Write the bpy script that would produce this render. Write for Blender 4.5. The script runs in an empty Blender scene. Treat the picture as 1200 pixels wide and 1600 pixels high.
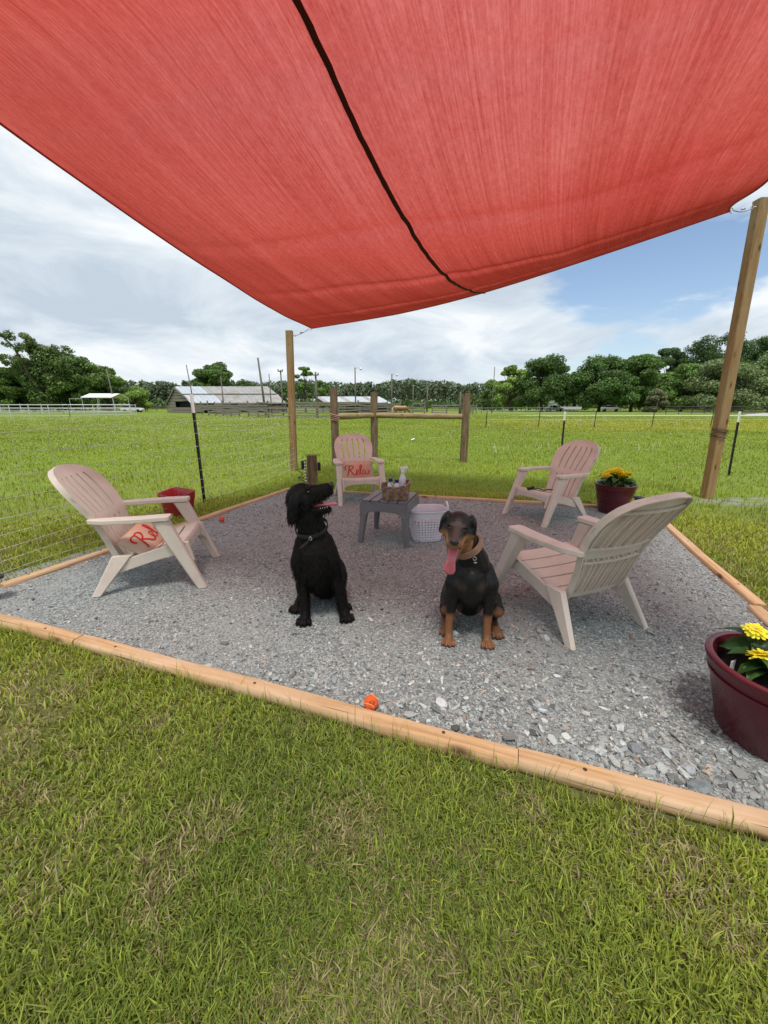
import bpy, bmesh, math, random
import numpy as np
from mathutils import Vector, Matrix, Euler, noise as mnoise

R = math.radians
PI = math.pi
scene = bpy.context.scene
COL = scene.collection
random.seed(7)
rng = np.random.default_rng(11)

# ------------------------------------------------------------------ camera
CAM_H, FOC, HORIZON = 1.40, 610.0, 634.0           # metres, focal length in pixels of the 1200 x 1600 photograph, horizon row
PITCH = math.atan((800 - HORIZON) / FOC)
SP, CP = math.sin(PITCH), math.cos(PITCH)
cam_d = bpy.data.cameras.new('camera')
cam = bpy.data.objects.new('camera', cam_d)
COL.objects.link(cam)
cam.location = (0, 0, CAM_H)
cam.rotation_euler = (PI / 2 - PITCH, 0, 0)
cam_d.sensor_fit = 'VERTICAL'
cam_d.sensor_height = 32.0
cam_d.lens = 32.0 * FOC / 1600.0
cam_d.clip_start = 0.05
cam_d.clip_end = 5000
scene.camera = cam


def ray(u, v):
    x = (u - 600) / FOC
    y = (800 - v) / FOC
    return x, CP + y * SP, -SP + y * CP


def at(u, v, z=0.0):
    """point of the photograph on the level z"""
    d = ray(u, v)
    t = (z - CAM_H) / d[2]
    return Vector((d[0] * t, d[1] * t, z))


def aty(u, v, Y):
    """point of the photograph at the distance Y"""
    d = ray(u, v)
    t = Y / d[1]
    return Vector((d[0] * t, Y, CAM_H + d[2] * t))


# ------------------------------------------------------------------ light
SUN_EL, SUN_AZ = R(70), R(180)                        # azimuth clockwise from +Y
sun_dir = Vector((math.sin(SUN_AZ) * math.cos(SUN_EL), math.cos(SUN_AZ) * math.cos(SUN_EL), math.sin(SUN_EL)))
sun_d = bpy.data.lights.new('sun', 'SUN')
sun_d.energy = 1.5
sun_d.angle = R(14)
sun_d.color = (1.0, 0.95, 0.88)
sun = bpy.data.objects.new('sun', sun_d)
COL.objects.link(sun)
sun.rotation_euler = (-sun_dir).to_track_quat('-Z', 'Y').to_euler()

world = bpy.data.worlds.new('World')
scene.world = world
world.use_nodes = True
nt = world.node_tree
nt.nodes.clear()


def N(t, kind, **kw):
    n = t.nodes.new(kind)
    for k, v in kw.items():
        if k.startswith('i_'):
            n.inputs[k[2:].replace('_', ' ')].default_value = v
        else:
            setattr(n, k, v)
    return n


def ramp(t, fac, stops, interp='LINEAR'):
    n = t.nodes.new('ShaderNodeValToRGB')
    n.color_ramp.interpolation = interp
    e = n.color_ramp.elements
    while len(e) < len(stops):
        e.new(0.5)
    for el, (p, c) in zip(e, stops):
        el.position = p
        el.color = c if len(c) == 4 else (*c, 1)
    t.links.new(fac, n.inputs[0])
    return n.outputs[0]


def math_n(t, op, a, b=None, clamp=False):
    n = t.nodes.new('ShaderNodeMath')
    n.operation = op
    n.use_clamp = clamp
    for i, s in enumerate((a, b)):
        if s is None:
            continue
        if isinstance(s, (int, float)):
            n.inputs[i].default_value = s
        else:
            t.links.new(s, n.inputs[i])
    return n.outputs[0]


def mixc(t, fac, a, b, mode='MIX'):
    n = t.nodes.new('ShaderNodeMix')
    n.data_type = 'RGBA'
    n.blend_type = mode
    for idx, s in ((0, fac), (6, a), (7, b)):
        if isinstance(s, (int, float)):
            n.inputs[idx].default_value = s
        elif isinstance(s, tuple):
            n.inputs[idx].default_value = s if len(s) == 4 else (*s, 1)
        else:
            t.links.new(s, n.inputs[idx])
    return n.outputs[2]


def build_world():
    L = nt.links.new
    out = N(nt, 'ShaderNodeOutputWorld')
    sky = N(nt, 'ShaderNodeTexSky', sky_type='NISHITA', sun_disc=False, sun_elevation=SUN_EL, sun_rotation=SUN_AZ)
    bg1 = N(nt, 'ShaderNodeBackground')
    bg1.inputs['Strength'].default_value = 0.075
    L(sky.outputs[0], bg1.inputs['Color'])
    tc = N(nt, 'ShaderNodeTexCoord')
    sep = N(nt, 'ShaderNodeSeparateXYZ')
    L(tc.outputs['Generated'], sep.inputs[0])
    # the cloud deck flattens towards the horizon, but its heaps still stand up
    zz = math_n(nt, 'ADD', math_n(nt, 'MAXIMUM', sep.outputs[2], 0.0), 0.45)
    cmb = N(nt, 'ShaderNodeCombineXYZ')
    L(math_n(nt, 'DIVIDE', sep.outputs[0], zz), cmb.inputs[0])
    L(math_n(nt, 'DIVIDE', sep.outputs[1], zz), cmb.inputs[1])
    L(math_n(nt, 'MULTIPLY', sep.outputs[2], 3.2), cmb.inputs[2])
    mp = N(nt, 'ShaderNodeMapping')
    mp.inputs['Location'].default_value = (3.7, 1.3, 0.0)
    L(cmb.outputs[0], mp.inputs[0])
    n1 = N(nt, 'ShaderNodeTexNoise', i_Scale=1.7, i_Detail=9.0, i_Roughness=0.58, i_Distortion=0.15)
    n2 = N(nt, 'ShaderNodeTexNoise', i_Scale=2.1, i_Detail=9.0, i_Roughness=0.60, i_Distortion=0.4)
    L(mp.outputs[0], n1.inputs['Vector'])
    L(mp.outputs[0], n2.inputs['Vector'])
    # one gap of blue in the cloud deck, low in the right
    dn = Vector(ray(1035, 400)).normalized()
    dot = N(nt, 'ShaderNodeVectorMath', operation='DOT_PRODUCT')
    dot.inputs[1].default_value = dn
    L(tc.outputs['Generated'], dot.inputs[0])
    gap = ramp(nt, dot.outputs['Value'], [(0.955, (0, 0, 0)), (0.999, (1, 1, 1))])
    dens = math_n(nt, 'SUBTRACT', n1.outputs[0], math_n(nt, 'MULTIPLY', gap, 0.27))
    mask = ramp(nt, dens, [(0.27, (0, 0, 0)), (0.40, (1, 1, 1))], 'EASE')
    ccol = ramp(nt, n2.outputs[0], [(0.36, (0.53, 0.615, 0.71)), (0.5, (0.70, 0.775, 0.84)), (0.62, (0.88, 0.92, 0.95))])
    bg2 = N(nt, 'ShaderNodeBackground')
    bg2.inputs['Strength'].default_value = 0.50
    L(ccol, bg2.inputs['Color'])
    mx = N(nt, 'ShaderNodeMixShader')
    L(mask, mx.inputs[0])
    L(bg1.outputs[0], mx.inputs[1])
    L(bg2.outputs[0], mx.inputs[2])
    L(mx.outputs[0], out.inputs[0])


build_world()
scene.view_settings.view_transform = 'Standard'
scene.view_settings.look = 'None'
scene.view_settings.gamma = 1.0
scene.view_settings.use_curve_mapping = False
scene.view_settings.exposure = 1.10
try:
    scene.cycles.max_bounces = 8
    scene.cycles.transparent_max_bounces = 12
    scene.cycles.caustics_reflective = False
    scene.cycles.caustics_refractive = False
except Exception:
    pass


# ------------------------------------------------------------------ object helpers
class MB:
    """collects shapes and links them as ONE mesh object"""

    def __init__(s):
        s.v, s.f = [], []

    def add(s, vs, fs):
        b = len(s.v)
        s.v += [tuple(p) for p in vs]
        s.f += [tuple(b + i for i in q) for q in fs]
        return s

    def box(s, c, size, M=None):
        x, y, z = (q / 2 for q in size)
        pts = [Vector((sx * x, sy * y, sz * z)) for sz in (-1, 1) for sy in (-1, 1) for sx in (-1, 1)]
        if M is not None:
            pts = [M @ p for p in pts]
        c = Vector(c)
        return s.add([p + c for p in pts], [(0, 2, 3, 1), (4, 5, 7, 6), (0, 1, 5, 4), (2, 6, 7, 3), (0, 4, 6, 2), (1, 3, 7, 5)])

    def loft(s, rings, cap=True, closed=True):
        n = len(rings[0])
        vs = [p for r in rings for p in r]
        fs = []
        m = n if closed else n - 1
        for i in range(len(rings) - 1):
            for j in range(m):
                k = (j + 1) % n
                fs.append((i * n + j, i * n + k, (i + 1) * n + k, (i + 1) * n + j))
        if cap and closed:
            fs.append(tuple(reversed(range(n))))
            fs.append(tuple((len(rings) - 1) * n + j for j in range(n)))
        return s.add(vs, fs)

    def tube(s, pts, rad, seg=8, cap=True):
        pts = [Vector(p) for p in pts]
        if not hasattr(rad, '__len__'):
            rad = [rad] * len(pts)
        rings = []
        up = Vector((0, 0, 1))
        prev = None
        for i, p in enumerate(pts):
            d = (pts[min(i + 1, len(pts) - 1)] - pts[max(i - 1, 0)]).normalized()
            if prev is None:
                a = d.cross(up)
                if a.length < 1e-3:
                    a = d.cross(Vector((1, 0, 0)))
            else:
                a = prev - d * prev.dot(d)
            a.normalize()
            prev = a
            b = d.cross(a)
            rings.append([p + (a * math.cos(t) + b * math.sin(t)) * rad[i] for t in (2 * PI * k / seg for k in range(seg))])
        return s.loft(rings, cap)

    def tbar(s, p, q, s0, s1, b=0.2):
        """tapered bar of rounded section from p to q, sections (x size, y size) lying level"""
        rings = []
        for c, (wx, wy) in ((p, s0), (q, s1)):
            e = min(wx, wy) * b
            x, y = wx / 2, wy / 2
            o = [(-x + e, -y), (x - e, -y), (x, -y + e), (x, y - e), (x - e, y), (-x + e, y), (-x, y - e), (-x, -y + e)]
            rings.append([Vector((c[0] + a, c[1] + d, c[2])) for a, d in o])
        return s.loft(rings)

    def lathe(s, prof, seg=24, c=(0, 0, 0), cap=True):
        rings = [[Vector((c[0] + r * math.cos(2 * PI * k / seg), c[1] + r * math.sin(2 * PI * k / seg), c[2] + z)) for k in range(seg)] for r, z in prof]
        return s.loft(rings, cap)

    def prism(s, poly, n, off):
        """polygon of 3D points pushed along n by off"""
        n = Vector(n) * off
        a = [Vector(p) for p in poly]
        m = len(a)
        return s.add(a + [p + n for p in a], [tuple(reversed(range(m))), tuple(range(m, 2 * m))] + [(i, (i + 1) % m, m + (i + 1) % m, m + i) for i in range(m)])

    def ell(s, c, r, M=None, seg=14, rings=9):
        c = Vector(c)
        if not hasattr(r, '__len__'):
            r = (r, r, r)
        vs, fs = [], []
        for i in range(rings + 1):
            th = PI * i / rings
            for j in range(seg):
                ph = 2 * PI * j / seg
                p = Vector((r[0] * math.sin(th) * math.cos(ph), r[1] * math.sin(th) * math.sin(ph), r[2] * math.cos(th)))
                vs.append((M @ p if M is not None else p) + c)
        for i in range(rings):
            for j in range(seg):
                k = (j + 1) % seg
                fs.append((i * seg + j, (i + 1) * seg + j, (i + 1) * seg + k, i * seg + k))
        return s.add(vs, fs)

    def mesh(s, name, mat, smooth=None):
        me = bpy.data.meshes.new(name)
        me.from_pydata(s.v, [], s.f)
        bm = bmesh.new()
        bm.from_mesh(me)
        bmesh.ops.recalc_face_normals(bm, faces=bm.faces)
        bm.to_mesh(me)
        bm.free()
        me.materials.append(mat)
        if smooth:
            me.shade_smooth()
            if smooth is not True:
                me.set_sharp_from_angle(angle=R(smooth))
        return me

    def build(s, name, mat, parent=None, smooth=None, bevel=0):
        o = bpy.data.objects.new(name, s.mesh(name, mat, smooth))
        COL.objects.link(o)
        if parent:
            o.parent = parent
        if bevel:
            m = o.modifiers.new('bevel', 'BEVEL')
            m.width = bevel
            m.segments = 2
            m.limit_method = 'ANGLE'
            m.angle_limit = R(35)
        return o


def thing(name, label, cat, loc=(0, 0, 0), rz=0, group=None):
    o = bpy.data.objects.new(name, None)
    COL.objects.link(o)
    o.empty_display_size = 0.1
    o.location = loc
    o.rotation_euler = (0, 0, rz)
    return tag(o, label, cat, group)


def tag(o, label=None, cat=None, group=None, kind=None):
    for k, v in (('label', label), ('category', cat), ('group', group), ('kind', kind)):
        if v:
            o[k] = v
    return o


def dup(root, loc, rz, label, group=None, scale=None):
    r = root.copy()
    COL.objects.link(r)
    r.location = loc
    r.rotation_euler = (0, 0, rz)
    r['label'] = label
    if group:
        r['group'] = group
    if scale:
        r.scale = scale
    for ch in root.children:
        c = ch.copy()
        COL.objects.link(c)
        c.parent = r
        for g in ch.children:
            d = g.copy()
            COL.objects.link(d)
            d.parent = c
    return r


def np_mesh(name, verts, faces, mat, col=None, smooth=False, flat=False):
    """big mesh from arrays: verts (V,3), faces (F,k), col (V,3)"""
    me = bpy.data.meshes.new(name)
    verts = np.asarray(verts, dtype=np.float32)
    faces = np.asarray(faces, dtype=np.int32)
    k = faces.shape[1]
    me.vertices.add(len(verts))
    me.vertices.foreach_set('co', verts.ravel())
    me.loops.add(faces.size)
    me.loops.foreach_set('vertex_index', faces.ravel())
    me.polygons.add(len(faces))
    me.polygons.foreach_set('loop_start', np.arange(0, faces.size, k, dtype=np.int32))
    if col is not None:
        a = me.attributes.new('tint', 'FLOAT_COLOR', 'POINT')
        c4 = np.ones((len(verts), 4), dtype=np.float32)
        c4[:, :3] = col
        a.data.foreach_set('color', c4.ravel())
    me.update(calc_edges=True)
    me.validate()
    me.materials.append(mat)
    if smooth:
        me.shade_smooth()
    if flat:
        me.shade_flat()
    return me


def np_obj(name, verts, faces, mat, col=None, parent=None, smooth=False, flat=False):
    o = bpy.data.objects.new(name, np_mesh(name, verts, faces, mat, col, smooth, flat))
    COL.objects.link(o)
    if parent:
        o.parent = parent
    return o


# ------------------------------------------------------------------ materials
def material(name):
    m = bpy.data.materials.new(name)
    m.use_nodes = True
    t = m.node_tree
    b = t.nodes['Principled BSDF']
    return m, t, b


def coords(t, scale=(1, 1, 1), which='Object', rot=(0, 0, 0)):
    tc = t.nodes.new('ShaderNodeTexCoord')
    mp = t.nodes.new('ShaderNodeMapping')
    mp.inputs['Scale'].default_value = scale
    mp.inputs['Rotation'].default_value = rot
    t.links.new(tc.outputs[which], mp.inputs[0])
    return mp.outputs[0]


def noise(t, vec, scale, detail=4, rough=0.55, dist=0.0):
    n = N(t, 'ShaderNodeTexNoise', i_Scale=scale, i_Detail=detail, i_Roughness=rough, i_Distortion=dist)
    t.links.new(vec, n.inputs['Vector'])
    return n.outputs[0]


def bump(t, b, h, strength=0.3, dist=0.01):
    n = t.nodes.new('ShaderNodeBump')
    n.inputs['Strength'].default_value = strength
    n.inputs['Distance'].default_value = dist
    t.links.new(h, n.inputs['Height'])
    t.links.new(n.outputs[0], b.inputs['Normal'])


def plain(name, c, rough=0.6, var=0.25, scale=8, bmp=0.15, bd=0.003, metal=0.0, spec=0.4, dirt=None, stretch=(1, 1, 1)):
    """base colour with uneven wear, fine relief and uneven gloss"""
    m, t, b = material(name)
    v = coords(t, stretch)
    n1 = noise(t, v, scale, 6, 0.62)
    lo = tuple(x * (1 - var) for x in c)
    hi = tuple(min(1, x * (1 + var)) for x in c)
    col = ramp(t, n1, [(0.3, lo), (0.7, hi)])
    if dirt:
        n3 = noise(t, v, scale * 0.45, 8, 0.7)
        col = mixc(t, ramp(t, n3, [(0.5, (0, 0, 0)), (0.72, (0.75, 0.75, 0.75))]), col, dirt)
    t.links.new(col, b.inputs['Base Color'])
    n2 = noise(t, v, scale * 9, 3, 0.6)
    t.links.new(ramp(t, n1, [(0.2, (rough - 0.1,) * 3), (0.8, (min(1, rough + 0.12),) * 3)]), b.inputs['Roughness'])
    b.inputs['Metallic'].default_value = metal
    b.inputs['Specular IOR Level'].default_value = spec
    bump(t, b, n2, bmp, bd)
    return m


def wood(name, light, dark, grain=(1.2, 26, 26), knots=True, rough=0.75, grey=None, bmp=0.35, axis='X'):
    """grain runs along the local axis"""
    m, t, b = material(name)

    def ax(s):
        return s if axis == 'X' else (s[1], s[2], s[0])
    v = coords(t, ax(grain))
    g1 = noise(t, v, 1.6, 7, 0.62, 0.5)
    g2 = noise(t, coords(t, ax((0.6, 3, 3))), 1.7, 4, 0.5)
    col = ramp(t, g1, [(0.28, dark), (0.5, tuple((a + c) / 2 for a, c in zip(light, dark))), (0.68, light)])
    col = mixc(t, ramp(t, g2, [(0.4, (0, 0, 0)), (0.75, (0.6, 0.6, 0.6))]), col, tuple(x * 0.75 for x in light))
    if grey:
        col = mixc(t, ramp(t, noise(t, coords(t, ax((1, 5, 5))), 2.3, 6, 0.65), [(0.42, (0, 0, 0)), (0.68, (0.9, 0.9, 0.9))]), col, grey)
    if knots:
        vo = N(t, 'ShaderNodeTexVoronoi', feature='F1')
        vo.inputs['Scale'].default_value = 1.0
        t.links.new(coords(t, ax((3.1, 9, 9))), vo.inputs['Vector'])
        col = mixc(t, ramp(t, vo.outputs['Distance'], [(0.07, (0.9,) * 3), (0.21, (0, 0, 0))]), col, tuple(x * 0.25 for x in dark))
    ck = noise(t, coords(t, ax((0.45, 34, 34))), 2.1, 3, 0.5, 0.3)                # drying checks along the grain
    chk = ramp(t, ck, [(0.655, (0, 0, 0)), (0.70, (0.85,) * 3)])
    col = mixc(t, chk, col, tuple(x * 0.30 for x in dark))
    t.links.new(col, b.inputs['Base Color'])
    b.inputs['Roughness'].default_value = rough
    b.inputs['Specular IOR Level'].default_value = 0.25
    bump(t, b, math_n(t, 'SUBTRACT', g1, chk), bmp, 0.005)
    return m


def leafy(name, trans=0.35, rough=0.55, gain=(1, 1, 1), tr_tint=(1.25, 1.2, 0.5), spec=0.25):
    """thin leaves: colour from the mesh's own per-leaf tint"""
    m, t, b = material(name)
    out = t.nodes['Material Output']
    at_ = N(t, 'ShaderNodeAttribute', attribute_name='tint')
    c = mixc(t, 1.0, at_.outputs['Color'], tuple(gain), 'MULTIPLY')
    t.links.new(c, b.inputs['Base Color'])
    b.inputs['Roughness'].default_value = rough
    b.inputs['Specular IOR Level'].default_value = spec
    tr = t.nodes.new('ShaderNodeBsdfTranslucent')
    t.links.new(mixc(t, 1.0, c, tr_tint, 'MULTIPLY'), tr.inputs['Color'])
    mx = t.nodes.new('ShaderNodeMixShader')
    mx.inputs[0].default_value = trans
    t.links.new(b.outputs[0], mx.inputs[1])
    t.links.new(tr.outputs[0], mx.inputs[2])
    t.links.new(mx.outputs[0], out.inputs[0])
    return m
# ------------------------------------------------------------------ the plot: gravel bed framed by timbers
NL, BL, BR, NR = (Vector(p) for p in ((-3.03, 2.53), (-1.57, 6.47), (3.60, 5.14), (2.03, 0.72)))
PAD = [NL, BL, BR, NR]


def inside_pad(x, y, grow=0.0):
    """signed test against the gravel bed, works on arrays"""
    ok = np.ones_like(x, dtype=bool)
    for i in range(4):
        a, b = PAD[i], PAD[(i + 1) % 4]
        e = (b - a).normalized()
        ok &= ((x - a.x) * e.y - (y - a.y) * e.x) > -grow       # clockwise loop: inside lies to the right
    return ok


def fbm(x, y, s, seed=0, octv=4):
    """cheap value noise on arrays, 0..1"""
    tot = np.zeros_like(x)
    amp, norm = 1.0, 0.0
    for o in range(octv):
        xs, ys = x * s + 37.1 * seed + 11.7 * o, y * s + 17.3 * seed + 5.1 * o
        xi, yi = np.floor(xs).astype(np.int64), np.floor(ys).astype(np.int64)
        fx, fy = xs - xi, ys - yi
        fx, fy = fx * fx * (3 - 2 * fx), fy * fy * (3 - 2 * fy)

        def h(a, b):
            q = (a * 374761393 + b * 668265263 + seed * 974711) & 0x7fffffff
            q = ((q ^ (q >> 13)) * 1274126177) & 0x7fffffff
            return ((q ^ (q >> 16)) & 0xffff) / 65535.0
        v = (h(xi, yi) * (1 - fx) + h(xi + 1, yi) * fx) * (1 - fy) + (h(xi, yi + 1) * (1 - fx) + h(xi + 1, yi + 1) * fx) * fy
        tot += amp * v
        norm += amp
        amp *= 0.5
        s *= 2.1
    return tot / norm


def ground_material():
    m, t, b = material('pasture')
    v = coords(t)
    sep = N(t, 'ShaderNodeSeparateXYZ')
    t.links.new(v, sep.inputs[0])
    # lawn soil and thatch close by
    n_big = noise(t, v, 1.1, 6, 0.6)
    n_mid = noise(t, v, 7.0, 6, 0.65)
    n_fine = noise(t, v, 60.0, 4, 0.7)
    soil = ramp(t, n_mid, [(0.3, (0.075, 0.095, 0.03)), (0.5, (0.12, 0.125, 0.045)), (0.68, (0.20, 0.165, 0.095))])
    # pasture further off: bright green with patches
    f1 = noise(t, coords(t, (0.35, 0.8, 1)), 0.55, 7, 0.62, 0.4)
    f2 = noise(t, coords(t, (1, 2.4, 1)), 1.7, 8, 0.7)
    f3 = noise(t, coords(t, (0.1, 0.22, 1)), 0.5, 5, 0.6)
    pas = ramp(t, f2, [(0.28, (0.095, 0.15, 0.018)), (0.48, (0.15, 0.215, 0.024)), (0.68, (0.20, 0.265, 0.042))])
    pas = mixc(t, ramp(t, f1, [(0.42, (0, 0, 0)), (0.7, (0.55,) * 3)]), pas, (0.20, 0.235, 0.06))
    pas = mixc(t, ramp(t, f3, [(0.45, (0, 0, 0)), (0.72, (0.6,) * 3)]), pas, (0.105, 0.17, 0.019))
    # ripe yellowing strip before the road on the right, pale seeding grass on the left
    def band(val, a, b_, soft):
        return math_n(t, 'MULTIPLY', smooth(val, a - soft, a + soft), math_n(t, 'SUBTRACT', 1.0, smooth(val, b_ - soft, b_ + soft)))

    def smooth(val, a, b_):
        n = N(t, 'ShaderNodeMapRange', interpolation_type='SMOOTHSTEP', clamp=True)
        t.links.new(val, n.inputs[0])
        n.inputs[1].default_value, n.inputs[2].default_value = a, b_
        return n.outputs[0]
    ylw = math_n(t, 'MULTIPLY', math_n(t, 'MULTIPLY', band(sep.outputs[1], 23, 43, 3), smooth(sep.outputs[0], 4, 14)), ramp(t, f2, [(0.35, (0.15,) * 3), (0.6, (0.95,) * 3)]))
    pas = mixc(t, ylw, pas, (0.30, 0.27, 0.035))
    pale = math_n(t, 'MULTIPLY', math_n(t, 'MULTIPLY', band(sep.outputs[1], 20, 62, 7), math_n(t, 'SUBTRACT', 1.0, smooth(sep.outputs[0], -9, -2))),
                  ramp(t, noise(t, coords(t, (0.25, 1.0, 1)), 0.8, 7, 0.65), [(0.44, (0,) * 3), (0.66, (0.6,) * 3)]))
    pas = mixc(t, pale, pas, (0.30, 0.33, 0.16))
    far = smooth(sep.outputs[1], 2.6, 6.5)
    col = mixc(t, far, soil, pas)
    # sandy bare earth round the tall post on the right
    px = math_n(t, 'ADD', sep.outputs[0], -6.0)
    py = math_n(t, 'ADD', sep.outputs[1], -5.72)
    d2 = math_n(t, 'ADD', math_n(t, 'MULTIPLY', math_n(t, 'MULTIPLY', px, px), 0.30), math_n(t, 'MULTIPLY', math_n(t, 'MULTIPLY', py, py), 5.5))
    sand = math_n(t, 'MULTIPLY', math_n(t, 'SUBTRACT', 1.0, smooth(d2, 0.25, 0.9)), ramp(t, noise(t, coords(t, (1, 2.2, 1)), 4.5, 6, 0.7), [(0.44, (0,) * 3), (0.56, (0.9,) * 3)]))
    col = mixc(t, sand, col, ramp(t, n_fine, [(0.3, (0.16, 0.155, 0.14)), (0.7, (0.34, 0.335, 0.32))]))
    t.links.new(col, b.inputs['Base Color'])
    b.inputs['Roughness'].default_value = 0.9
    b.inputs['Specular IOR Level'].default_value = 0.1
    bump(t, b, f2, 0.6, 0.05)
    return m


def build_ground():
    m = MB()
    xs = [-1500, -400, -120, -40, -12, -4, 0, 4, 12, 40, 120, 400, 1500]
    ys = [-300, -60, -12, -3, 0, 3, 6, 12, 25, 60, 150, 400, 1200, 2500]
    m.add([(x, y, 0) for y in ys for x in xs], [(j * len(xs) + i, j * len(xs) + i + 1, (j + 1) * len(xs) + i + 1, (j + 1) * len(xs) + i) for j in range(len(ys) - 1) for i in range(len(xs) - 1)])
    g = m.build('ground', ground_material())
    tag(g, 'green pasture and lawn running out to the far trees', kind='structure')


build_ground()


def gravel_material():
    m, t, b = material('crushed_gravel')
    v = coords(t)
    vo = N(t, 'ShaderNodeTexVoronoi', feature='F1', i_Scale=95.0)
    vo2 = N(t, 'ShaderNodeTexVoronoi', feature='F1', i_Scale=210.0)
    t.links.new(v, vo.inputs['Vector'])
    t.links.new(v, vo2.inputs['Vector'])
    hue = N(t, 'ShaderNodeSeparateColor')
    t.links.new(vo.outputs['Color'], hue.inputs[0])
    c = ramp(t, hue.outputs[0], [(0.0, (0.15, 0.163, 0.161)), (0.5, (0.29, 0.315, 0.308)), (0.8, (0.39, 0.42, 0.41)), (1.0, (0.52, 0.535, 0.52))])
    c = mixc(t, ramp(t, vo.outputs['Distance'], [(0.35, (0,) * 3), (0.8, (0.6,) * 3)]), c, (0.11, 0.12, 0.125))
    dust = ramp(t, noise(t, v, 1.6, 7, 0.65), [(0.45, (0,) * 3), (0.66, (0.65,) * 3)])
    c = mixc(t, dust, c, ramp(t, noise(t, v, 120, 3, 0.7), [(0.3, (0.245, 0.262, 0.255)), (0.7, (0.375, 0.398, 0.385))]))
    t.links.new(c, b.inputs['Base Color'])
    b.inputs['Roughness'].default_value = 0.85
    b.inputs['Specular IOR Level'].default_value = 0.25
    h = math_n(t, 'ADD', vo.outputs['Distance'], math_n(t, 'MULTIPLY', vo2.outputs['Distance'], 0.5))
    n = t.nodes.new('ShaderNodeBump')
    n.invert = True
    n.inputs['Strength'].default_value = 0.9
    n.inputs['Distance'].default_value = 0.008
    t.links.new(h, n.inputs['Height'])
    t.links.new(n.outputs[0], b.inputs['Normal'])
    return m


M_GRAVEL = gravel_material()
GZ = 0.030                                             # level of the gravel bed


def gz(x, y):
    """the bed's own gentle unevenness (arrays)"""
    return GZ + 0.016 * (fbm(x, y, 1.3, 3, 3) - 0.5)


def build_bed():
    n = 60
    s, u = np.meshgrid(np.linspace(0, 1, n), np.linspace(0, 1, n))
    ex = [Vector((NL.x - 0.35, NL.y + 0.12)), BL, BR, Vector((NR.x, NR.y))]
    P = [np.array(p) for p in ex]
    q = (P[0][None, None] * ((1 - s) * (1 - u))[..., None] + P[3][None, None] * (s * (1 - u))[..., None] + P[1][None, None] * ((1 - s) * u)[..., None] + P[2][None, None] * (s * u)[..., None]).reshape(-1, 2)
    z = gz(q[:, 0], q[:, 1])
    f = [(j * n + i, j * n + i + 1, (j + 1) * n + i + 1, (j + 1) * n + i) for j in range(n - 1) for i in range(n - 1)]
    o = np_obj('gravel_bed', np.column_stack([q, z]), f, M_GRAVEL, smooth=True)
    tag(o, 'grey crushed gravel bed inside the timber frame', kind='structure')


build_bed()


def stone_material():
    m, t, b = material('stone')
    a = N(t, 'ShaderNodeAttribute', attribute_name='tint')
    nz = noise(t, coords(t), 220, 4, 0.7)
    t.links.new(mixc(t, 1.0, a.outputs['Color'], ramp(t, nz, [(0.3, (0.72,) * 3), (0.7, (1.2,) * 3)]), 'MULTIPLY'), b.inputs['Base Color'])
    b.inputs['Roughness'].default_value = 0.8
    b.inputs['Specular IOR Level'].default_value = 0.3
    return m


M_STONE = stone_material()


def ico(sub):
    bm = bmesh.new()
    bmesh.ops.create_icosphere(bm, subdivisions=sub, radius=1)
    v = np.array([p.co[:] for p in bm.verts])
    bm.verts.ensure_lookup_table()
    f = np.array([[q.index for q in p.verts] for p in bm.faces])
    bm.free()
    return v, f


OCT_V = np.array([(1, 0, 0), (-1, 0, 0), (0, 1, 0), (0, -1, 0), (0, 0, 1), (0, 0, -1)], dtype=float)
OCT_F = np.array([(0, 2, 4), (2, 1, 4), (1, 3, 4), (3, 0, 4), (2, 0, 5), (1, 2, 5), (3, 1, 5), (0, 3, 5)])


def rot_rand(n):
    """n random rotation matrices"""
    q = rng.normal(size=(n, 4))
    q /= np.linalg.norm(q, axis=1)[:, None]
    w, x, y, z = q.T
    return np.stack([1 - 2 * (y * y + z * z), 2 * (x * y - z * w), 2 * (x * z + y * w), 2 * (x * y + z * w), 1 - 2 * (x * x + z * z), 2 * (y * z - x * w), 2 * (x * z - y * w), 2 * (y * z + x * w), 1 - 2 * (x * x + y * y)], -1).reshape(n, 3, 3)


def stone_tints(n):
    g = np.clip(rng.normal(0.300, 0.11, n), 0.08, 0.62)
    g = np.where(rng.random(n) < 0.03, rng.uniform(0.42, 0.56, n), g)
    blue = rng.normal(0.0, 0.028, n)
    c = np.stack([g * (0.97 - blue), g * 1.04, g * (1.0 + blue)], -1)
    warm = rng.random(n) < 0.05
    c[warm] *= np.array([1.25, 0.95, 0.8])
    return np.clip(c, 0.03, 0.78)


def scatter_stones(name, base_v, base_f, x, y, size, label, rag=0.28):
    n = len(x)
    sh = np.stack([rng.uniform(0.75, 1.5, n), rng.uniform(0.6, 1.1, n), rng.uniform(0.35, 0.8, n)], -1)
    jit = 1 + rng.uniform(-rag, rag, (n, len(base_v), 1))
    v = base_v[None] * jit * sh[:, None] * size[:, None, None]
    tilt = rot_rand(n) * 0.30 + np.eye(3)[None] * 0.70            # mostly lying flat
    a = rng.uniform(0, 2 * PI, n)
    rz = np.zeros((n, 3, 3))
    rz[:, 0, 0] = rz[:, 1, 1] = np.cos(a)
    rz[:, 0, 1] = -np.sin(a)
    rz[:, 1, 0] = np.sin(a)
    rz[:, 2, 2] = 1
    v = np.einsum('nij,njk,nlk->nli', rz, tilt, v)
    v += np.stack([x, y, gz(x, y) + size * 0.22], -1)[:, None]
    f = base_f[None] + (np.arange(n) * len(base_v))[:, None, None]
    c = np.repeat(stone_tints(n), len(base_v), 0)
    o = np_obj(name, v.reshape(-1, 3), f.reshape(-1, 3), M_STONE, c, flat=True)
    tag(o, label, kind='stuff')


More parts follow.
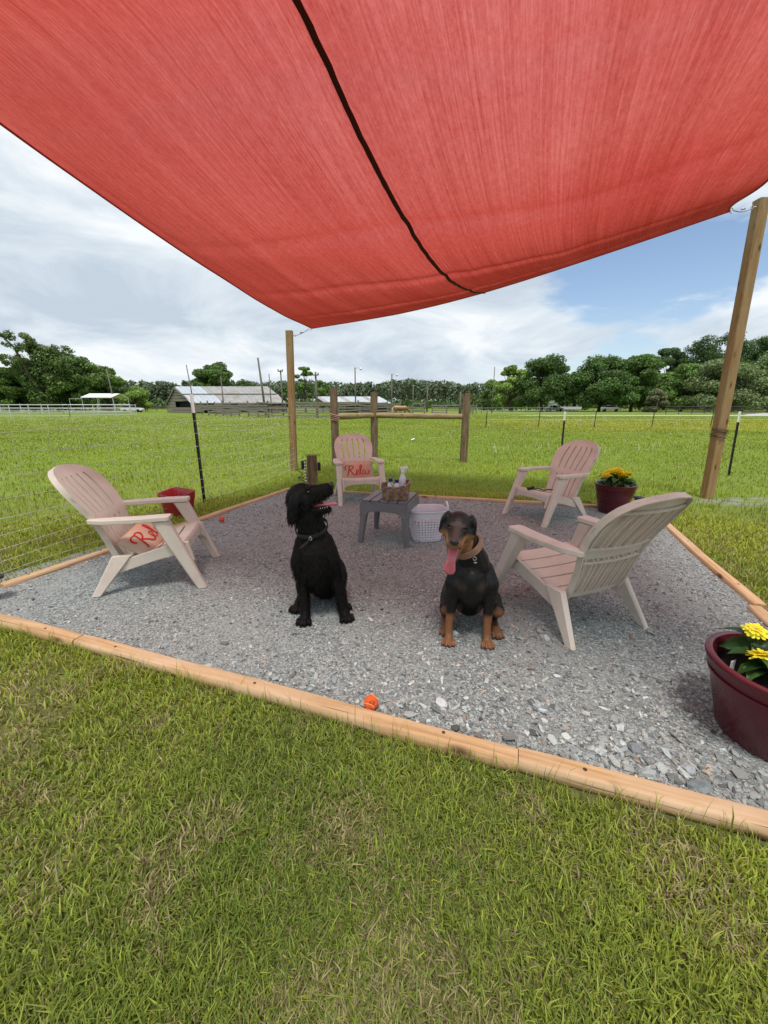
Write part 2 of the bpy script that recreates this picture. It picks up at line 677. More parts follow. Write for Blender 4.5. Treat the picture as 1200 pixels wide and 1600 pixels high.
def pad_points(n, power):
    """points of the bed, thinning out with distance from the viewer"""
    r = (0.9 ** (2 - power) + rng.random(n) * (8.0 ** (2 - power) - 0.9 ** (2 - power))) ** (1 / (2 - power))
    a = rng.uniform(R(-62), R(62), n)
    x, y = r * np.sin(a), r * np.cos(a)
    k = inside_pad(x, y, -0.01)
    return x[k], y[k]


def build_stones():
    x, y = pad_points(150000, 1.0)
    keep = rng.random(len(x)) < np.clip(0.35 + 1.5 * (fbm(x, y, 0.9, 5) - 0.35), 0.15, 1)
    x, y = x[keep], y[keep]
    r = np.hypot(x, y)
    size = rng.lognormal(math.log(0.0052), 0.38, len(x)) * (0.8 + 0.22 * r)
    scatter_stones('gravel', OCT_V, OCT_F, x, y, np.clip(size, 0.003, 0.016), 'loose grey gravel chips covering the bed')
    # coarser stones gathered along the near timber and the left edge
    x, y = pad_points(60000, 1.0)
    e = (NR - NL).normalized()
    dist = (x - NL.x) * (-e.y) + (y - NL.y) * e.x
    along = (x - NL.x) * e.x + (y - NL.y) * e.y
    right = np.clip((along - 1.8) / 2.4, 0.0, 1)
    pr = np.exp(-dist / (0.22 + 0.42 * right)) * (0.22 + 0.95 * right) + 0.10 * np.exp(-along / 0.9) + 0.012
    k = rng.random(len(x)) < pr
    x, y, rt, ds = x[k], y[k], right[k], dist[k]
    iv, iff = ico(1)
    iv = np.clip(iv * 1.25, -0.82, 0.82) * 1.15
    size = rng.lognormal(math.log(0.0080), 0.38, len(x)) * (1 + 0.75 * rt * np.exp(-ds / 0.35))
    scatter_stones('coarse_gravel', iv, iff, x, y, np.clip(size, 0.005, 0.022), 'coarser crushed stones along the near timber', 0.36)


build_stones()


def lone_stones():
    spots = [((690, 1101), 0.028, (0.52, 0.53, 0.53), 'pale chunky stone on the gravel right of the near orange ball'),
             ((580, 970), 0.016, (0.55, 0.54, 0.52), 'small whitish stone on the gravel right of the black dog'),
             ((1090, 1234), 0.036, (0.20, 0.225, 0.235), 'large flat slate-grey stone against the near timber below the burgundy pot'),
             ((992, 1172), 0.026, (0.19, 0.21, 0.22), 'dark grey upright stone left of the big burgundy pot'),
             ((968, 1138), 0.020, (0.50, 0.51, 0.51), 'light grey stone among fine gravel above the coarse stones'),
             ((1075, 1205), 0.026, (0.34, 0.36, 0.37), 'mid grey angular stone just above the large slate stone'),
             ((523, 1064), 0.020, (0.27, 0.30, 0.32), 'bluish grey stone on the gravel left of the near orange ball')]
    iv, iff = ico(2)
    for (u, v), s, c, lab in spots:
        p = at(u, v, GZ)
        d = np.array([mnoise.noise(Vector(q) * 1.7 + Vector((u, v, 0))) for q in iv])
        vv = iv * (1 + 0.45 * d[:, None]) * np.array([1.15, 0.85, 0.6]) * s
        vv = np.round(vv / (s * 0.34)) * (s * 0.34) * 0.35 + vv * 0.65     # broken facets
        o = np_obj('stone', vv, iff, M_STONE, np.tile(c, (len(vv), 1)), flat=True)
        o.location = (p.x, p.y, float(gz(np.array([p.x]), np.array([p.y]))[0]) + s * 0.3)
        o.rotation_euler = (0.2, 0.1, u)
        tag(o, lab, 'stone', 'larger stones lying in the gravel')


lone_stones()

# ------------------------------------------------------------------ landscape timbers
M_TIMBER = wood('peeled_pine', (0.60, 0.395, 0.21), (0.34, 0.185, 0.08), (1.1, 26, 26), True, 0.75, (0.56, 0.40, 0.26))


def timber(p, q, label, w=0.088, h=0.076, z=0.0, seed=0):
    p, q = Vector((*p, 0)), Vector((*q, 0))
    L = (q - p).length
    m = MB()
    prof = []
    for k in range(16):                                            # two flat faces, two rounded ones
        a = 2 * PI * k / 16
        c, s_ = math.cos(a), math.sin(a)
        prof.append((math.copysign(abs(c) ** 0.72, c) * w / 2, max(-0.42 * h, min(0.42 * h, math.copysign(abs(s_) ** 0.72, s_) * h / 2))))
    rings = []
    n = max(8, int(L / 0.08))
    for i in range(n + 1):
        x = L * i / n
        sag = 0.006 * math.sin(x * 1.7 + seed) + 0.004 * math.sin(x * 4.1 + 2 * seed)
        e = 1.0 if 0 < i < n else 0.93
        rings.append([Vector((x, y * e * (1 + 0.05 * mnoise.noise(Vector((x * 3, k, seed)))) + sag, zz * e * (1 + 0.05 * mnoise.noise(Vector((x * 2.3, k + 9, seed))))) ) for k, (y, zz) in enumerate(prof)])
    m.loft(rings)
    o = m.build('landscape_timber', M_TIMBER, smooth=40)
    d = q - p
    o.location = (p.x, p.y, z + h * 0.40)
    o.rotation_euler = (0, 0, math.atan2(d.y, d.x))
    tag(o, label, 'timber', 'timbers framing the gravel')
    for fx in (0.12, 0.5, 0.88):
        hm = MB()
        hm.lathe([(0.0075, 0), (0.0075, 0.003), (0.003, 0.0035)], 8, (L * fx, 0.004, h * 0.42 - 0.001))
        hm.build('nail', M_NAIL, o)
    return o


M_NAIL = plain('rusty_steel', (0.10, 0.06, 0.045), 0.7, 0.4, 40, metal=0.4)
nd = Vector((0.947, -0.322))
nn = Vector((0.322, 0.947))
n0 = Vector((-2.48, 2.23)) + nn * 0.045


def near_pt(s):
    return n0 + nd * s


J = 3.17
timber(near_pt(J - 2.5), near_pt(J - 0.0015), 'long peeled timber on the near edge below the two dogs', seed=1)
timber(near_pt(J + 0.0015), near_pt(J + 2.0), 'near edge timber running past the big burgundy pot', seed=2)
timber(near_pt(J - 4.9), near_pt(J - 2.508), 'near edge timber at the far left of the picture', seed=3)
ld = Vector((1.38, 3.67)).normalized()
l0 = Vector((-2.94, 2.77)) + Vector((-ld.y, ld.x)) * 0.045
timber(l0, l0 + ld * 1.55, 'left edge timber beside the chair with the orange pillow', seed=4)
timber(l0 + ld * 1.56, l0 + ld * 3.96, 'left edge timber beside the red bucket', seed=5)
bd = (BR - BL).normalized()
timber(BL + bd * 0.0, BL + bd * 2.44, 'back edge timber behind the grey side table', seed=6)
timber(BL + bd * 2.45, BL + bd * 4.0, 'back edge timber left of the far flower pot', seed=7)
timber(BL + bd * 4.01, BL + bd * 5.37, 'back edge timber behind the far flower pot', seed=9)
rd = (Vector((2.64, 2.475)) - BR).normalized()
timber(BR + rd * 0.05, BR + rd * 2.84, 'right edge timber behind the chair facing away', seed=8)
timber(BR + rd * 2.86 + Vector((-0.05, 0)), BR + rd * 4.4 + Vector((-0.05, 0)), 'right edge timber hidden behind the big burgundy pot', seed=10)

# ------------------------------------------------------------------ grass
M_GRASS = leafy('grass_blade', 0.36, 0.5, tr_tint=(1.2, 1.15, 0.5))


def blades(x, y, h, w, lean, tint, name, label, bend=0.5):
    n = len(x)
    a = rng.uniform(0, 2 * PI, n)
    face = a + rng.uniform(-0.9, 0.9, n)
    dx, dy = np.cos(a) * lean * h, np.sin(a) * lean * h
    wx, wy = -np.sin(face) * w / 2, np.cos(face) * w / 2
    zc = np.sqrt(np.clip(1 - lean ** 2, 0.04, 1)) * h
    z0 = np.full(n, -0.004)
    pt = lambda f, k, zz: np.stack([x + dx * f + wx * k, y + dy * f + wy * k, zz], -1)
    v = np.stack([pt(0, -1, z0), pt(0, 1, z0), pt(0.36 * bend * 2, -0.85, zc * 0.58), pt(0.36 * bend * 2, 0.85, zc * 0.58), pt(1.0, 0, zc * rng.uniform(0.72, 1.0, n))], 1)
    f = np.array([(0, 1, 3), (0, 3, 2), (2, 3, 4)])
    f = f[None] + (np.arange(n) * 5)[:, None, None]
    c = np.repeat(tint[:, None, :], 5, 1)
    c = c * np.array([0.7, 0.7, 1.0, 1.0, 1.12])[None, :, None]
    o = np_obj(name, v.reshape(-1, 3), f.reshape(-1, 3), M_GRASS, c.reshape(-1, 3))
    return tag(o, label, kind='stuff')


def grass_tint(x, y, n, lush):
    """blade colours: deep and fresh greens, some straw, in patches"""
    deep = np.array([0.160, 0.230, 0.047])
    fresh = np.array([0.410, 0.475, 0.076])
    straw = np.array([0.46, 0.40, 0.22])
    k = np.clip(rng.normal(0.45, 0.3, n) + (fbm(x, y, 0.9, 21) - 0.5) * 1.1 + lush, 0, 1)[:, None]
    c = deep * (1 - k) + fresh * k
    ps = np.clip((fbm(x, y, 4.5, 8, 5) - 0.50) * 2.6 + 0.06, 0.03, 0.50) * (1 - np.clip(lush, 0, 0.95))
    st = rng.random(n) < ps
    c[st] = straw * rng.uniform(0.55, 1.15, (st.sum(), 1))
    return c * rng.uniform(0.75, 1.25, (n, 1))


def wedge(n, r0, r1, power, half=70):
    r = (r0 ** (2 - power) + rng.random(n) * (r1 ** (2 - power) - r0 ** (2 - power))) ** (1 / (2 - power))
    a = rng.uniform(R(-half), R(half), n)
    return r * np.sin(a), r * np.cos(a)


def build_grass():
    x, y = wedge(330000, 0.45, 6.5, 1.25)
    bare = fbm(x, y, 1.9, 14)
    k = (~inside_pad(x, y, 0.07)) & (rng.random(len(x)) < np.clip((0.80 - bare) * 5.0, 0.45, 1))
    sx, sy = x - 6.0, y - 5.72
    sandy = np.clip(1.25 - (0.30 * sx * sx + 5.5 * sy * sy) * 1.2, 0, 1)
    k &= rng.random(len(x)) > sandy * 0.9
    x, y = x[k], y[k]
    r = np.hypot(x, y)
    n = len(x)
    tall = fbm(x, y, 2.3, 4)
    h = (0.022 + 0.052 * np.clip(tall - 0.25, 0, 1) + rng.gamma(2.0, 0.008, n)) * np.clip(0.9 + 0.05 * r, 0.9, 1.2)
    w = rng.uniform(0.0024, 0.0060, n) * (0.7 + 0.30 * r)
    lean = np.clip(rng.beta(2.2, 1.6, n), 0.08, 0.97)
    lush = np.clip((y - 2.4) / 1.8, 0, 1) * 0.45
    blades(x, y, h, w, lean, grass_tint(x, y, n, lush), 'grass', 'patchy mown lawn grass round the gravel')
    # pasture beyond
    x, y = wedge(320000, 4.5, 75, 1.15, 64)
    k = ~inside_pad(x, y, 0.13) & (rng.random(len(x)) < np.clip((74 - np.hypot(x, y)) / 45, 0, 1))
    sx, sy = x - 6.0, y - 5.72
    k &= rng.random(len(x)) > np.clip(1.0 - (0.30 * sx * sx + 5.5 * sy * sy) * 1.1, 0, 0.8)
    x, y = x[k], y[k]
    r = np.hypot(x, y)
    n = len(x)
    h = rng.uniform(0.04, 0.09, n) + 0.11 * np.clip(fbm(x, y, 0.8, 31) - 0.45, 0, 1)
    w = rng.uniform(0.003, 0.007, n) * (0.5 + 0.18 * r)
    lean = np.clip(rng.beta(1.8, 2.2, n), 0.05, 0.9)
    c = grass_tint(x, y, n, np.full(n, 0.50)) * np.array([0.78, 0.79, 0.60]) * np.clip(0.72 + 0.75 * (fbm(x, y, 0.35, 51, 5) - 0.1), 0.6, 1.25)[:, None]
    blades(x, y, h, w, lean, c, 'pasture_grass', 'bright green pasture grass beyond the gravel')
    # long wisps that the mower missed along the near timber
    s = rng.uniform(-0.6, 4.3, 900)
    off = -rng.gamma(1.5, 0.012, 900) - 0.052
    x = n0.x + nd.x * s + nn.x * off
    y = n0.y + nd.y * s + nn.y * off
    n = len(x)
    blades(x, y, rng.gamma(3.0, 0.020, n) + 0.03, rng.uniform(0.002, 0.0042, n), np.clip(rng.beta(1.3, 3, n), 0.03, 0.8), grass_tint(x, y, n, np.full(n, 0.1)), 'grass_wisps', 'longer grass wisps against the near timber')
    # dead stalks and clippings lying on the lawn
    x, y = wedge(14000, 0.5, 4.0, 1.2)
    k = (~inside_pad(x, y, 0.10)) & (fbm(x, y, 1.6, 8) > 0.47)
    x, y = x[k], y[k]
    n = len(x)
    blades(x, y, rng.uniform(0.03, 0.09, n), rng.uniform(0.0015, 0.0035, n), np.full(n, 0.97), np.array([0.34, 0.28, 0.15]) * rng.uniform(0.5, 1.2, (n, 1)), 'dry_clippings', 'dry straw-coloured clippings lying on the lawn')


build_grass()
# ------------------------------------------------------------------ shade sail and its posts
M_POSTX = wood('treated_post', (0.36, 0.225, 0.095), (0.20, 0.115, 0.045), (1.4, 20, 20), True, 0.75, (0.33, 0.25, 0.14), axis='Z')
M_POSTD = wood('weathered_post', (0.20, 0.135, 0.075), (0.085, 0.055, 0.03), (1.4, 24, 24), True, 0.8, (0.24, 0.19, 0.13), axis='Z')
M_STEEL = plain('galvanised_steel', (0.45, 0.46, 0.47), 0.4, 0.25, 20, metal=0.9)
M_ROPE = plain('grey_rope', (0.35, 0.34, 0.31), 0.85, 0.3, 60)
M_WIRE = plain('fence_wire', (0.66, 0.66, 0.62), 0.5, 0.2, 30, metal=0.3)
M_RUSTWIRE = plain('rusty_wire', (0.13, 0.085, 0.06), 0.75, 0.4, 30, metal=0.5)

PL = at(459, 735)                                   # foot of the left sail post
PR = at(1105, 778)                                  # foot of the right sail post


def rough_post(name_mb, p, q, w, square=True, seed=0, taper=1.0, seg=12):
    """post with uneven faces and chipped arrises, local coordinates"""
    p, q = Vector(p), Vector(q)
    rings = []
    n = 14
    for i in range(n + 1):
        f = i / n
        c = p.lerp(q, f)
        ww = w * (1 + (taper - 1) * f)
        r = []
        if square:
            e = 0.16
            base = [(-1 + e, -1), (0, -1.01), (1 - e, -1), (1, -1 + e), (1.01, 0), (1, 1 - e), (1 - e, 1), (0, 1.01), (-1 + e, 1), (-1, 1 - e), (-1.01, 0), (-1, -1 + e)]
        else:
            base = [(math.cos(2 * PI * k / seg), math.sin(2 * PI * k / seg)) for k in range(seg)]
        for k, (a, b) in enumerate(base):
            j = 1 + 0.035 * mnoise.noise(Vector((k * 0.9, c.z * 2.2, seed)))
            r.append(Vector((c.x + a * ww / 2 * j, c.y + b * ww / 2 * j, c.z)))
        rings.append(r)
    return name_mb.loft(rings)


def sail_post(base, top, w, label, rz):
    t = thing('sail_post', label, 'post', base, 0, 'posts holding the shade sail')
    loc = top - base
    m = MB()
    rough_post(m, (0, 0, -0.3), loc, w, True, base.x)
    o = m.build('shaft', M_POSTX, t, 35)
    return t


topL = aty(452, 517, PL.y)
topR = aty(1190, 312, PR.y)
tl = sail_post(PL, topL, 0.135, 'square brown post under the far left sail corner', 0)
tr = sail_post(PR, topR, 0.135, 'tall leaning square post holding the far right sail corner', 0)
# eye bolts at the post heads
for t, b, tp, tx in ((tl, PL, topL, 0.07), (tr, PR, topR, -0.07)):
    m = MB()
    c = tp - b + Vector((0, -0.02, -0.09))
    m.tube([c, c + Vector((tx * 1.4, 0, 0))], 0.006, 6)
    rr = [c + Vector((tx * 1.4 + 0.02 * math.cos(a) * (1 if tx > 0 else -1) + 0.02 * (1 if tx > 0 else -1), 0, 0.02 * math.sin(a))) for a in (2 * PI * k / 12 for k in range(13))]
    m.tube(rr, 0.004, 6)
    m.build('eye_bolt', M_STEEL, t, True)

# wire coil wound round the right post
wt = thing('wire_coil', 'rusty wire wound round the leaning right post', 'wire')
dirR = (topR - PR).normalized()
pc = aty(1122, 676, PR.y)
pf = (pc.z - PR.z) / dirR.z
m = MB()
for k in range(7):
    pts = []
    for j in range(25):
        a = 2 * PI * j / 24
        q = PR + dirR * (pf + (k - 3) * 0.020 + 0.012 * math.sin(a + k) + 0.01 * math.sin(2 * a + 2 * k))
        ca, sa = math.cos(a), math.sin(a)
        s_ = 0.082 / max(abs(ca), abs(sa)) ** 0.75 + 0.004 * math.sin(3 * a + k)
        pts.append(q + Vector((ca * s_, sa * s_, 0)))
    m.tube(pts, 0.0042, 5)
e0 = PR + dirR * (pf - 0.06) + Vector((0.09, -0.05, 0))
m.tube([e0, e0 + Vector((0.05, -0.03, -0.01)), e0 + Vector((0.11, -0.04, -0.035))], 0.004, 5)
m.build('strand', M_RUSTWIRE, wt, True)


def sail_material():
    m, t, b = material('shade_cloth')
    out = t.nodes['Material Output']
    uv = coords(t, (1, 1, 1), 'UV')
    sep = N(t, 'ShaderNodeSeparateXYZ')
    t.links.new(uv, sep.inputs[0])
    # knitted ribs run along the cloth; a few lighter and darker bands, creases from folding
    st = noise(t, coords(t, (1.0, 0.03, 1), 'UV'), 26, 4, 0.6)
    rib = noise(t, coords(t, (1.0, 0.012, 1), 'UV'), 330, 2, 0.8)
    cl = noise(t, uv, 5, 6, 0.6)
    grain = noise(t, coords(t, (1, 0.4, 1), 'UV'), 210, 3, 0.9)
    v = math_n(t, 'ADD', math_n(t, 'MULTIPLY', st, 0.22), math_n(t, 'ADD', math_n(t, 'MULTIPLY', rib, 0.36), math_n(t, 'ADD', math_n(t, 'MULTIPLY', cl, 0.10), math_n(t, 'MULTIPLY', grain, 0.32))))
    col = ramp(t, v, [(0.36, (0.43, 0.042, 0.026)), (0.5, (0.58, 0.066, 0.044)), (0.64, (0.72, 0.106, 0.076))])
    t.links.new(mixc(t, 1.0, col, (0.75, 0.6, 0.55), 'MULTIPLY'), b.inputs['Base Color'])
    b.inputs['Roughness'].default_value = 0.9
    b.inputs['Specular IOR Level'].default_value = 0.05
    tr = t.nodes.new('ShaderNodeBsdfTranslucent')
    lw = N(t, 'ShaderNodeLayerWeight', i_Blend=0.5)
    t.links.new(mixc(t, 1.0, col, ramp(t, lw.outputs['Facing'], [(0.2, (1.05,) * 3), (0.60, (0.85,) * 3), (0.93, (0.30,) * 3)]), 'MULTIPLY'), tr.inputs['Color'])
    hole = t.nodes.new('ShaderNodeBsdfTransparent')
    hole.inputs['Color'].default_value = (1, 1, 1, 1)
    m1 = t.nodes.new('ShaderNodeMixShader')
    m1.inputs[0].default_value = 0.62
    t.links.new(b.outputs[0], m1.inputs[1])
    t.links.new(tr.outputs[0], m1.inputs[2])
    m2 = t.nodes.new('ShaderNodeMixShader')
    # the knit has thickness: its holes close when it is looked along
    op = ramp(t, lw.outputs['Facing'], [(0.15, (1.0,) * 3), (0.55, (0.35,) * 3), (0.85, (0.0,) * 3)])
    t.links.new(math_n(t, 'MULTIPLY', op, ramp(t, v, [(0.36, (0.03,) * 3), (0.64, (0.18,) * 3)])), m2.inputs[0])
    t.links.new(m1.outputs[0], m2.inputs[1])
    t.links.new(hole.outputs[0], m2.inputs[2])
    t.links.new(m2.outputs[0], out.inputs[0])
    cr = noise(t, coords(t, (1, 0.7, 1), 'UV'), 38, 7, 0.62, 0.6)
    bn = N(t, 'ShaderNodeBump')
    bn.inputs['Strength'].default_value = 0.55
    bn.inputs['Distance'].default_value = 0.02
    t.links.new(math_n(t, 'ADD', cr, math_n(t, 'MULTIPLY', st, 0.5)), bn.inputs['Height'])
    t.links.new(bn.outputs[0], b.inputs['Normal'])
    t.links.new(bn.outputs[0], tr.inputs['Normal'])
    return m


def build_sail():
    def edge_at(plan, pix):
        """the point of a vertical sheet over the plan curve that the pixel shows"""
        d = ray(*pix)
        best = None
        n = 600
        for i in range(n):
            a, b = plan(i / n), plan((i + 1) / n)
            ca, cb = a.x * d[1] - a.y * d[0], b.x * d[1] - b.y * d[0]
            if ca * cb <= 0 and a.y > 0:
                f = ca / (ca - cb) if ca != cb else 0
                p = a.lerp(b, f)
                t = p.y / d[1]
                return (i + f) / n, CAM_H + d[2] * t
        return None

    A = aty(487, 513, PL.y - 0.25)                  # far left corner
    B = aty(1140, 330, PR.y - 0.15)                 # far right corner
    C = Vector((-3.95, 2.40, 4.15))                 # near left corner, out of the picture
    D = Vector((2.15, 0.45, 3.25))                  # near right corner, behind the viewer

    def curve(P, Q, bow):
        n = Vector((-(Q - P).y, (Q - P).x, 0)).normalized()
        return lambda s: P.lerp(Q, s) + n * (bow * 4 * s * (1 - s))

    far = curve(A, B, -0.22)
    left = curve(A, C, 0.42)
    right = curve(B, D, -0.42)
    near = curve(C, D, 0.10)

    def spline(ks, kz, soft=0.035):
        """smooth curve through knots: linear interpolation, then a running mean"""
        g = np.linspace(-0.2, 1.2, 561)
        ks, kz = np.array(ks), np.array(kz)
        lo = kz[0] + (g - ks[0]) * (kz[1] - kz[0]) / (ks[1] - ks[0])
        hi = kz[-1] + (g - ks[-1]) * (kz[-1] - kz[-2]) / (ks[-1] - ks[-2])
        y = np.where(g < ks[0], lo, np.where(g > ks[-1], hi, np.interp(g, ks, kz)))
        n = int(soft / (g[1] - g[0]))
        for _ in range(2):
            y = np.convolve(np.pad(y, n, mode='edge'), np.ones(2 * n + 1) / (2 * n + 1), 'valid')
        return lambda s: float(np.interp(s, g, y))

    def heights(plan, pix, z0, z1):
        kn = [(0.0, z0)] + [edge_at(plan, p) for p in pix] + [(1.0, z1)]
        kn = sorted(k for k in kn if k)
        ks, kz = [k[0] for k in kn], [k[1] for k in kn]
        return spline(ks, kz), kn

    # the seam ends right of the middle of the far edge
    ts = edge_at(far, (757, 457.3))[0]
    far0 = far
    far = lambda u: far0(u + 4 * (ts - 0.5) * u * (1 - u))
    zf, k1 = heights(far, [(550, 503), (620, 491), (690, 475), (755, 457.5), (825, 436), (900, 411.5), (975, 386.5), (1050, 361)], A.z, B.z)
    zl, k2 = heights(left, [(447, 495), (401, 469), (332, 424), (300, 404), (213, 345), (133, 288), (60, 237), (0, 193)], A.z, C.z)
    zr, k3 = heights(right, [(1170, 304), (1200, 284)], B.z, D.z)
    print('SAIL', [(round(a, 2), round(b, 2)) for a, b in k1], [(round(a, 2), round(b, 2)) for a, b in k2], [(round(a, 2), round(b, 2)) for a, b in k3])
    # the belly: heights of the seam as seen in the picture
    mid = lambda v: far(0.5) * (1 - v) + near(0.5) * v + left(v) * 0.5 + right(v) * 0.5 - (A * (1 - v) + B * (1 - v) + C * v + D * v) * 0.5
    ks = [edge_at(mid, p) for p in [(737, 455.5), (721, 449), (705, 440), (692, 429), (673, 407), (655, 383), (628, 340), (600, 290), (555, 200), (505, 90), (465, 0)]]
    ks = [k for k in ks if k]
    print('SEAM', [(round(a, 2), round(b, 2)) for a, b in ks])
    ks = sorted([(0.0, zf(0.5))] + ks)
    ks.append((1.0, ks[-1][1] + 0.06))
    sc_ = spline([k[0] for k in ks], [k[1] for k in ks], 0.02)
    nu, nv = 96, 96
    NM = sc_(1.0)
    drop0 = zf(0.5) + (zl(0) + zr(0)) / 2 - (A.z + B.z) / 2 - sc_(0)
    NSAG = (C.z + D.z) / 2 - NM
    P = np.zeros((nv + 1, nu + 1, 3))
    cor = {(0, 0): A, (1, 0): B, (0, 1): C, (1, 1): D}
    for j in range(nv + 1):
        v = j / nv
        for i in range(nu + 1):
            u = i / nu
            f, nr, l, r = far(u).copy(), near(u).copy(), left(v).copy(), right(v).copy()
            f.z, nr.z, l.z, r.z = zf(u), C.z + (D.z - C.z) * u - NSAG * 4 * u * (1 - u), zl(v), zr(v)
            bil = A * (1 - u) * (1 - v) + B * u * (1 - v) + C * (1 - u) * v + D * u * v
            p = f * (1 - v) + nr * v + l * (1 - u) + r * u - bil
            drop = (zf(0.5) * (1 - v) + NM * v + (zl(v) + zr(v)) / 2 - ((A.z + B.z) * (1 - v) + (C.z + D.z) * v) / 2) - sc_(v)
            drop -= drop0 * math.exp(-v / 0.03)
            p.z -= drop * (4 * u * (1 - u)) ** 0.62
            sg = (4 * u * (1 - u)) * (4 * v * (1 - v))
            # creases: long folds with the knit, a few across
            w = sg ** 0.5
            p.z += w * 0.016 * mnoise.noise(Vector((u * 22, v * 1.2, 0)))
            p.z += w * 0.022 * mnoise.noise(Vector((u * 5, v * 3.0, 5)))
            for cv, am in ((0.17, 0.020), (0.36, 0.020), (0.55, 0.018), (0.76, 0.016)):
                dd = (v - cv - 0.015 * math.sin(u * 9 + cv * 30)) * 75
                p.z += w * am * math.exp(-dd * dd)
            P[j, i] = p
    n = nu + 1
    idx = lambda j, i: j * n + i
    verts = P.reshape(-1, 3)
    mid = nu // 2
    root = thing('shade_sail', 'red knitted shade sail stretched overhead between posts', 'shade sail', tuple(A))
    uvs = np.array([[i / nu, j / nv] for j in range(nv + 1) for i in range(nu + 1)])

    def cloth(i0, i1):
        f = [(idx(j, i), idx(j, i + 1), idx(j + 1, i + 1), idx(j + 1, i)) for j in range(nv) for i in range(i0, i1)]
        used = sorted({k for q in f for k in q})
        mp = {k: q for q, k in enumerate(used)}
        f = [tuple(mp[k] for k in q) for q in f]
        o = np_obj('cloth_panel', verts[used] - np.array(A), f, M_SAIL, smooth=True, parent=root)
        lay = o.data.uv_layers.new(name='UVMap')
        li = np.zeros(len(o.data.loops), dtype=np.int32)
        o.data.loops.foreach_get('vertex_index', li)
        lay.data.foreach_set('uv', uvs[used][li].ravel())
        return o
    cloth(0, mid)
    cloth(mid, nu)
    # the seam: the two panels' doubled hems hang as a narrow dark ridge, wavering a little
    m = MB()
    rings = []
    for j in range(0, nv + 1):
        a = Vector(P[j, mid]) - A
        w = 0.018 + 0.004 * mnoise.noise(Vector((j * 0.8, 0, 3)))
        dx = 0.006 * mnoise.noise(Vector((j * 0.55, 7, 3)))
        rings.append([a + Vector((-w + dx, 0, -0.0015)), a + Vector((w + dx, 0, -0.0015)), a + Vector((w * 0.7 + dx, 0, -0.020)), a + Vector((-w * 0.7 + dx, 0, -0.020))])
    m.loft(rings)
    m.build('seam', M_SEAM, root, 50)
    # rolled hem all round with the edge cable in it
    m = MB()
    E_ = [P[0, i] for i in range(n)]
    for line in ([P[0, i] for i in range(n)], [P[j, 0] for j in range(nv + 1)], [P[j, nu] for j in range(nv + 1)], [P[nv, i] for i in range(n)]):
        m.tube([Vector(q) - A for q in line][::2], 0.011, 6)
    m.build('hem', M_HEM, root, True)
    # corner rings
    for c, to in ((A, topL), (B, topR)):
        m = MB()
        d = (to - c).normalized()
        s_ = d.cross(Vector((0, 0, 1))).normalized()
        u_ = s_.cross(d)
        ctr = c - A + d * 0.03
        m.tube([ctr + (d * math.cos(a) + u_ * math.sin(a)) * 0.028 for a in (2 * PI * k / 16 for k in range(17))], 0.005, 6)
        m.build('corner_ring', M_STEEL, root, True)
    return A, B, P


M_SAIL = sail_material()
M_SEAM = plain('seam_webbing', (0.06, 0.008, 0.007), 0.85, 0.25, 30)
M_HEM = plain('red_hem', (0.42, 0.04, 0.03), 0.85, 0.2, 30)
SA, SB, SAILP = build_sail()


def rope(a, b, label, sag=0.03, r=0.006):
    t = thing('rope', label, 'rope', a, 0)
    m = MB()
    d = b - a
    pts = [d * f + Vector((0, 0, -sag * 4 * f * (1 - f))) for f in (k / 10 for k in range(11))]
    m.tube(pts, r, 6)
    o = m.build('cord', M_ROPE, t, True)
    m = MB()                                         # turnbuckle
    m.tube([d * 0.42, d * 0.58], 0.011, 8)
    m.build('turnbuckle', M_STEEL, t, True)


rope(topL + Vector((0.09, -0.02, -0.10)), SA + (topL - SA).normalized() * 0.055, 'short cord tying the far left sail corner to its post', 0.02)
rope(topR + Vector((-0.10, -0.02, -0.10)), SB + (topR - SB).normalized() * 0.055, 'short cord tying the far right sail corner to the leaning post', 0.03)

# ------------------------------------------------------------------ wire fence on the left with its T-posts
M_TPOST = plain('green_black_paint', (0.018, 0.022, 0.02), 0.6, 0.4, 20, dirt=(0.10, 0.06, 0.04))
M_WHITE = plain('white_paint', (0.78, 0.78, 0.76), 0.5, 0.06, 14, dirt=(0.70, 0.69, 0.66))


def tpost(base, top, label, mesh=[]):
    t = thing('fence_post', label, 'fence post', base, 0, 'steel T-posts with white tips')
    L = (top - base).length
    q = (top - base).to_track_quat('Z', 'Y')
    if not mesh:
        m = MB()
        m.box((0, 0.012, (1 - 0.16) / 2), (0.036, 0.005, 0.84))
        m.box((0, -0.006, (1 - 0.16) / 2), (0.006, 0.031, 0.84))
        for k in range(16):
            m.box((0, 0.018, 0.08 + 0.05 * k), (0.014, 0.007, 0.012))
        mesh.append(m.mesh('steel_section', M_TPOST))
        m = MB()
        m.box((0, 0.012, 1 - 0.08), (0.0372, 0.0062, 0.16))
        m.box((0, -0.006, 1 - 0.08), (0.0072, 0.0322, 0.16))
        mesh.append(m.mesh('white_tip', M_WHITE))
    for nm, me in zip(('steel_section', 'white_tip'), mesh):
        o = bpy.data.objects.new(nm, me)
        COL.objects.link(o)
        o.parent = t
        o.rotation_mode = 'QUATERNION'
        o.rotation_quaternion = q
        o.scale = (1, 1, L)
    return t


tL = at(320, 787)
tpost(tL, aty(299, 616, tL.y), 'black steel T-post beside the red bucket, white tipped')
b2 = at(875, 728)
tpost(b2, aty(883, 643, b2.y), 'black T-post behind the chair facing left')
b3 = at(1138, 743)
tpost(b3, aty(1156, 643, b3.y), 'black T-post at the far right beyond the leaning post')


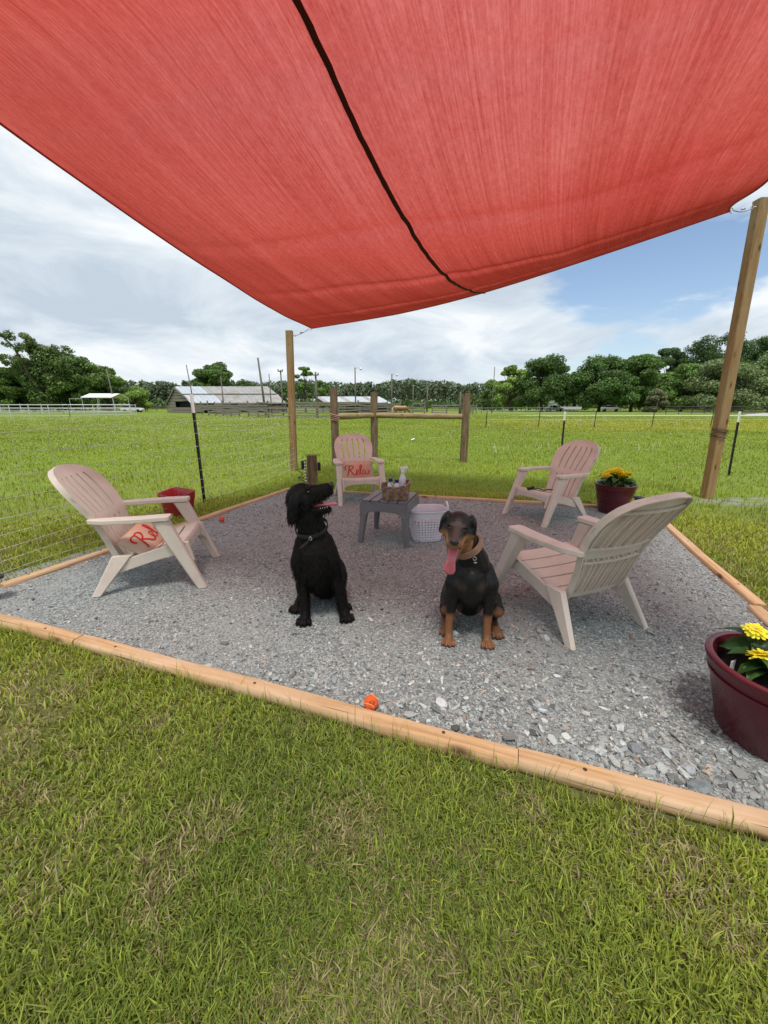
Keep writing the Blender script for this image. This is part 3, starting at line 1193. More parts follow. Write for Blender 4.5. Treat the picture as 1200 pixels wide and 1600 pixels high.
def left_fence():
    a = PL + Vector((0.07, -0.02, 0))
    d = (tL - PL)
    end = PL + d * 2.55
    t = thing('wire_fence', 'thin woven wire fence running along the left side', 'fence', tuple(PL))
    hs = [0.06, 0.16, 0.27, 0.39, 0.52, 0.67, 0.84, 1.02, 1.20]
    L = (end - a).length
    n = 40
    for k, h in enumerate(hs):
        m = MB()
        m.tube([a - PL + (end - a) * (i / n) + Vector((0, 0, h + 0.012 * math.sin(i * 0.5 + k) - 0.02 * math.sin(PI * ((i / n * 2.55) % 1)))) for i in range(n + 1)], 0.0021 if k else 0.0024, 4)
        m.build('wire', M_WIRE, t, True)
    m = MB()
    s = 0.1
    while s < L:
        p = a - PL + (end - a) * (s / L)
        m.tube([p + Vector((0, 0, 0.05)), p + Vector((0.004, 0, 0.6)), p + Vector((0, 0, 1.2))], 0.0016, 3)
        s += 0.30
    o = m.build('stay_wire', M_WIRE, t)
    o['kind'] = 'stuff'


left_fence()

# ------------------------------------------------------------------ braced timber corner (three posts, two rails)
def brace_fence():
    A_, B_, C_ = at(525, 727), at(585, 716), at(724, 722)
    t = thing('rail_fence', 'brown corner brace of three posts and two round rails', 'fence', tuple(A_))
    tops = [aty(524, 606, A_.y), aty(584, 613, B_.y), aty(723, 614, C_.y)]
    for k, (b, tp, r) in enumerate(zip((A_, B_, C_), tops, (0.19, 0.20, 0.20))):
        m = MB()
        rough_post(m, (0, 0, -0.2), (0, 0, tp.z), r, False, k + 3.3, 0.94)
        o = m.build('post', M_POSTD, t, 40)
        o.location = b - A_
    M_RAIL = wood('rail_wood', (0.34, 0.25, 0.13), (0.16, 0.11, 0.055), (1.0, 16, 16), True, 0.75, (0.36, 0.29, 0.17), axis='Z')
    za = aty(533, 651, A_.y).z
    zb = aty(585, 649, B_.y).z
    zc = aty(724, 651, C_.y).z
    for p, q, z0, z1, w in ((A_, B_, za, zb, 0.15), (B_, C_, zb, zc, 0.15)):
        d = (q - p)
        u_ = d.normalized()
        s0, s1 = p + u_ * 0.075, q - u_ * 0.075
        s0.z, s1.z = z0, z1
        m = MB()
        L = (s1 - s0).length
        rough_post(m, (0, 0, 0), (0, 0, L), w, False, p.x, 0.9)
        o = m.build('rail', M_RAIL, t, 40)
        o.location = s0 - A_
        o.rotation_mode = 'QUATERNION'
        o.rotation_quaternion = (s1 - s0).to_track_quat('Z', 'Y')
    # faded twine round the first joint with tails hanging
    m = MB()
    c = Vector((0, 0, za))
    for k in range(6):
        m.tube([c + Vector((0.112 * math.cos(a) + 0.02, 0.112 * math.sin(a), -0.05 + 0.02 * k + 0.03 * math.sin(a + k))) for a in (2 * PI * j / 16 for j in range(17))], 0.007, 5)
    m.tube([c + Vector((0.11, -0.03, -0.04)), c + Vector((0.115, -0.03, -0.5)), c + Vector((0.12, -0.04, -1.0))], 0.004, 4)
    m.tube([c + Vector((-0.11, -0.03, 0)), c + Vector((-0.13, -0.05, -0.4)), c + Vector((-0.15, -0.05, -0.9))], 0.004, 4)
    m.build('twine', plain('pink_twine', (0.48, 0.26, 0.22), 0.9, 0.4, 40), t, True)


brace_fence()

# ------------------------------------------------------------------ short post hung with solar fittings
def stub_post():
    b = at(489, 757)
    tp = aty(489, 711, b.y)
    m = MB()
    rough_post(m, (0, 0, -0.2), (0, 0, tp.z), 0.19, False, 8.8, 0.97)
    o = m.build('short_post', M_POSTD, None, 40)
    o.location = b
    tag(o, 'short brown stub post behind the black dog', 'post')
    black = plain('black_plastic', (0.012, 0.012, 0.013), 0.4, 0.3, 20)
    for dx, dz, lab in ((-0.155, 0.34, 'small black solar lamp on the left of the stub post'), (0.135, 0.40, 'small black solar lamp on the right of the stub post')):
        t = thing('solar_lamp', lab, 'lamp', (b.x + dx, b.y - 0.05, tp.z - dz * 0.5), 0)
        m = MB()
        m.box((0, 0, 0), (0.055, 0.05, 0.15))
        m.build('case', black, t, bevel=0.008)
        m = MB()
        m.box((0, -0.028, 0.03), (0.044, 0.006, 0.06))
        m.build('panel', plain('solar_glass', (0.02, 0.03, 0.06), 0.15, 0.2, 10), t)
    t = thing('light_chain', 'white beaded lamp strip hanging on the stub post', 'lamp strip', (b.x - 0.105, b.y - 0.10, tp.z - 0.10))
    m = MB()
    m.tube([(0, 0, 0.02), (0.004, 0, -0.2), (0, 0, -0.55)], 0.016, 6)
    m.build('strip', black, t, True)
    wm = []
    for k in range(9):
        m = MB()
        if not wm:
            m.ell((0, 0, 0), (0.018, 0.014, 0.02), None, 8, 6)
            wm.append(m.mesh('bulb', M_WHITE, True))
        o = bpy.data.objects.new('bulb', wm[0])
        COL.objects.link(o)
        o.parent = t
        o.location = (0, -0.014, -0.02 - 0.055 * k)
    t = thing('coiled_cable', 'dark curly cable dangling left of the stub post', 'cable', (b.x - 0.20, b.y - 0.05, tp.z - 0.26))
    m = MB()
    pts = []
    for k in range(70):
        a = k * 0.42
        rr = 0.055 + 0.02 * math.sin(k * 0.31)
        pts.append(Vector((rr * math.cos(a) - 0.01 * math.sin(k * 0.2), rr * 0.5 * math.sin(a), -0.0048 * k + 0.03 * math.sin(a * 0.5))))
    m.tube(pts, 0.005, 5)
    m.build('coil', black, t, True)


stub_post()
# ------------------------------------------------------------------ moulded adirondack chairs
M_RESIN = plain('mushroom_resin', (0.62, 0.55, 0.475), 0.5, 0.08, 5, 0.12, 0.001, dirt=(0.44, 0.37, 0.31))

BACK = [(-0.150, 0.225), (-0.195, 0.33), (-0.238, 0.44), (-0.285, 0.555), (-0.350, 0.665), (-0.418, 0.770), (-0.478, 0.865), (-0.530, 0.945)]
BW = [(0.225, 0.225), (0.33, 0.228), (0.44, 0.236), (0.555, 0.262), (0.67, 0.292), (0.76, 0.300), (0.82, 0.290), (0.87, 0.258), (0.91, 0.205), (0.932, 0.130), (0.945, 0.0)]


def lerp_tab(tab, x, k=1):
    for a, b in zip(tab, tab[1:]):
        if x <= b[0]:
            f = (x - a[0]) / (b[0] - a[0])
            return a[1] + (b[1] - a[1]) * f
    return tab[-1][1]


BZ = [(z, y) for y, z in BACK]


def back_pt(s, z, off=0.0):
    """point of the scooped back, s = -1..1 across, off behind the face"""
    w = lerp_tab(BW, z)
    y = lerp_tab(BZ, z)
    x = s * w
    scoop = 0.055 * (abs(x) / 0.30) ** 2 * min(1, max(0.25, (z - 0.2) / 0.4))
    return Vector((x, y + scoop - off * 0.9, z - off * 0.42))


def back_patch(m, s0, s1, z0, z1, ns=3, nz=8, th=0.020, crown=0.0):
    f, b = [], []
    for j in range(nz + 1):
        z = z0 + (z1 - z0) * j / nz
        for i in range(ns + 1):
            s = s0 + (s1 - s0) * i / ns
            c = crown * (1 - (2 * i / ns - 1) ** 2)
            f.append(back_pt(s, z, -c))
            b.append(back_pt(s, z, th))
    n = (ns + 1)
    M_ = len(f)
    q = []
    for j in range(nz):
        for i in range(ns):
            a = j * n + i
            q.append((a, a + 1, a + n + 1, a + n))
            q.append((M_ + a, M_ + a + n, M_ + a + n + 1, M_ + a + 1))
    for j in range(nz):
        q.append((j * n, (j + 1) * n, M_ + (j + 1) * n, M_ + j * n))
        q.append((j * n + ns, M_ + j * n + ns, M_ + (j + 1) * n + ns, (j + 1) * n + ns))
    for i in range(ns):
        q.append((i, M_ + i, M_ + i + 1, i + 1))
        a = nz * n + i
        q.append((a, a + 1, M_ + a + 1, M_ + a))
    m.add(f + b, q)


def make_chair():
    t = thing('adirondack_chair', 'mushroom adirondack chair', 'chair')
    # seat: five planks stepping down to the rear, the front one rolled over
    seat = [(-0.120, 0.247), (-0.030, 0.274), (0.060, 0.302), (0.150, 0.330), (0.240, 0.357)]
    for k, (y, z) in enumerate(seat):
        m = MB()
        w = 0.0385
        sl = 0.0125
        half = 0.236 + 0.012 * k
        if k < 4:
            prof = [(-w, -sl - 0.016), (w, sl - 0.016), (w, sl - 0.003), (w - 0.004, sl), (-w + 0.004, -sl), (-w, -sl - 0.003)]
        else:
            prof = [(-w, -sl - 0.016), (w + 0.012, sl - 0.016), (w + 0.020, sl - 0.046), (w + 0.034, sl - 0.046), (w + 0.032, sl - 0.018), (w + 0.020, sl - 0.001), (w, sl + 0.004), (-w + 0.004, -sl), (-w, -sl - 0.003)]
        rings = []
        for i in range(7):
            x = -half + 2 * half * i / 6
            dip = -0.010 * (1 - (x / half) ** 2)
            rings.append([Vector((x, y + a, z + b + dip)) for a, b in prof])
        m.loft(rings)
        m.build('seat_slat', M_RESIN, t, 40)
    # back: waist band, arched head, two stiles, upper and lower slats between slots
    m = MB()
    back_patch(m, -1, 1, 0.525, 0.585, 14, 3)
    back_patch(m, -1, 1, 0.862, 0.945, 14, 12)
    back_patch(m, -1, -0.90, 0.585, 0.862, 1, 10)
    back_patch(m, 0.90, 1, 0.585, 0.862, 1, 10)
    back_patch(m, -1, -0.90, 0.228, 0.525, 1, 8)
    back_patch(m, 0.90, 1, 0.228, 0.525, 1, 8)
    back_patch(m, -0.90, 0.90, 0.228, 0.262, 10, 1)
    m.build('back_frame', M_RESIN, t, 50)
    e = 1.8 / 6
    for k in range(6):
        g0 = 0.034 if k else 0.0
        g1 = 0.034 if k < 5 else 0.0
        for z0, z1 in ((0.585, 0.862), (0.262, 0.525)):
            m = MB()
            back_patch(m, -0.9 + e * k + g0, -0.9 + e * (k + 1) - g1, z0, z1, 2, 8, 0.010, 0.002)
            for q in (-0.9 + e * k + g0 + 0.012, -0.9 + e * (k + 1) - g1 - 0.042):      # turned-back lips stiffen each slat
                back_patch(m, q, q + 0.030, z0 + 0.004, z1 - 0.004, 1, 8, 0.030, -0.004)
            m.build('back_slat', M_RESIN, t, 50)
    # turned-back flange along the rim, stiffening ribs behind
    m = MB()
    pts = [back_pt(-1, 0.24 + 0.6 * i / 14, 0.012) for i in range(15)]
    top = [back_pt(-1, z, 0.012) for z in (0.86, 0.88, 0.90, 0.915, 0.93, 0.940)]
    line = pts + top
    line = line + [back_pt(0, 0.9455, 0.012)] + [Vector((-p.x, p.y, p.z)) for p in reversed(line)]
    rings = []
    for p in line:
        o = Vector((p.x * 0.965, p.y, p.z - (0.006 if p.z > 0.8 else 0)))
        d = Vector((0, -0.9, -0.42))
        rings.append([p, p + d * 0.030, o + d * 0.030, o])
    m.loft(rings)
    m.build('rim', M_RESIN, t, 45)
    m = MB()
    for z in (0.50, 0.60, 0.85):
        pr = []
        for i in range(11):
            s = -0.93 + 1.86 * i / 10
            a = back_pt(s, z, 0.0205)
            d = Vector((0, -0.9, -0.42))
            up = Vector((0, -0.42, 0.9)) * 0.006
            pr.append([a - up, a + up, a + up + d * 0.014, a - up + d * 0.014])
        m.loft(pr)
    m.build('stiffening_rib', M_RESIN, t, 45)
    for sx in (-1, 1):
        # arm: wide flat paddle narrowing to the waist of the back
        top = [(0.360, 0.18), (0.364, 0.225), (0.352, 0.245), (0.266, 0.245), (0.256, 0.225), (0.256, 0.18), (0.264, 0.06), (0.262, -0.08), (0.252, -0.22), (0.268, -0.300), (0.300, -0.300), (0.345, -0.20), (0.366, -0.05), (0.372, 0.06)]
        m = MB()
        poly = [Vector((sx * x, y, 0.548 + 0.010 * (y + 0.3))) for x, y in top]
        m.prism(poly, (0, 0, 1), 0.034)
        m.build('arm', M_RESIN, t, bevel=0.006)
        # front leg: broad channel raked forward, face plate and side plate
        m = MB()
        m.tbar((sx * 0.306, 0.175, 0.5475), (sx * 0.332, 0.405, 0.0), (0.082, 0.115), (0.054, 0.066), 0.2)
        m.build('front_leg', M_RESIN, t, 40)
        m = MB()
        m.tbar((sx * 0.268, -0.130, 0.285), (sx * 0.310, -0.325, 0.0), (0.046, 0.135), (0.036, 0.062), 0.22)
        m.build('rear_leg', M_RESIN, t, 40)
        # side rail with an arched lower edge
        m = MB()
        up = [(-0.19, 0.225), (-0.10, 0.262), (0.10, 0.318), (0.27, 0.365), (0.335, 0.36)]
        lo = [(0.365, 0.20), (0.315, 0.245), (0.24, 0.262), (0.10, 0.232), (-0.05, 0.188), (-0.13, 0.165), (-0.19, 0.150)]
        m.prism([Vector((sx * 0.258, y, z)) for y, z in up + lo], (sx, 0, 0), 0.026)
        m.build('side_rail', M_RESIN, t, bevel=0.004)
    # apron below the rolled front edge
    m = MB()
    ap = [(-0.268, 0.345), (0.268, 0.345), (0.272, 0.20), (0.25, 0.235), (0.19, 0.262), (0.0, 0.275), (-0.19, 0.262), (-0.25, 0.235), (-0.272, 0.20)]
    m.prism([Vector((x, 0.307 + 0.06 * (0.345 - z), z)) for x, z in ap], (0, -1, 0.0), 0.014)
    m.build('apron', M_RESIN, t, bevel=0.003)
    return t


CH_Z = GZ + 0.004
chair0 = make_chair()


def put_chair(u, v, heading, label, first=[True], s=1.0):
    """heading: direction the sitter looks, degrees from +X"""
    p = at(u, v, CH_Z)
    rz = R(heading - 90)
    if first[0]:
        first[0] = False
        chair0.location = p
        chair0.rotation_euler = (0, 0, rz)
        chair0['label'] = label
        chair0['group'] = 'adirondack chairs round the gravel'
        return chair0
    return dup(chair0, p, rz, label, 'adirondack chairs round the gravel')


chL = put_chair(247, 898, 14, 'mushroom chair on the left with an orange pillow slumped in its seat')
chC = put_chair(560, 778, -76, 'mushroom chair facing the viewer behind the side table, pillow upright')
chB = put_chair(855, 806, 205, 'mushroom chair beside the far flower pot, a black strap on its seat')
chR = put_chair(885, 955, 112, 'empty mushroom chair on the right seen from behind')

# ------------------------------------------------------------------ pillows with red script
def pillow_material():
    m, t, b = material('ombre_cotton')
    v = coords(t)
    sep = N(t, 'ShaderNodeSeparateXYZ')
    t.links.new(v, sep.inputs[0])
    f = math_n(t, 'ADD', math_n(t, 'MULTIPLY', sep.outputs[0], 2.0), 0.5)
    f = math_n(t, 'ADD', f, math_n(t, 'MULTIPLY', noise(t, v, 9, 5), 0.25))
    c = ramp(t, f, [(0.1, (0.50, 0.40, 0.31)), (0.45, (0.55, 0.37, 0.27)), (0.72, (0.58, 0.30, 0.21)), (1.0, (0.52, 0.38, 0.29))])
    t.links.new(c, b.inputs['Base Color'])
    b.inputs['Roughness'].default_value = 0.9
    b.inputs['Specular IOR Level'].default_value = 0.1
    bump(t, b, noise(t, v, 160, 2, 0.7), 0.3, 0.002)
    return m


M_PILLOW = pillow_material()
M_INK = plain('red_print', (0.46, 0.018, 0.018), 0.85, 0.15, 20)
PW, PH, PT = 0.245, 0.145, 0.062


def pz(x, y):
    a, b = min(1, abs(x) / PW), min(1, abs(y) / PH)
    return PT * ((1 - a ** 2.6) * (1 - b ** 2.6)) ** 0.55


STROKES = [  # script "Relax": (points, width) in pillow units, x -1..1
    ([(-0.88, 0.10), (-0.92, 0.38), (-0.80, 0.60), (-0.60, 0.55), (-0.66, 0.1), (-0.74, -0.45), (-0.80, -0.62)], 0.030),
    ([(-0.62, 0.56), (-0.44, 0.62), (-0.34, 0.42), (-0.46, 0.14), (-0.66, 0.06)], 0.034),
    ([(-0.60, 0.06), (-0.46, -0.25), (-0.34, -0.52), (-0.22, -0.58), (-0.14, -0.40)], 0.036),
    ([(-0.14, -0.40), (-0.02, -0.22), (0.02, -0.05), (-0.05, 0.05), (-0.14, -0.10), (-0.12, -0.40), (-0.02, -0.54), (0.08, -0.42)], 0.024),
    ([(0.08, -0.42), (0.22, 0.20), (0.26, 0.60), (0.19, 0.66), (0.14, 0.30), (0.14, -0.30), (0.20, -0.54), (0.28, -0.42)], 0.024),
    ([(0.50, -0.02), (0.40, 0.02), (0.32, -0.20), (0.34, -0.48), (0.44, -0.48), (0.52, -0.10), (0.50, -0.40), (0.58, -0.54), (0.66, -0.42)], 0.022),
    ([(0.66, 0.02), (0.74, -0.06), (0.80, -0.46), (0.88, -0.52)], 0.022),
    ([(0.90, 0.02), (0.80, -0.22), (0.66, -0.54)], 0.018)]


def smooth_line(pts, n=6):
    out = []
    P_ = [pts[0]] + list(pts) + [pts[-1]]
    for i in range(1, len(P_) - 2):
        p0, p1, p2, p3 = (Vector((*q, 0)) for q in P_[i - 1:i + 3])
        for k in range(n):
            f = k / n
            out.append(0.5 * ((2 * p1) + (p2 - p0) * f + (2 * p0 - 5 * p1 + 4 * p2 - p3) * f * f + (3 * p1 - p0 - 3 * p2 + p3) * f ** 3))
    out.append(Vector((*pts[-1], 0)))
    return out


def make_pillow(label, flip=False):
    t = thing('pillow', label, 'pillow', (0, 0, 0), 0, 'orange pillows on the chairs')
    m = MB()
    nx, ny = 26, 18
    vs = []
    for sgn in (1, -1):
        for j in range(ny + 1):
            for i in range(nx + 1):
                x, y = (2 * i / nx - 1), (2 * j / ny - 1)
                pin = 1 - 0.05 * (1 - x * x) * abs(y) ** 3 - 0.05 * (1 - y * y) * abs(x) ** 3
                X, Y = x * PW * pin, y * PH * pin
                z = sgn * pz(x * PW, y * PH) * (1 + 0.10 * mnoise.noise(Vector((x * 2.5, y * 2.5, sgn))))
                vs.append(Vector((X, Y, z)))
    n = nx + 1
    M_ = n * (ny + 1)
    fs = []
    for j in range(ny):
        for i in range(nx):
            a = j * n + i
            fs.append((a, a + 1, a + n + 1, a + n))
            fs.append((M_ + a, M_ + a + n, M_ + a + n + 1, M_ + a + 1))
    m.add(vs, fs)
    o = m.build('cover', M_PILLOW, t, True)
    wm = o.modifiers.new('weld', 'WELD')
    wm.merge_threshold = 0.0005
    m = MB()
    for pts, w in STROKES:
        line = smooth_line(pts)
        k = len(line)
        L_, R_ = [], []
        for i, p in enumerate(line):
            d = (line[min(i + 1, k - 1)] - line[max(i - 1, 0)])
            d = Vector((d.x * PW, d.y * PH, 0)).normalized()
            c = Vector((p.x * PW * 0.86, p.y * PH * 0.86, 0))
            q = Vector((-d.y, d.x, 0)) * (w * PW * (0.45 + 0.55 * abs(d.y)))
            for s_, lst in ((1, L_), (-1, R_)):
                e = c + q * s_
                e.z = pz(e.x, e.y) * 1.03 + 0.0045
                lst.append(e)
        m.add(L_ + R_, [(i, i + 1, k + i + 1, k + i) for i in range(k - 1)])
    m.build('red_script', M_INK, t)
    m = MB()
    line = [Vector((PW * x * 0.995, PH * y * 0.995, 0)) for x, y in [(-1 + 0.1 * i, -1) for i in range(20)] + [(1, -1 + 0.1 * i) for i in range(20)] + [(1 - 0.1 * i, 1) for i in range(20)] + [(-1, 1 - 0.1 * i) for i in range(21)]]
    pin = []
    for p in line:
        x, y = p.x / PW, p.y / PH
        k = 1 - 0.05 * (1 - x * x) * abs(y) ** 3 - 0.05 * (1 - y * y) * abs(x) ** 3
        pin.append(Vector((p.x * k, p.y * k, 0)))
    m.tube(pin, 0.004, 5, False)
    m.build('piping', M_PILLOW, t, True)
    return t


def seat_on(chair, t, M_):
    t.matrix_world = chair.matrix_basis @ M_


pC = make_pillow('orange pillow with red Relax script, upright in the middle chair')
# upright against the back: pillow's up leans with the back
seat_on(chC, pC, Matrix.Translation((0.0, -0.035, 0.408)) @ Matrix.Rotation(PI, 4, 'Z') @ Matrix.Rotation(R(66), 4, 'X'))
pL = make_pillow('orange pillow slumped diagonally in the left chair')
seat_on(chL, pL, Matrix.Translation((0.045, -0.020, 0.352)) @ Matrix.Rotation(R(180 - 26), 4, 'Z') @ Matrix.Rotation(R(36), 4, 'X') @ Matrix.Rotation(R(20), 4, 'Z') @ Matrix.Scale(0.92, 4))

# black strap with a buckle lying on the far right chair
M_BLACK = plain('black_webbing', (0.014, 0.014, 0.015), 0.7, 0.3, 60)
t = thing('strap', 'black strap with a buckle lying on the seat of the far right chair', 'strap')
m = MB()
pts = [(-0.12, -0.06, 0), (-0.05, -0.02, 0.012), (0.02, 0.03, 0.006), (0.09, 0.05, 0.02), (0.16, 0.10, 0.012)]
m.loft([[Vector(p) + Vector((0.006, -0.016, 0)), Vector(p) + Vector((-0.006, 0.016, 0)), Vector(p) + Vector((-0.006, 0.016, 0.008)), Vector(p) + Vector((0.006, -0.016, 0.008))] for p in pts])
m.build('webbing', M_BLACK, t)
m = MB()
m.box((0.17, 0.11, 0.028), (0.06, 0.05, 0.03), Matrix.Rotation(0.6, 3, 'Z'))
m.box((0.14, 0.09, 0.045), (0.03, 0.07, 0.02), Matrix.Rotation(0.3, 3, 'Z'))
m.build('buckle', M_BLACK, t, bevel=0.004)
t.matrix_world = chB.matrix_basis @ Matrix.Translation((-0.02, 0.10, 0.345)) @ Matrix.Rotation(R(35), 4, 'Z')
# ------------------------------------------------------------------ grey side table with the wicker basket
M_GREY = plain('charcoal_resin', (0.14, 0.142, 0.152), 0.45, 0.12, 7, 0.08, 0.001, dirt=(0.14, 0.137, 0.132))


def side_table():
    a, b = at(568, 846, CH_Z), at(634, 853, CH_Z)
    d = (b - a)
    rz = math.atan2(d.y, d.x)
    W = d.length + 0.055
    D_ = 0.50
    H_ = 0.455
    c = (a + b) / 2 + Vector((-d.y, d.x, 0)).normalized() * (D_ / 2 - 0.03)
    t = thing('side_table', 'charcoal resin side table between the dogs and the middle chair', 'side table', c, rz)
    w, e = W / 2 - 0.02, D_ / 2
    n = 5
    sw = 2 * w / n
    for k in range(n):
        m = MB()
        x = -w + sw * (k + 0.5)
        m.box((x, 0, H_ - 0.010), (sw - 0.012, 2 * e, 0.020))
        m.build('top_slat', M_GREY, t, bevel=0.003)
    # aprons with arched lower edges running into the legs
    for sy in (-1, 1):
        m = MB()
        z0 = H_ - 0.021
        pl = [(-w - 0.012, z0), (w + 0.012, z0), (w + 0.02, z0 - 0.15), (w - 0.045, z0 - 0.15), (w - 0.065, z0 - 0.115), (w - 0.11, z0 - 0.096), (0, z0 - 0.088), (-w + 0.11, z0 - 0.096), (-w + 0.065, z0 - 0.115), (-w + 0.045, z0 - 0.15), (-w - 0.02, z0 - 0.15)]
        m.prism([Vector((x, sy * (e - 0.002) + sy * (z0 - z) * 0.06, z)) for x, z in pl], (0, -sy, 0), 0.02)
        m.build('apron', M_GREY, t, bevel=0.004)
    for sx in (-1, 1):
        m = MB()
        pl = [(-e + 0.02, z0), (e - 0.02, z0), (e - 0.02, z0 - 0.15), (e - 0.06, z0 - 0.15), (e - 0.08, z0 - 0.112), (e - 0.12, z0 - 0.096), (0, z0 - 0.088), (-e + 0.12, z0 - 0.096), (-e + 0.08, z0 - 0.112), (-e + 0.06, z0 - 0.15), (-e + 0.02, z0 - 0.15)]
        m.prism([Vector((sx * (w + 0.012) + sx * (z0 - z) * 0.06, y, z)) for y, z in pl], (-sx, 0, 0), 0.02)
        m.build('apron', M_GREY, t, bevel=0.004)
        for sy in (-1, 1):
            m = MB()
            m.tbar((sx * (w - 0.020), sy * (e - 0.034), z0 - 0.12), (sx * (w + 0.012), sy * (e + 0.008), 0), (0.072, 0.072), (0.048, 0.048), 0.2)
            m.build('leg', M_GREY, t, 40)
    m = MB()
    m.box((0, 0, z0 - 0.012), (2 * w - 0.02, 2 * e - 0.03, 0.012))
    m.build('under_panel', M_GREY, t)
    return t, H_


TABLE, TABLE_H = side_table()


def weave_material():
    m, t, b = material('wicker')
    n1 = noise(t, coords(t), 30, 4, 0.6)
    c = ramp(t, n1, [(0.3, (0.10, 0.055, 0.03)), (0.5, (0.24, 0.15, 0.09)), (0.72, (0.42, 0.32, 0.22))])
    t.links.new(c, b.inputs['Base Color'])
    b.inputs['Roughness'].default_value = 0.7
    return m


M_WICKER = weave_material()


def wicker_basket():
    top = CH_Z + TABLE_H + 0.001
    c = at(618, 778, top)
    t = thing('wicker_basket', 'brown wicker caddy of bottles on the grey side table', 'basket', c, TABLE.rotation_euler.z + 0.25)
    hw, hd = 0.125, 0.105

    def rim(a, z):
        k = 1 + 0.12 * z / 0.15
        ca, sa = math.cos(a), math.sin(a)
        p = 5
        r = 1 / (abs(ca) ** p + abs(sa) ** p) ** (1 / p)
        return Vector((ca * r * hw * k, sa * r * hd * k, z))
    n = 44
    htop = lambda a: 0.135 + 0.05 * max(0, math.cos(a)) ** 2 + 0.01 * math.cos(2 * a)
    m = MB()
    rows = 11
    for r_ in range(rows):                              # woven strands, over and under the uprights
        f = (r_ + 0.5) / rows
        pts = []
        for k in range(n + 1):
            a = 2 * PI * k / n
            q = rim(a, f * htop(a))
            o = (1 if (k + r_) % 2 else -1) * 0.004
            q += Vector((math.cos(a), math.sin(a), 0)) * o
            pts.append(q)
        m.tube(pts, 0.0062, 5, False)
    o = m.build('weave', M_WICKER, t, True)
    m = MB()
    for k in range(0, n, 2):
        a = 2 * PI * (k + 0.5) / n
        m.tube([rim(a, 0), rim(a, htop(a))], 0.004, 5)
    m.build('uprights', M_WICKER, t, True)
    m = MB()
    m.tube([rim(2 * PI * k / n, htop(2 * PI * k / n)) for k in range(n + 1)], 0.010, 6, False)
    m.build('rolled_rim', M_WICKER, t, True)
    m = MB()
    m.loft([[rim(2 * PI * k / n, 0.003) * 0.97 for k in range(n)], [rim(2 * PI * k / n, 0.009) * 0.97 for k in range(n)]])
    m.build('base', M_WICKER, t)
    m = MB()
    a0 = rim(PI * 1.28, 0.13)
    m.tube([a0 + Vector((-0.03, -0.004, 0)), a0 + Vector((0.0, -0.012, 0.05)), a0 + Vector((0.03, -0.012, 0.065)), a0 + Vector((0.06, -0.012, 0.05)), a0 + Vector((0.095, -0.004, -0.005))], 0.005, 6)
    m.build('handle', M_WICKER, t, True)
    # bottles
    M_CLEAR = plain('milky_plastic', (0.62, 0.65, 0.68), 0.3, 0.08, 6)
    M_BLUE = plain('blue_cap', (0.015, 0.022, 0.16), 0.35, 0.15, 10)
    M = t.matrix_basis
    for (x, y, h, r, lab) in ((-0.050, -0.035, 0.175, 0.034, 'white bottle with a blue cap, leftmost in the wicker caddy'), (0.012, -0.030, 0.165, 0.034, 'white bottle with a blue cap in the middle of the wicker caddy')):
        b_ = thing('bottle', lab, 'bottle', M @ Vector((x, y, 0.010)), 0.4, 'bottles in the wicker caddy')
        m = MB()
        m.lathe([(r * 0.9, 0), (r, 0.006), (r, h * 0.72), (r * 0.8, h * 0.84), (r * 0.42, h * 0.93), (r * 0.42, h * 0.95)], 16)
        m.build('body', M_CLEAR, b_, 40)
        m = MB()
        m.lathe([(r * 0.62, h * 0.951), (r * 0.64, h * 1.12), (r * 0.5, h * 1.15)], 14)
        m.build('cap', M_BLUE, b_, 40)
    b_ = thing('spray_bottle', 'white trigger spray bottle standing in the wicker caddy', 'bottle', M @ Vector((0.070, 0.030, 0.010)), 0.5, 'bottles in the wicker caddy')
    m = MB()
    m.lathe([(0.036, 0), (0.038, 0.008), (0.038, 0.16), (0.030, 0.20), (0.015, 0.235), (0.014, 0.252)], 16)
    m.build('body', M_CLEAR, b_, 40)
    m = MB()
    m.lathe([(0.018, 0.2525), (0.018, 0.275), (0.012, 0.28)], 12)
    m.box((0.010, 0, 0.294), (0.075, 0.024, 0.028))
    m.box((0.055, 0, 0.296), (0.02, 0.014, 0.016))
    m.build('spray_head', M_WHITE, b_, bevel=0.004)
    m = MB()
    m.tube([(0.030, 0, 0.279), (0.040, 0, 0.262), (0.036, 0, 0.238)], 0.005, 6)
    m.build('trigger', M_WHITE, b_, True)


wicker_basket()


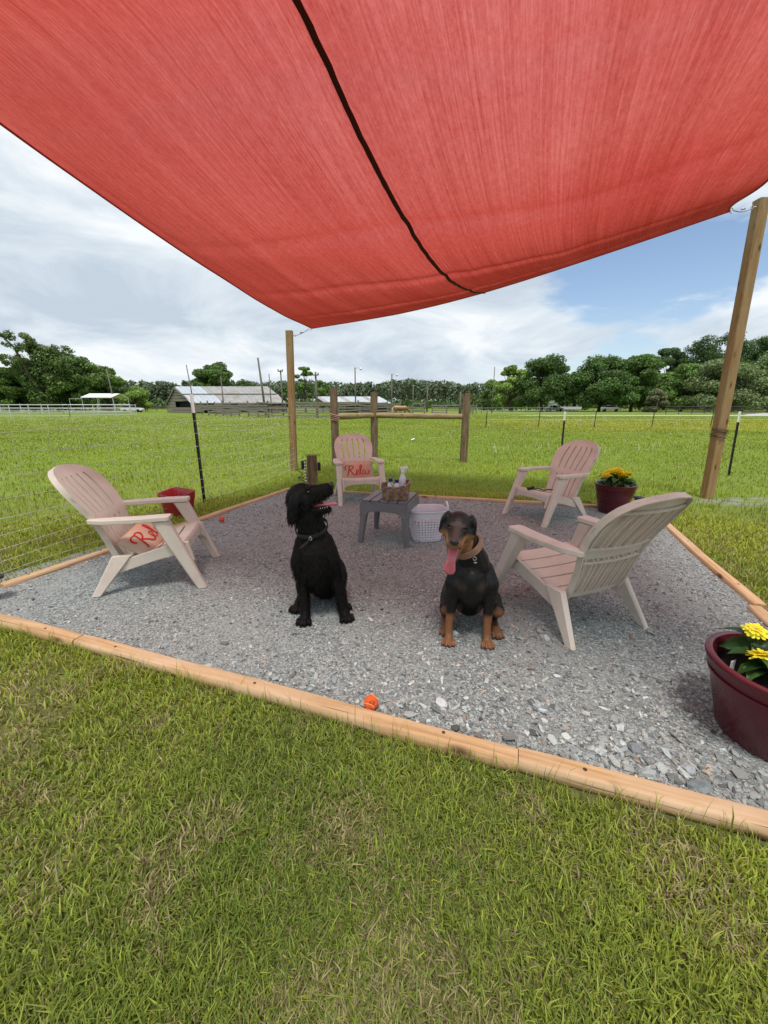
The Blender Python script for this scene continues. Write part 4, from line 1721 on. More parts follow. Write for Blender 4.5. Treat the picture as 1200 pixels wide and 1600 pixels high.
def laundry_basket():
    c = at(666, 842, CH_Z)
    t = thing('laundry_basket', 'white perforated laundry basket behind the brown and black dog', 'basket', c, R(8))
    t.scale = (0.9, 0.9, 0.93)
    M_LB = plain('white_plastic', (0.70, 0.70, 0.75), 0.4, 0.05, 6)
    H_ = 0.345
    n, rows = 36, 9

    def pt(a, z, off=0.0):
        f = z / H_
        hx, hy = 0.165 + 0.055 * f - off, 0.125 + 0.045 * f - off
        p = 3.2
        ca, sa = math.cos(a), math.sin(a)
        r = 1 / (abs(ca) ** p + abs(sa) ** p) ** (1 / p)
        return Vector((ca * r * hx, sa * r * hy, z))
    m = MB()
    z0, z1 = 0.015, 0.285
    vs, fs = [], []
    for r_ in range(rows):                               # each cell has a diamond hole through it
        for k in range(n):
            a0, a1 = 2 * PI * k / n, 2 * PI * (k + 1) / n
            za, zb = z0 + (z1 - z0) * r_ / rows, z0 + (z1 - z0) * (r_ + 1) / rows
            am, zm = (a0 + a1) / 2, (za + zb) / 2
            for off, rev in ((0, False), (0.004, True)):
                b = len(vs)
                q = 0.41
                vs += [pt(a0, za, off), pt(a1, za, off), pt(a1, zb, off), pt(a0, zb, off),
                       pt(am, zm - (zb - za) * q, off), pt(am + (a1 - a0) * q, zm, off), pt(am, zm + (zb - za) * q, off), pt(am - (a1 - a0) * q, zm, off)]
                qs = [(0, 1, 4), (1, 5, 4), (1, 2, 5), (2, 6, 5), (2, 3, 6), (3, 7, 6), (3, 0, 7), (0, 4, 7)]
                fs += [tuple(b + i for i in (reversed(f) if rev else f)) for f in qs]
            b = len(vs) - 16
            for i in range(4):
                j = (i + 1) % 4
                fs.append((b + 4 + i, b + 4 + j, b + 12 + j, b + 12 + i))
    m.add(vs, fs)
    m.build('lattice_wall', M_LB, t)
    m = MB()
    ring = lambda z, off: [pt(2 * PI * k / n, z, off) for k in range(n)]
    m.loft([ring(0.285, 0.0), ring(0.36, -0.001), ring(0.366, -0.012), ring(0.358, -0.016), ring(0.350, -0.013)], False)
    m.loft([ring(0.285, 0.0045), ring(0.362, 0.0035), ring(0.366, -0.004)], False)
    m.build('rim', M_LB, t, 50)
    m = MB()
    m.loft([ring(0.0, 0.008), ring(0.015, 0.0), ring(0.016, 0.006)])
    m.build('base', M_LB, t, 50)
    for s in (-1, 1):
        m = MB()
        pts = [Vector((s * (0.222 + 0.006), -0.07 + 0.14 * i / 10, 0.362 + 0.065 * math.sin(PI * i / 10) ** 0.6)) for i in range(11)]
        m.tube(pts, 0.011, 8)
        m.build('handle', M_LB, t, True)
    # folded cloth inside
    m = MB()
    vs, fs = [], []
    nx = 18
    for j in range(nx + 1):
        for i in range(nx + 1):
            x, y = (2 * i / nx - 1) * 0.16, (2 * j / nx - 1) * 0.115
            vs.append(Vector((x, y, 0.265 + 0.035 * mnoise.noise(Vector((x * 14, y * 16, 2))) - 1.2 * (x * x + y * y))))
    for j in range(nx):
        for i in range(nx):
            fs.append((j * (nx + 1) + i, j * (nx + 1) + i + 1, (j + 1) * (nx + 1) + i + 1, (j + 1) * (nx + 1) + i))
    mm = MB()
    mm.add(vs, fs)
    o = mm.build('towel', plain('pale_towel', (0.55, 0.54, 0.58), 0.95, 0.1, 20), None, True)
    o.location = c
    o.scale = (0.88, 0.88, 0.93)
    o.rotation_euler = (0, 0, R(8))
    sm = o.modifiers.new('thickness', 'SOLIDIFY')
    sm.thickness = 0.02
    tag(o, 'crumpled pale towel inside the white laundry basket', 'towel')


laundry_basket()

# ------------------------------------------------------------------ burgundy flower pots
M_GLAZE = plain('burgundy_glaze', (0.085, 0.006, 0.014), 0.28, 0.2, 4, 0.05, 0.001, spec=0.5)
M_SOIL = plain('potting_soil', (0.03, 0.021, 0.014), 0.95, 0.5, 40, 0.8, 0.01)
M_LEAF = leafy('leaf', 0.22, 0.42, tr_tint=(1.1, 1.3, 0.4))
M_PETAL = leafy('petal', 0.30, 0.5, tr_tint=(1.1, 1.0, 0.6))
M_DISC = plain('flower_disc', (0.55, 0.22, 0.012), 0.9, 0.3, 90, 0.5, 0.003)


def leaf_mesh(L, W, curl, tint, seed):
    vs, fs, cs = [], [], []
    n = 7
    for i in range(n + 1):
        f = i / n
        w = W * (math.sin(PI * min(1, f * 0.94 + 0.06)) ** 0.7) * (1 - 0.25 * f)
        z = curl * L * (f - 1.15 * f * f)
        lob = 1 + 0.16 * (1 if i % 2 else -1)
        for s, k in ((-1, lob), (-0.5, 1), (0, 0.0), (0.5, 1), (1, lob)):
            vs.append((L * f, s * w * (k if abs(s) == 1 else 1), z + abs(s) * w * 0.35 + 0.004 * math.sin(5 * f + seed)))
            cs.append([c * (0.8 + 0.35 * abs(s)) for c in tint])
    for i in range(n):
        for j in range(4):
            a = i * 5 + j
            fs.append((a, a + 1, a + 6, a + 5))
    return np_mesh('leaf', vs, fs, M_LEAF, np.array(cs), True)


def flower_mesh(r, tint, seed):
    """daisy head: two whorls of notched petals"""
    rr = random.Random(seed)
    vs, fs, cs = [], [], []
    for ring_, (n, L, tilt, z) in enumerate(((16, r, 0.10, 0.0), (14, r * 0.86, 0.35, 0.004), (11, r * 0.62, 0.62, 0.008))):
        for k in range(n):
            a = 2 * PI * (k + 0.5 * ring_) / n + rr.uniform(-0.1, 0.1)
            tl_ = tilt + rr.uniform(-0.15, 0.15)
            Lk = L * rr.uniform(0.85, 1.1)
            w = Lk * 0.17
            d = Vector((math.cos(a), math.sin(a), 0))
            s = Vector((-d.y, d.x, 0))
            b = len(vs)
            for f, ww in ((0.15, 0.5), (0.55, 1.0), (0.9, 0.9), (1.0, 0.35)):
                p = d * (Lk * f * math.cos(tl_)) + Vector((0, 0, z + Lk * f * math.sin(tl_) - 0.25 * Lk * f * f))
                vs += [p - s * w * ww, p + s * w * ww]
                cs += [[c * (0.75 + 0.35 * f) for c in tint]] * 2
            for q in range(3):
                fs.append((b + 2 * q, b + 2 * q + 1, b + 2 * q + 3, b + 2 * q + 2))
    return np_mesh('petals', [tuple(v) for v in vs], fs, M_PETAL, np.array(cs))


FL_TINTS = [(0.90, 0.80, 0.04), (0.92, 0.86, 0.06), (0.88, 0.72, 0.03)]
FLOWERS = {}


def flower(parent, p, r, tilt, key, az):
    k = (round(r, 3), key)
    if k not in FLOWERS:
        me = flower_mesh(r, FL_TINTS[key % 3], key)
        m = MB()
        m.ell((0, 0, r * 0.12), (r * 0.26, r * 0.26, r * 0.13), None, 12, 6)
        FLOWERS[k] = (me, m.mesh('disc', M_DISC, True))
    a, b = FLOWERS[k]
    o = bpy.data.objects.new('flower', a)
    COL.objects.link(o)
    o.parent = parent
    o.location = p
    o.rotation_euler = Euler((tilt * math.sin(az), -tilt * math.cos(az) * -1, 0))
    d = bpy.data.objects.new('disc', b)
    COL.objects.link(d)
    d.parent = o


def flower_pot(c, r_top, h, label, nfl, nlf, fr, seed, spread=1.0, plant_h=0.12, fixed=None):
    t = thing('flower_pot', label, 'flower pot', c, 0, 'burgundy pots of yellow flowers')
    m = MB()
    rb = r_top * 0.70
    k = r_top
    m.lathe([(rb * 0.96, 0), (rb, 0.008), (rb + (k - rb) * 0.80, h * 0.74), (rb + (k - rb) * 0.80 + 0.008, h * 0.75), (rb + (k - rb) * 0.83 + 0.008, h * 0.785), (rb + (k - rb) * 0.84, h * 0.795),
             (rb + (k - rb) * 0.87, h * 0.83), (rb + (k - rb) * 0.87 + 0.010, h * 0.84), (k, h * 0.92), (k + 0.012, h * 0.955), (k + 0.011, h * 0.985), (k, h), (k - 0.014, h * 0.992), (k - 0.02, h * 0.95), (k - 0.045, h * 0.80), (0.001, h * 0.80)], 56, cap=False)
    m.build('pot', M_GLAZE, t, 50)
    m = MB()
    rs = k - 0.042
    rings = []
    for q in range(6):
        f = q / 5
        rings.append([Vector((rs * (1 - f * 0.98) * math.cos(a), rs * (1 - f * 0.98) * math.sin(a), h * 0.83 + 0.02 * f + 0.012 * mnoise.noise(Vector((math.cos(a) * 4 * (1 - f), math.sin(a) * 4 * (1 - f), seed))))) for a in (2 * PI * k_ / 28 for k_ in range(28))])
    m.loft(rings)
    m.build('soil', M_SOIL, t, True)
    rr = random.Random(seed)
    lm = [leaf_mesh(0.085 * fr / 0.035, 0.030 * fr / 0.035, 0.9 + 0.25 * q, [(0.030, 0.075, 0.016), (0.045, 0.10, 0.020), (0.060, 0.125, 0.028), (0.025, 0.06, 0.018)][q], q) for q in range(4)]
    m = MB()
    for q in range(nlf):
        a = rr.uniform(0, 2 * PI)
        rad = rs * spread * math.sqrt(rr.random()) * 0.72
        z = h * 0.84 + rr.uniform(0.0, plant_h * 0.52)
        o = bpy.data.objects.new('leaf', lm[q % 4])
        COL.objects.link(o)
        o.parent = t
        o.location = (rad * math.cos(a), rad * math.sin(a), z)
        o.rotation_euler = (rr.uniform(-0.4, 0.4), rr.uniform(-0.65, 0.25), a + rr.uniform(-0.8, 0.8))
        sc = rr.uniform(0.75, 1.3)
        o.scale = (sc, sc, sc)
        if q % 2 == 0:
            m.tube([(rad * 0.3 * math.cos(a), rad * 0.3 * math.sin(a), h * 0.82), (rad * 0.8 * math.cos(a), rad * 0.8 * math.sin(a), (z + h * 0.82) / 2), (rad * math.cos(a), rad * math.sin(a), z)], 0.003, 4)
    fl = fixed or []
    for q in range(nfl - len(fl)):
        a = rr.uniform(0, 2 * PI)
        rad = rs * spread * math.sqrt(rr.random()) * 0.80
        fl.append((rad * math.cos(a), rad * math.sin(a), h * 0.84 + plant_h * (1.16 - 0.50 * (rad / rs) ** 2) + rr.uniform(-0.012, 0.012), rr.uniform(0.2, 0.65)))
    for q, (x, y, z, tl_) in enumerate(fl):
        flower(t, (x, y, z), fr * [1.0, 0.9, 1.1][q % 3], tl_, q % 3, math.atan2(y, x) if q % 4 else -PI / 2)
        m.tube([(x * 0.3, y * 0.3, h * 0.82), (x * 0.8, y * 0.8, (z + h * 0.82) / 2 + 0.01), (x, y, z - 0.002)], 0.003, 5)
    m.build('stems', plain('stem_%d' % seed, (0.05, 0.09, 0.02), 0.6, 0.3, 20), t, True)
    return t


pf = at(957, 800, CH_Z)
flower_pot(pf + Vector((0.0, 0.02, 0)), 0.238, 0.385, 'burgundy pot full of yellow flowers beside the far right chair', 46, 64, 0.052, 5, 1.0, 0.20)
pn = Vector((1.645, 1.365, CH_Z))
flower_pot(pn, 0.255, 0.345, 'big burgundy flower pot cut by the right edge of the picture', 8, 34, 0.052, 9, 0.92, 0.12,
           [(-0.125, 0.0, 0.395, 0.35), (-0.06, 0.11, 0.44, 0.3), (0.06, -0.03, 0.45, 0.3)])
# plant tag in the near pot
t = thing('plant_tag', 'small white plant tag stuck in the big burgundy pot', 'tag', pn + Vector((-0.185, 0.045, 0.265)), R(20))
m = MB()
m.box((0, 0, 0.03), (0.030, 0.0016, 0.09))
m.build('stake', M_WHITE, t)
m = MB()
for k, (w, z) in enumerate(((0.02, 0.062), (0.014, 0.054), (0.018, 0.046), (0.010, 0.036), (0.016, 0.028))):
    m.box((0, -0.0011, z), (w, 0.0004, 0.0028))
m.build('print', plain('grey_print', (0.15, 0.16, 0.17), 0.8, 0.2, 50), t)

# ------------------------------------------------------------------ balls
M_FELT = plain('orange_felt', (0.75, 0.115, 0.022), 0.95, 0.18, 60, 0.9, 0.004)
M_FELT2 = plain('red_orange_felt', (0.72, 0.07, 0.045), 0.95, 0.18, 60, 0.9, 0.004)


def ball(u, v, r, mat, label, mark):
    p = at(u, v, GZ)
    t = thing('ball', label, 'ball', (p.x, p.y, GZ + r * 0.96 + 0.004), R(10), 'orange dog balls')
    m = MB()
    m.ell((0, 0, 0), r, None, 28, 18)
    m.build('felt', mat, t, True)
    m = MB()                                           # the curved seam groove of a tennis ball
    pts = []
    for k in range(65):
        a = 2 * PI * k / 64
        q = Vector((math.cos(a) + 0.28 * math.cos(3 * a), math.sin(a) - 0.28 * math.sin(3 * a), 0.95 * math.sin(2 * a))).normalized() * (r * 0.998)
        pts.append(Matrix.Rotation(0.9, 3, 'X') @ Matrix.Rotation(0.6, 3, 'Y') @ q)
    m.tube(pts, r * 0.045, 6, False)
    m.build('seam', plain('seam_' + mat.name, (0.85, 0.38, 0.18), 0.9, 0.1, 20), t, True)
    if mark:
        # worn dark oval print facing the viewer
        m = MB()
        n = 26
        c0 = Matrix.Rotation(R(-38), 3, 'X')
        outer, inner = [], []
        for k in range(n):
            a = 2 * PI * k / n
            for lst, s in ((outer, 1.0), (inner, 0.74)):
                q = Vector((0.46 * s * math.cos(a), -1, 0.30 * s * math.sin(a))).normalized() * (r * 1.006)
                lst.append(c0 @ q)
        m.add(outer + inner, [(k, (k + 1) % n, n + (k + 1) % n, n + k) for k in range(n)])
        for k in range(5):
            x = -0.24 + 0.12 * k
            q = [Vector((x + dx, -1, z)).normalized() * (r * 1.006) for dx, z in ((-0.03, -0.10), (0.03, -0.11), (0.045, 0.09), (-0.015, 0.12))]
            m.add([c0 @ e for e in q], [(0, 1, 2, 3)])
        m.build('print', plain('dark_print', (0.10, 0.02, 0.012), 0.9, 0.3, 60), t)


ball(580, 1108, 0.034, M_FELT, 'orange ball with a dark print against the near timber', True)
ball(347, 816, 0.034, M_FELT2, 'red-orange ball on the gravel right of the red bucket', False)


# ------------------------------------------------------------------ red feed bucket, solar path lights, litter
def feed_bucket():
    c = at(280, 806)
    t = thing('feed_bucket', 'dark red flat-backed bucket on the grass behind the left chair', 'bucket', c, R(-28))
    M_RED = plain('red_plastic', (0.33, 0.014, 0.02), 0.4, 0.15, 6, dirt=(0.20, 0.06, 0.04))
    H_ = 0.30
    shape = [(-1, 0.62), (-0.98, 0.72), (-0.9, 0.78), (0.9, 0.78), (0.98, 0.72), (1, 0.62), (1, -0.45), (0.93, -0.72), (0.72, -0.9), (0.35, -0.98), (-0.35, -0.98), (-0.72, -0.9), (-0.93, -0.72), (-1, -0.45)]

    def ring(z, k, lift=False):
        f = 0.74 + 0.26 * z / H_
        return [Vector((x * 0.215 * f * k, y * 0.165 * f * k, z + (0.045 * max(0, (y + 0.1)) if lift else 0))) for x, y in shape]
    m = MB()
    m.loft([ring(0, 0.97), ring(0.01, 1), ring(H_ * 0.8, 1), ring(H_ * 0.8, 1.03), ring(H_, 1.03, True), ring(H_ + 0.004, 1.07, True), ring(H_ + 0.008, 1.02, True), ring(H_ - 0.005, 0.97, True), ring(0.02, 0.95)])
    m.build('shell', M_RED, t, 40)
    m = MB()
    m.tube([(-0.235, 0.02, H_ + 0.01), (-0.24, 0.03, H_ - 0.03), (-0.238, 0.05, H_ - 0.16), (-0.225, 0.06, H_ - 0.21)], 0.0045, 6)
    m.build('bail', M_STEEL, t, True)
    for s in (-1, 1):
        m = MB()
        m.box((s * 0.222, 0.02, H_ - 0.005), (0.02, 0.05, 0.04))
        m.build('lug', M_RED, t, bevel=0.004)
    m = MB()
    m.box((-0.06, 0.128, H_ - 0.005), (0.075, 0.012, 0.045))
    m.build('hanging_plate', M_STEEL, t, bevel=0.003)


feed_bucket()


def path_light(p, label, rz, s=1.0):
    t = thing('path_light', label, 'solar light', p, rz, 'black solar path lights at the corners')
    black = plain('matt_black_plastic', (0.016, 0.016, 0.018), 0.45, 0.25, 15)
    m = MB()
    m.lathe([(0.012, -0.10), (0.014, 0.10), (0.020, 0.11)], 10)
    m.build('stake', black, t, 40)
    m = MB()
    m.lathe([(0.022, 0.111), (0.036, 0.125), (0.040, 0.165), (0.036, 0.168)], 18)
    m.build('lens', plain('smoked_lens', (0.06, 0.06, 0.065), 0.15, 0.2, 10), t, 40)
    m = MB()
    m.lathe([(0.050, 0.169), (0.066, 0.172), (0.066, 0.184), (0.056, 0.192), (0.030, 0.197), (0.001, 0.198)], 22, cap=False)
    m.build('lamp_cap', black, t, 40)
    m = MB()
    m.box((0, 0, 0.1985), (0.045, 0.045, 0.003))
    m.build('solar_cell', plain('solar_cell', (0.02, 0.025, 0.05), 0.12, 0.2, 10), t)


path_light(at(994, 797, 0.02), 'black solar path light right of the far flower pot', 0.3)
path_light(at(-3, 938, 0.02), 'black solar path light cut off by the left edge of the picture', 0.1)
p = at(645, 688)
m = MB()
m.loft([[Vector((x, y * 0.7, z)) for x, y in ((-0.10, -0.03), (0.08, -0.045), (0.10, 0.03), (-0.07, 0.045))] for z in (0.0, 0.03)])
o = m.build('litter', M_WHITE, None, bevel=0.01)
o.location = p + Vector((0, 0, 0.03))
o.rotation_euler = (0.5, -0.3, 0.5)
tag(o, 'small white scrap lying in the pasture grass behind the brace', 'litter')
# ------------------------------------------------------------------ dogs
def caps(m, a, b, ra, rb, n=7, flat=None):
    """a chain of balls from a to b; the remesh welds them into one skin"""
    a, b = Vector(a), Vector(b)
    L = (b - a).length
    n = max(2, int(L / (min(ra, rb) * 0.28)) + 1)
    for k in range(n + 1):
        f = k / n
        r = ra + (rb - ra) * f
        rr = (r, r, r) if not flat else tuple(r * q for q in flat)
        m.ell(a.lerp(b, f), rr, None, 12, 8)


def chain(m, pts, flat=None):
    for (p, r), (q, s) in zip(pts, pts[1:]):
        caps(m, p, q, r, s, flat=flat)


def weld(m, voxel, smooth_it, name):
    """one continuous skin from the collected shapes"""
    o = m.build('tmp', M_WHITE)
    r = o.modifiers.new('r', 'REMESH')
    r.mode = 'VOXEL'
    r.voxel_size = voxel
    s = o.modifiers.new('s', 'SMOOTH')
    s.factor = 0.5
    s.iterations = smooth_it
    dg = bpy.context.evaluated_depsgraph_get()
    me = bpy.data.meshes.new_from_object(o.evaluated_get(dg))
    old = o.data
    bpy.data.objects.remove(o)
    bpy.data.meshes.remove(old)
    me.name = name
    me.materials.clear()
    me.shade_smooth()
    return me


def coat_material(name, rough, spec, hair=260):
    m, t, b = material(name)
    a = N(t, 'ShaderNodeAttribute', attribute_name='tint')
    v = coords(t)
    nz = noise(t, coords(t, (1, 1, 0.22)), hair, 3, 0.75)
    t.links.new(mixc(t, 1.0, a.outputs['Color'], ramp(t, nz, [(0.25, (0.55,) * 3), (0.75, (1.5,) * 3)]), 'MULTIPLY'), b.inputs['Base Color'])
    b.inputs['Roughness'].default_value = rough
    b.inputs['Specular IOR Level'].default_value = spec
    b.inputs['Sheen Weight'].default_value = 0.0
    b.inputs['Sheen Roughness'].default_value = 0.4
    bump(t, b, nz, 0.35, 0.004)
    return m


M_COAT = coat_material('short_coat', 0.48, 0.30)
M_SHAG = coat_material('shaggy_coat', 0.6, 0.12, 150)
M_HAIR = leafy('black_hair', 0.03, 0.42, spec=0.18)
M_TONGUE = plain('tongue', (0.52, 0.13, 0.16), 0.35, 0.15, 25, 0.3, 0.002, spec=0.5)
M_GUM = plain('mouth_skin', (0.16, 0.035, 0.035), 0.4, 0.3, 40, spec=0.5)
M_NOSE = plain('wet_nose', (0.012, 0.011, 0.011), 0.28, 0.3, 60, 0.6, 0.002, spec=0.5)
M_EYE = plain('dark_eye', (0.02, 0.010, 0.006), 0.06, 0.2, 30, 0, 0.001, spec=0.6)
M_TOOTH = plain('tooth', (0.72, 0.68, 0.56), 0.3, 0.1, 20)


def skin_tint(me, fn, mat):
    n = len(me.vertices)
    co = np.zeros(n * 3, dtype=np.float32)
    me.vertices.foreach_get('co', co)
    co = co.reshape(-1, 3)
    c = np.ones((n, 4), dtype=np.float32)
    c[:, :3] = fn(co)
    a = me.attributes.new('tint', 'FLOAT_COLOR', 'POINT')
    a.data.foreach_set('color', c.ravel())
    me.materials.append(mat)


def paw(m, c, r, yaw, toes=4):
    """foot with four toes pointing along yaw"""
    M_ = Matrix.Rotation(yaw, 3, 'Z')
    c = Vector(c)
    m.ell(c + M_ @ Vector((0, 0, 0.018)), (r * 0.85, r * 1.0, 0.026), M_)
    for k in range(toes):
        x = (k - 1.5) * r * 0.60
        y = -r * (1.02 if k in (1, 2) else 0.74)
        m.ell(c + M_ @ Vector((x, y, 0.014)), (r * 0.25, r * 0.52, 0.016), M_ @ Matrix.Rotation((k - 1.5) * 0.14, 3, 'Z'))
        m.ell(c + M_ @ Vector((x, y + r * 0.25, 0.023)), (r * 0.22, r * 0.35, 0.017), M_)


def tongue_mesh(pts, widths, th, name, parent):
    """flat limp tongue with a middle groove; pts in local coordinates, width across 'side'"""
    m = MB()
    rings = []
    for i, (p, w) in enumerate(zip(pts, widths)):
        p = Vector(p)
        d = (Vector(pts[min(i + 1, len(pts) - 1)]) - Vector(pts[max(i - 1, 0)])).normalized()
        s = TSIDE
        n = d.cross(s).normalized()
        prof = []
        for k in range(14):
            a = 2 * PI * k / 14
            x = math.cos(a) * w
            z = math.sin(a) * th
            g = -0.35 * th * math.exp(-(x / (w * 0.22)) ** 2) if math.sin(a) > 0 else 0
            prof.append(p + s * x + n * (z + g + 0.15 * w * (x / w) ** 2))
        rings.append(prof)
    m.loft(rings)
    o = m.build(name, M_TONGUE, parent, True)
    return o


# ---- the brown and black dog, sitting square to the viewer with its head turned a little to the left
def tan_dog():
    # local frame: +X picture right, -Y towards the viewer, Z up
    base = at(729, 998, CH_Z - 0.002)
    t = thing('dog', 'black and tan dog sitting, pink tongue hanging far out', 'dog', base, R(-6))
    t.scale = (0.95, 0.98, 0.985)
    m = MB()
    # trunk: deep chest in front, narrowing and sinking to the haunches behind
    chain(m, [((0.000, 0.015, 0.405), 0.102), ((0.008, 0.02, 0.345), 0.108), ((0.018, 0.09, 0.290), 0.100), ((0.030, 0.19, 0.215), 0.102), ((0.035, 0.26, 0.135), 0.110)])
    chain(m, [((0.035, 0.095, 0.485), 0.085), ((0.050, 0.17, 0.39), 0.098), ((0.050, 0.25, 0.27), 0.108), ((0.045, 0.31, 0.155), 0.105)])
    m.ell((0.0, -0.050, 0.395), (0.064, 0.052, 0.095))                       # breastbone
    # shoulders
    chain(m, [((-0.068, 0.035, 0.445), 0.058), ((-0.098, 0.0, 0.37), 0.057), ((-0.103, 0.02, 0.300), 0.048)])
    chain(m, [((0.088, 0.05, 0.445), 0.058), ((0.120, 0.012, 0.37), 0.058), ((0.125, 0.03, 0.300), 0.049)])
    # neck rising to the head
    chain(m, [((0.020, 0.045, 0.475), 0.100), ((-0.010, 0.020, 0.565), 0.083), ((-0.062, 0.000, 0.655), 0.076)])
    # front legs
    for x0, x1, yaw in ((-0.104, -0.118, -0.12), (0.122, 0.118, 0.08)):
        chain(m, [((x0, 0.02, 0.330), 0.047), ((x0, 0.000, 0.215), 0.033), ((x1, -0.016, 0.120), 0.0255), ((x1, -0.028, 0.055), 0.026), ((x1, -0.045, 0.028), 0.026)])
        paw(m, (x1, -0.058, 0.0), 0.038, yaw)
    # hind legs folded: knee up and forward, hock behind, long foot flat on the ground
    for s, cx in ((-1, 0.020), (1, 0.045)):
        hip = Vector((cx + s * 0.085, 0.27, 0.19))
        knee = Vector((cx + s * 0.150, 0.085, 0.160))
        hock = Vector((cx + s * 0.150, 0.215, 0.050))
        toe = Vector((cx + s * 0.150, 0.060, 0.020))
        chain(m, [(hip, 0.088), ((hip + knee) / 2 + Vector((s * 0.006, 0, 0.010)), 0.066), (knee, 0.043)])
        chain(m, [(knee, 0.047), (hock, 0.030)])
        chain(m, [(hock, 0.028), (toe, 0.024)])
        paw(m, toe + Vector((0, -0.01, -0.018)), 0.036, s * 0.2)
    # tail lying behind
    chain(m, [((0.04, 0.36, 0.07), 0.032), ((0.08, 0.43, 0.035), 0.022), ((0.13, 0.50, 0.022), 0.014)])
    # head: turned 10 degrees to the picture's left, tilted a little
    H = Matrix.Translation((-0.098, -0.045, 0.712)) @ Matrix.Rotation(R(-9), 4, 'Z') @ Matrix.Rotation(R(6), 4, 'Y') @ Matrix.Rotation(R(4), 4, 'X')
    h = lambda *p: H @ Vector(p)
    h3 = H.to_3x3()
    m.ell(h(0, 0.020, 0.030), (0.082, 0.092, 0.076), h3)                       # skull
    m.ell(h(0, 0.050, -0.010), (0.080, 0.075, 0.080), h3)
    for s in (-1, 1):
        m.ell(h(s * 0.052, -0.012, 0.000), (0.038, 0.050, 0.046), h3)            # cheeks
        m.ell(h(s * 0.034, -0.052, 0.050), (0.026, 0.022, 0.016), h3)            # brows
    chain(m, [(h(0, -0.05, 0.012), 0.050), (h(0, -0.100, -0.002), 0.043), (h(0, -0.155, -0.010), 0.037)])      # muzzle
    for s in (-1, 1):
        chain(m, [(h(s * 0.030, -0.06, -0.020), 0.026), (h(s * 0.025, -0.135, -0.026), 0.022)])                  # flews
    # lower jaw dropped open
    chain(m, [(h(0, 0.0, -0.062), 0.038), (h(0, -0.050, -0.102), 0.027), (h(0, -0.098, -0.140), 0.020)])
    for s in (-1, 1):
        chain(m, [(h(s * 0.042, -0.005, -0.045), 0.024), (h(s * 0.028, -0.055, -0.100), 0.014), (h(s * 0.014, -0.098, -0.136), 0.012)])
    # folded ears
    for s in (-1, 1):
        base_ = h(s * 0.068, 0.035, 0.075)
        for k in range(9):
            f = k / 8
            q = base_ + h3 @ Vector((s * (0.022 * math.sin(min(1, f * 1.6) * PI / 2) + 0.006 * f), -0.022 * f, 0.012 * math.sin(f * PI) - 0.092 * f))
            m.ell(q, (0.014, 0.040 * (1 - 0.55 * f) + 0.004, 0.020), h3 @ Matrix.Rotation(s * 0.25, 3, 'Y'))
    me = weld(m, 0.0050, 7, 'body')
    Hi = H.inverted()

    def tint(co):
        x, y, z = co.T
        n = len(co)
        black = np.array([0.0045, 0.0045, 0.0046])
        tan = np.array([0.19, 0.080, 0.034])
        tan2 = np.array([0.16, 0.072, 0.034])
        c = np.tile(black, (n, 1))

        def put(w, col):
            w = np.clip(w, 0, 1)[:, None]
            c[:] = c * (1 - w) + np.asarray(col) * w
        jit = 0.02 * (fbm(x * 10, z * 10 + y * 7, 3.0, 9) - 0.5)
        front = y < 0.06
        put(np.where(front & (np.abs(x - 0.01) > 0.06), (0.195 - z + jit) / 0.03, 0), tan)                    # forelegs
        put(np.where((y < 0.03) & (z < 0.02) & (np.abs(x - 0.01) > 0.06), 0.5, 0), tan * 1.1)
        put(np.where((y >= 0.0) & (z < 0.10) & (np.abs(x - 0.03) > 0.10), (0.065 - z + jit) / 0.02, 0), tan2)      # hind feet
        put(np.where((np.abs(x - 0.03) > 0.05) & (np.abs(x - 0.03) < 0.135) & (y < 0.22) & (z > 0.04) & (z < 0.17) & (y > 0.06), 0.85 - np.abs(z - 0.10) * 8, 0), np.array([0.17, 0.10, 0.075]))   # bare inner thighs
        for px, k in ((-0.062, 0.55), (0.062, 0.62)):                                                    # chest patches
            d = np.sqrt(((x - px) / 0.045) ** 2 + ((z - 0.385 + jit) / 0.042) ** 2)
            put(np.where(y < 0.02, (1.0 - d) * 1.6, 0) * k, np.array([0.055, 0.040, 0.026]))
        # head
        hc = np.array([list(Hi @ Vector(q)) for q in co[:, :]]) if n < 200000 else co
        hx, hy, hz = hc.T
        head = (hz > -0.15) & (hy < 0.06) & (z > 0.53) & (np.abs(hx) < 0.10)
        put(np.where(head, 0.75 - np.sqrt((hx / 0.05) ** 2 + ((hz - 0.045) / 0.06) ** 2 + ((hy + 0.05) / 0.08) ** 2) * 0.55, 0), np.array([0.026, 0.017, 0.014]))
        put(np.where(head & (hy < -0.03), (0.022 - hz - 0.10 * (hy + 0.03) * 0 + jit - np.clip(0.02 - np.abs(hx), 0, 1) * -0.6) / 0.025 - 0.1, 0), np.array([0.23, 0.115, 0.055]))
        put(np.where(head & (hy < -0.05) & (hz > 0.012), (0.028 - np.abs(hx)) / 0.012, 0) * 0.75, np.array([0.055, 0.036, 0.030]))
        put(np.where(head & (hy < 0.02) & (hy > -0.10) & (hz < -0.005) & (np.abs(hx) > 0.03), 0.9, 0), np.array([0.26, 0.12, 0.05]))
        for s in (-1, 1):
            d = np.sqrt(((hx - s * 0.033) / 0.014) ** 2 + ((hz - 0.060) / 0.010) ** 2)
            put(np.where(head & (hy < -0.035), (1.1 - d), 0) * 0.55, np.array([0.10, 0.055, 0.032]))
        put(np.where(head & (hy < -0.03) & (hz < -0.035) & (hz > -0.075) & (np.abs(hx) < 0.034), 0.9, 0), np.array([0.03, 0.014, 0.012]))     # dark lips
        return c
    skin_tint(me, tint, M_COAT)
    o = bpy.data.objects.new('body', me)
    COL.objects.link(o)
    o.parent = t
    # short glossy hair lying close to the skin, in the colour of the coat beneath
    n = len(me.vertices)
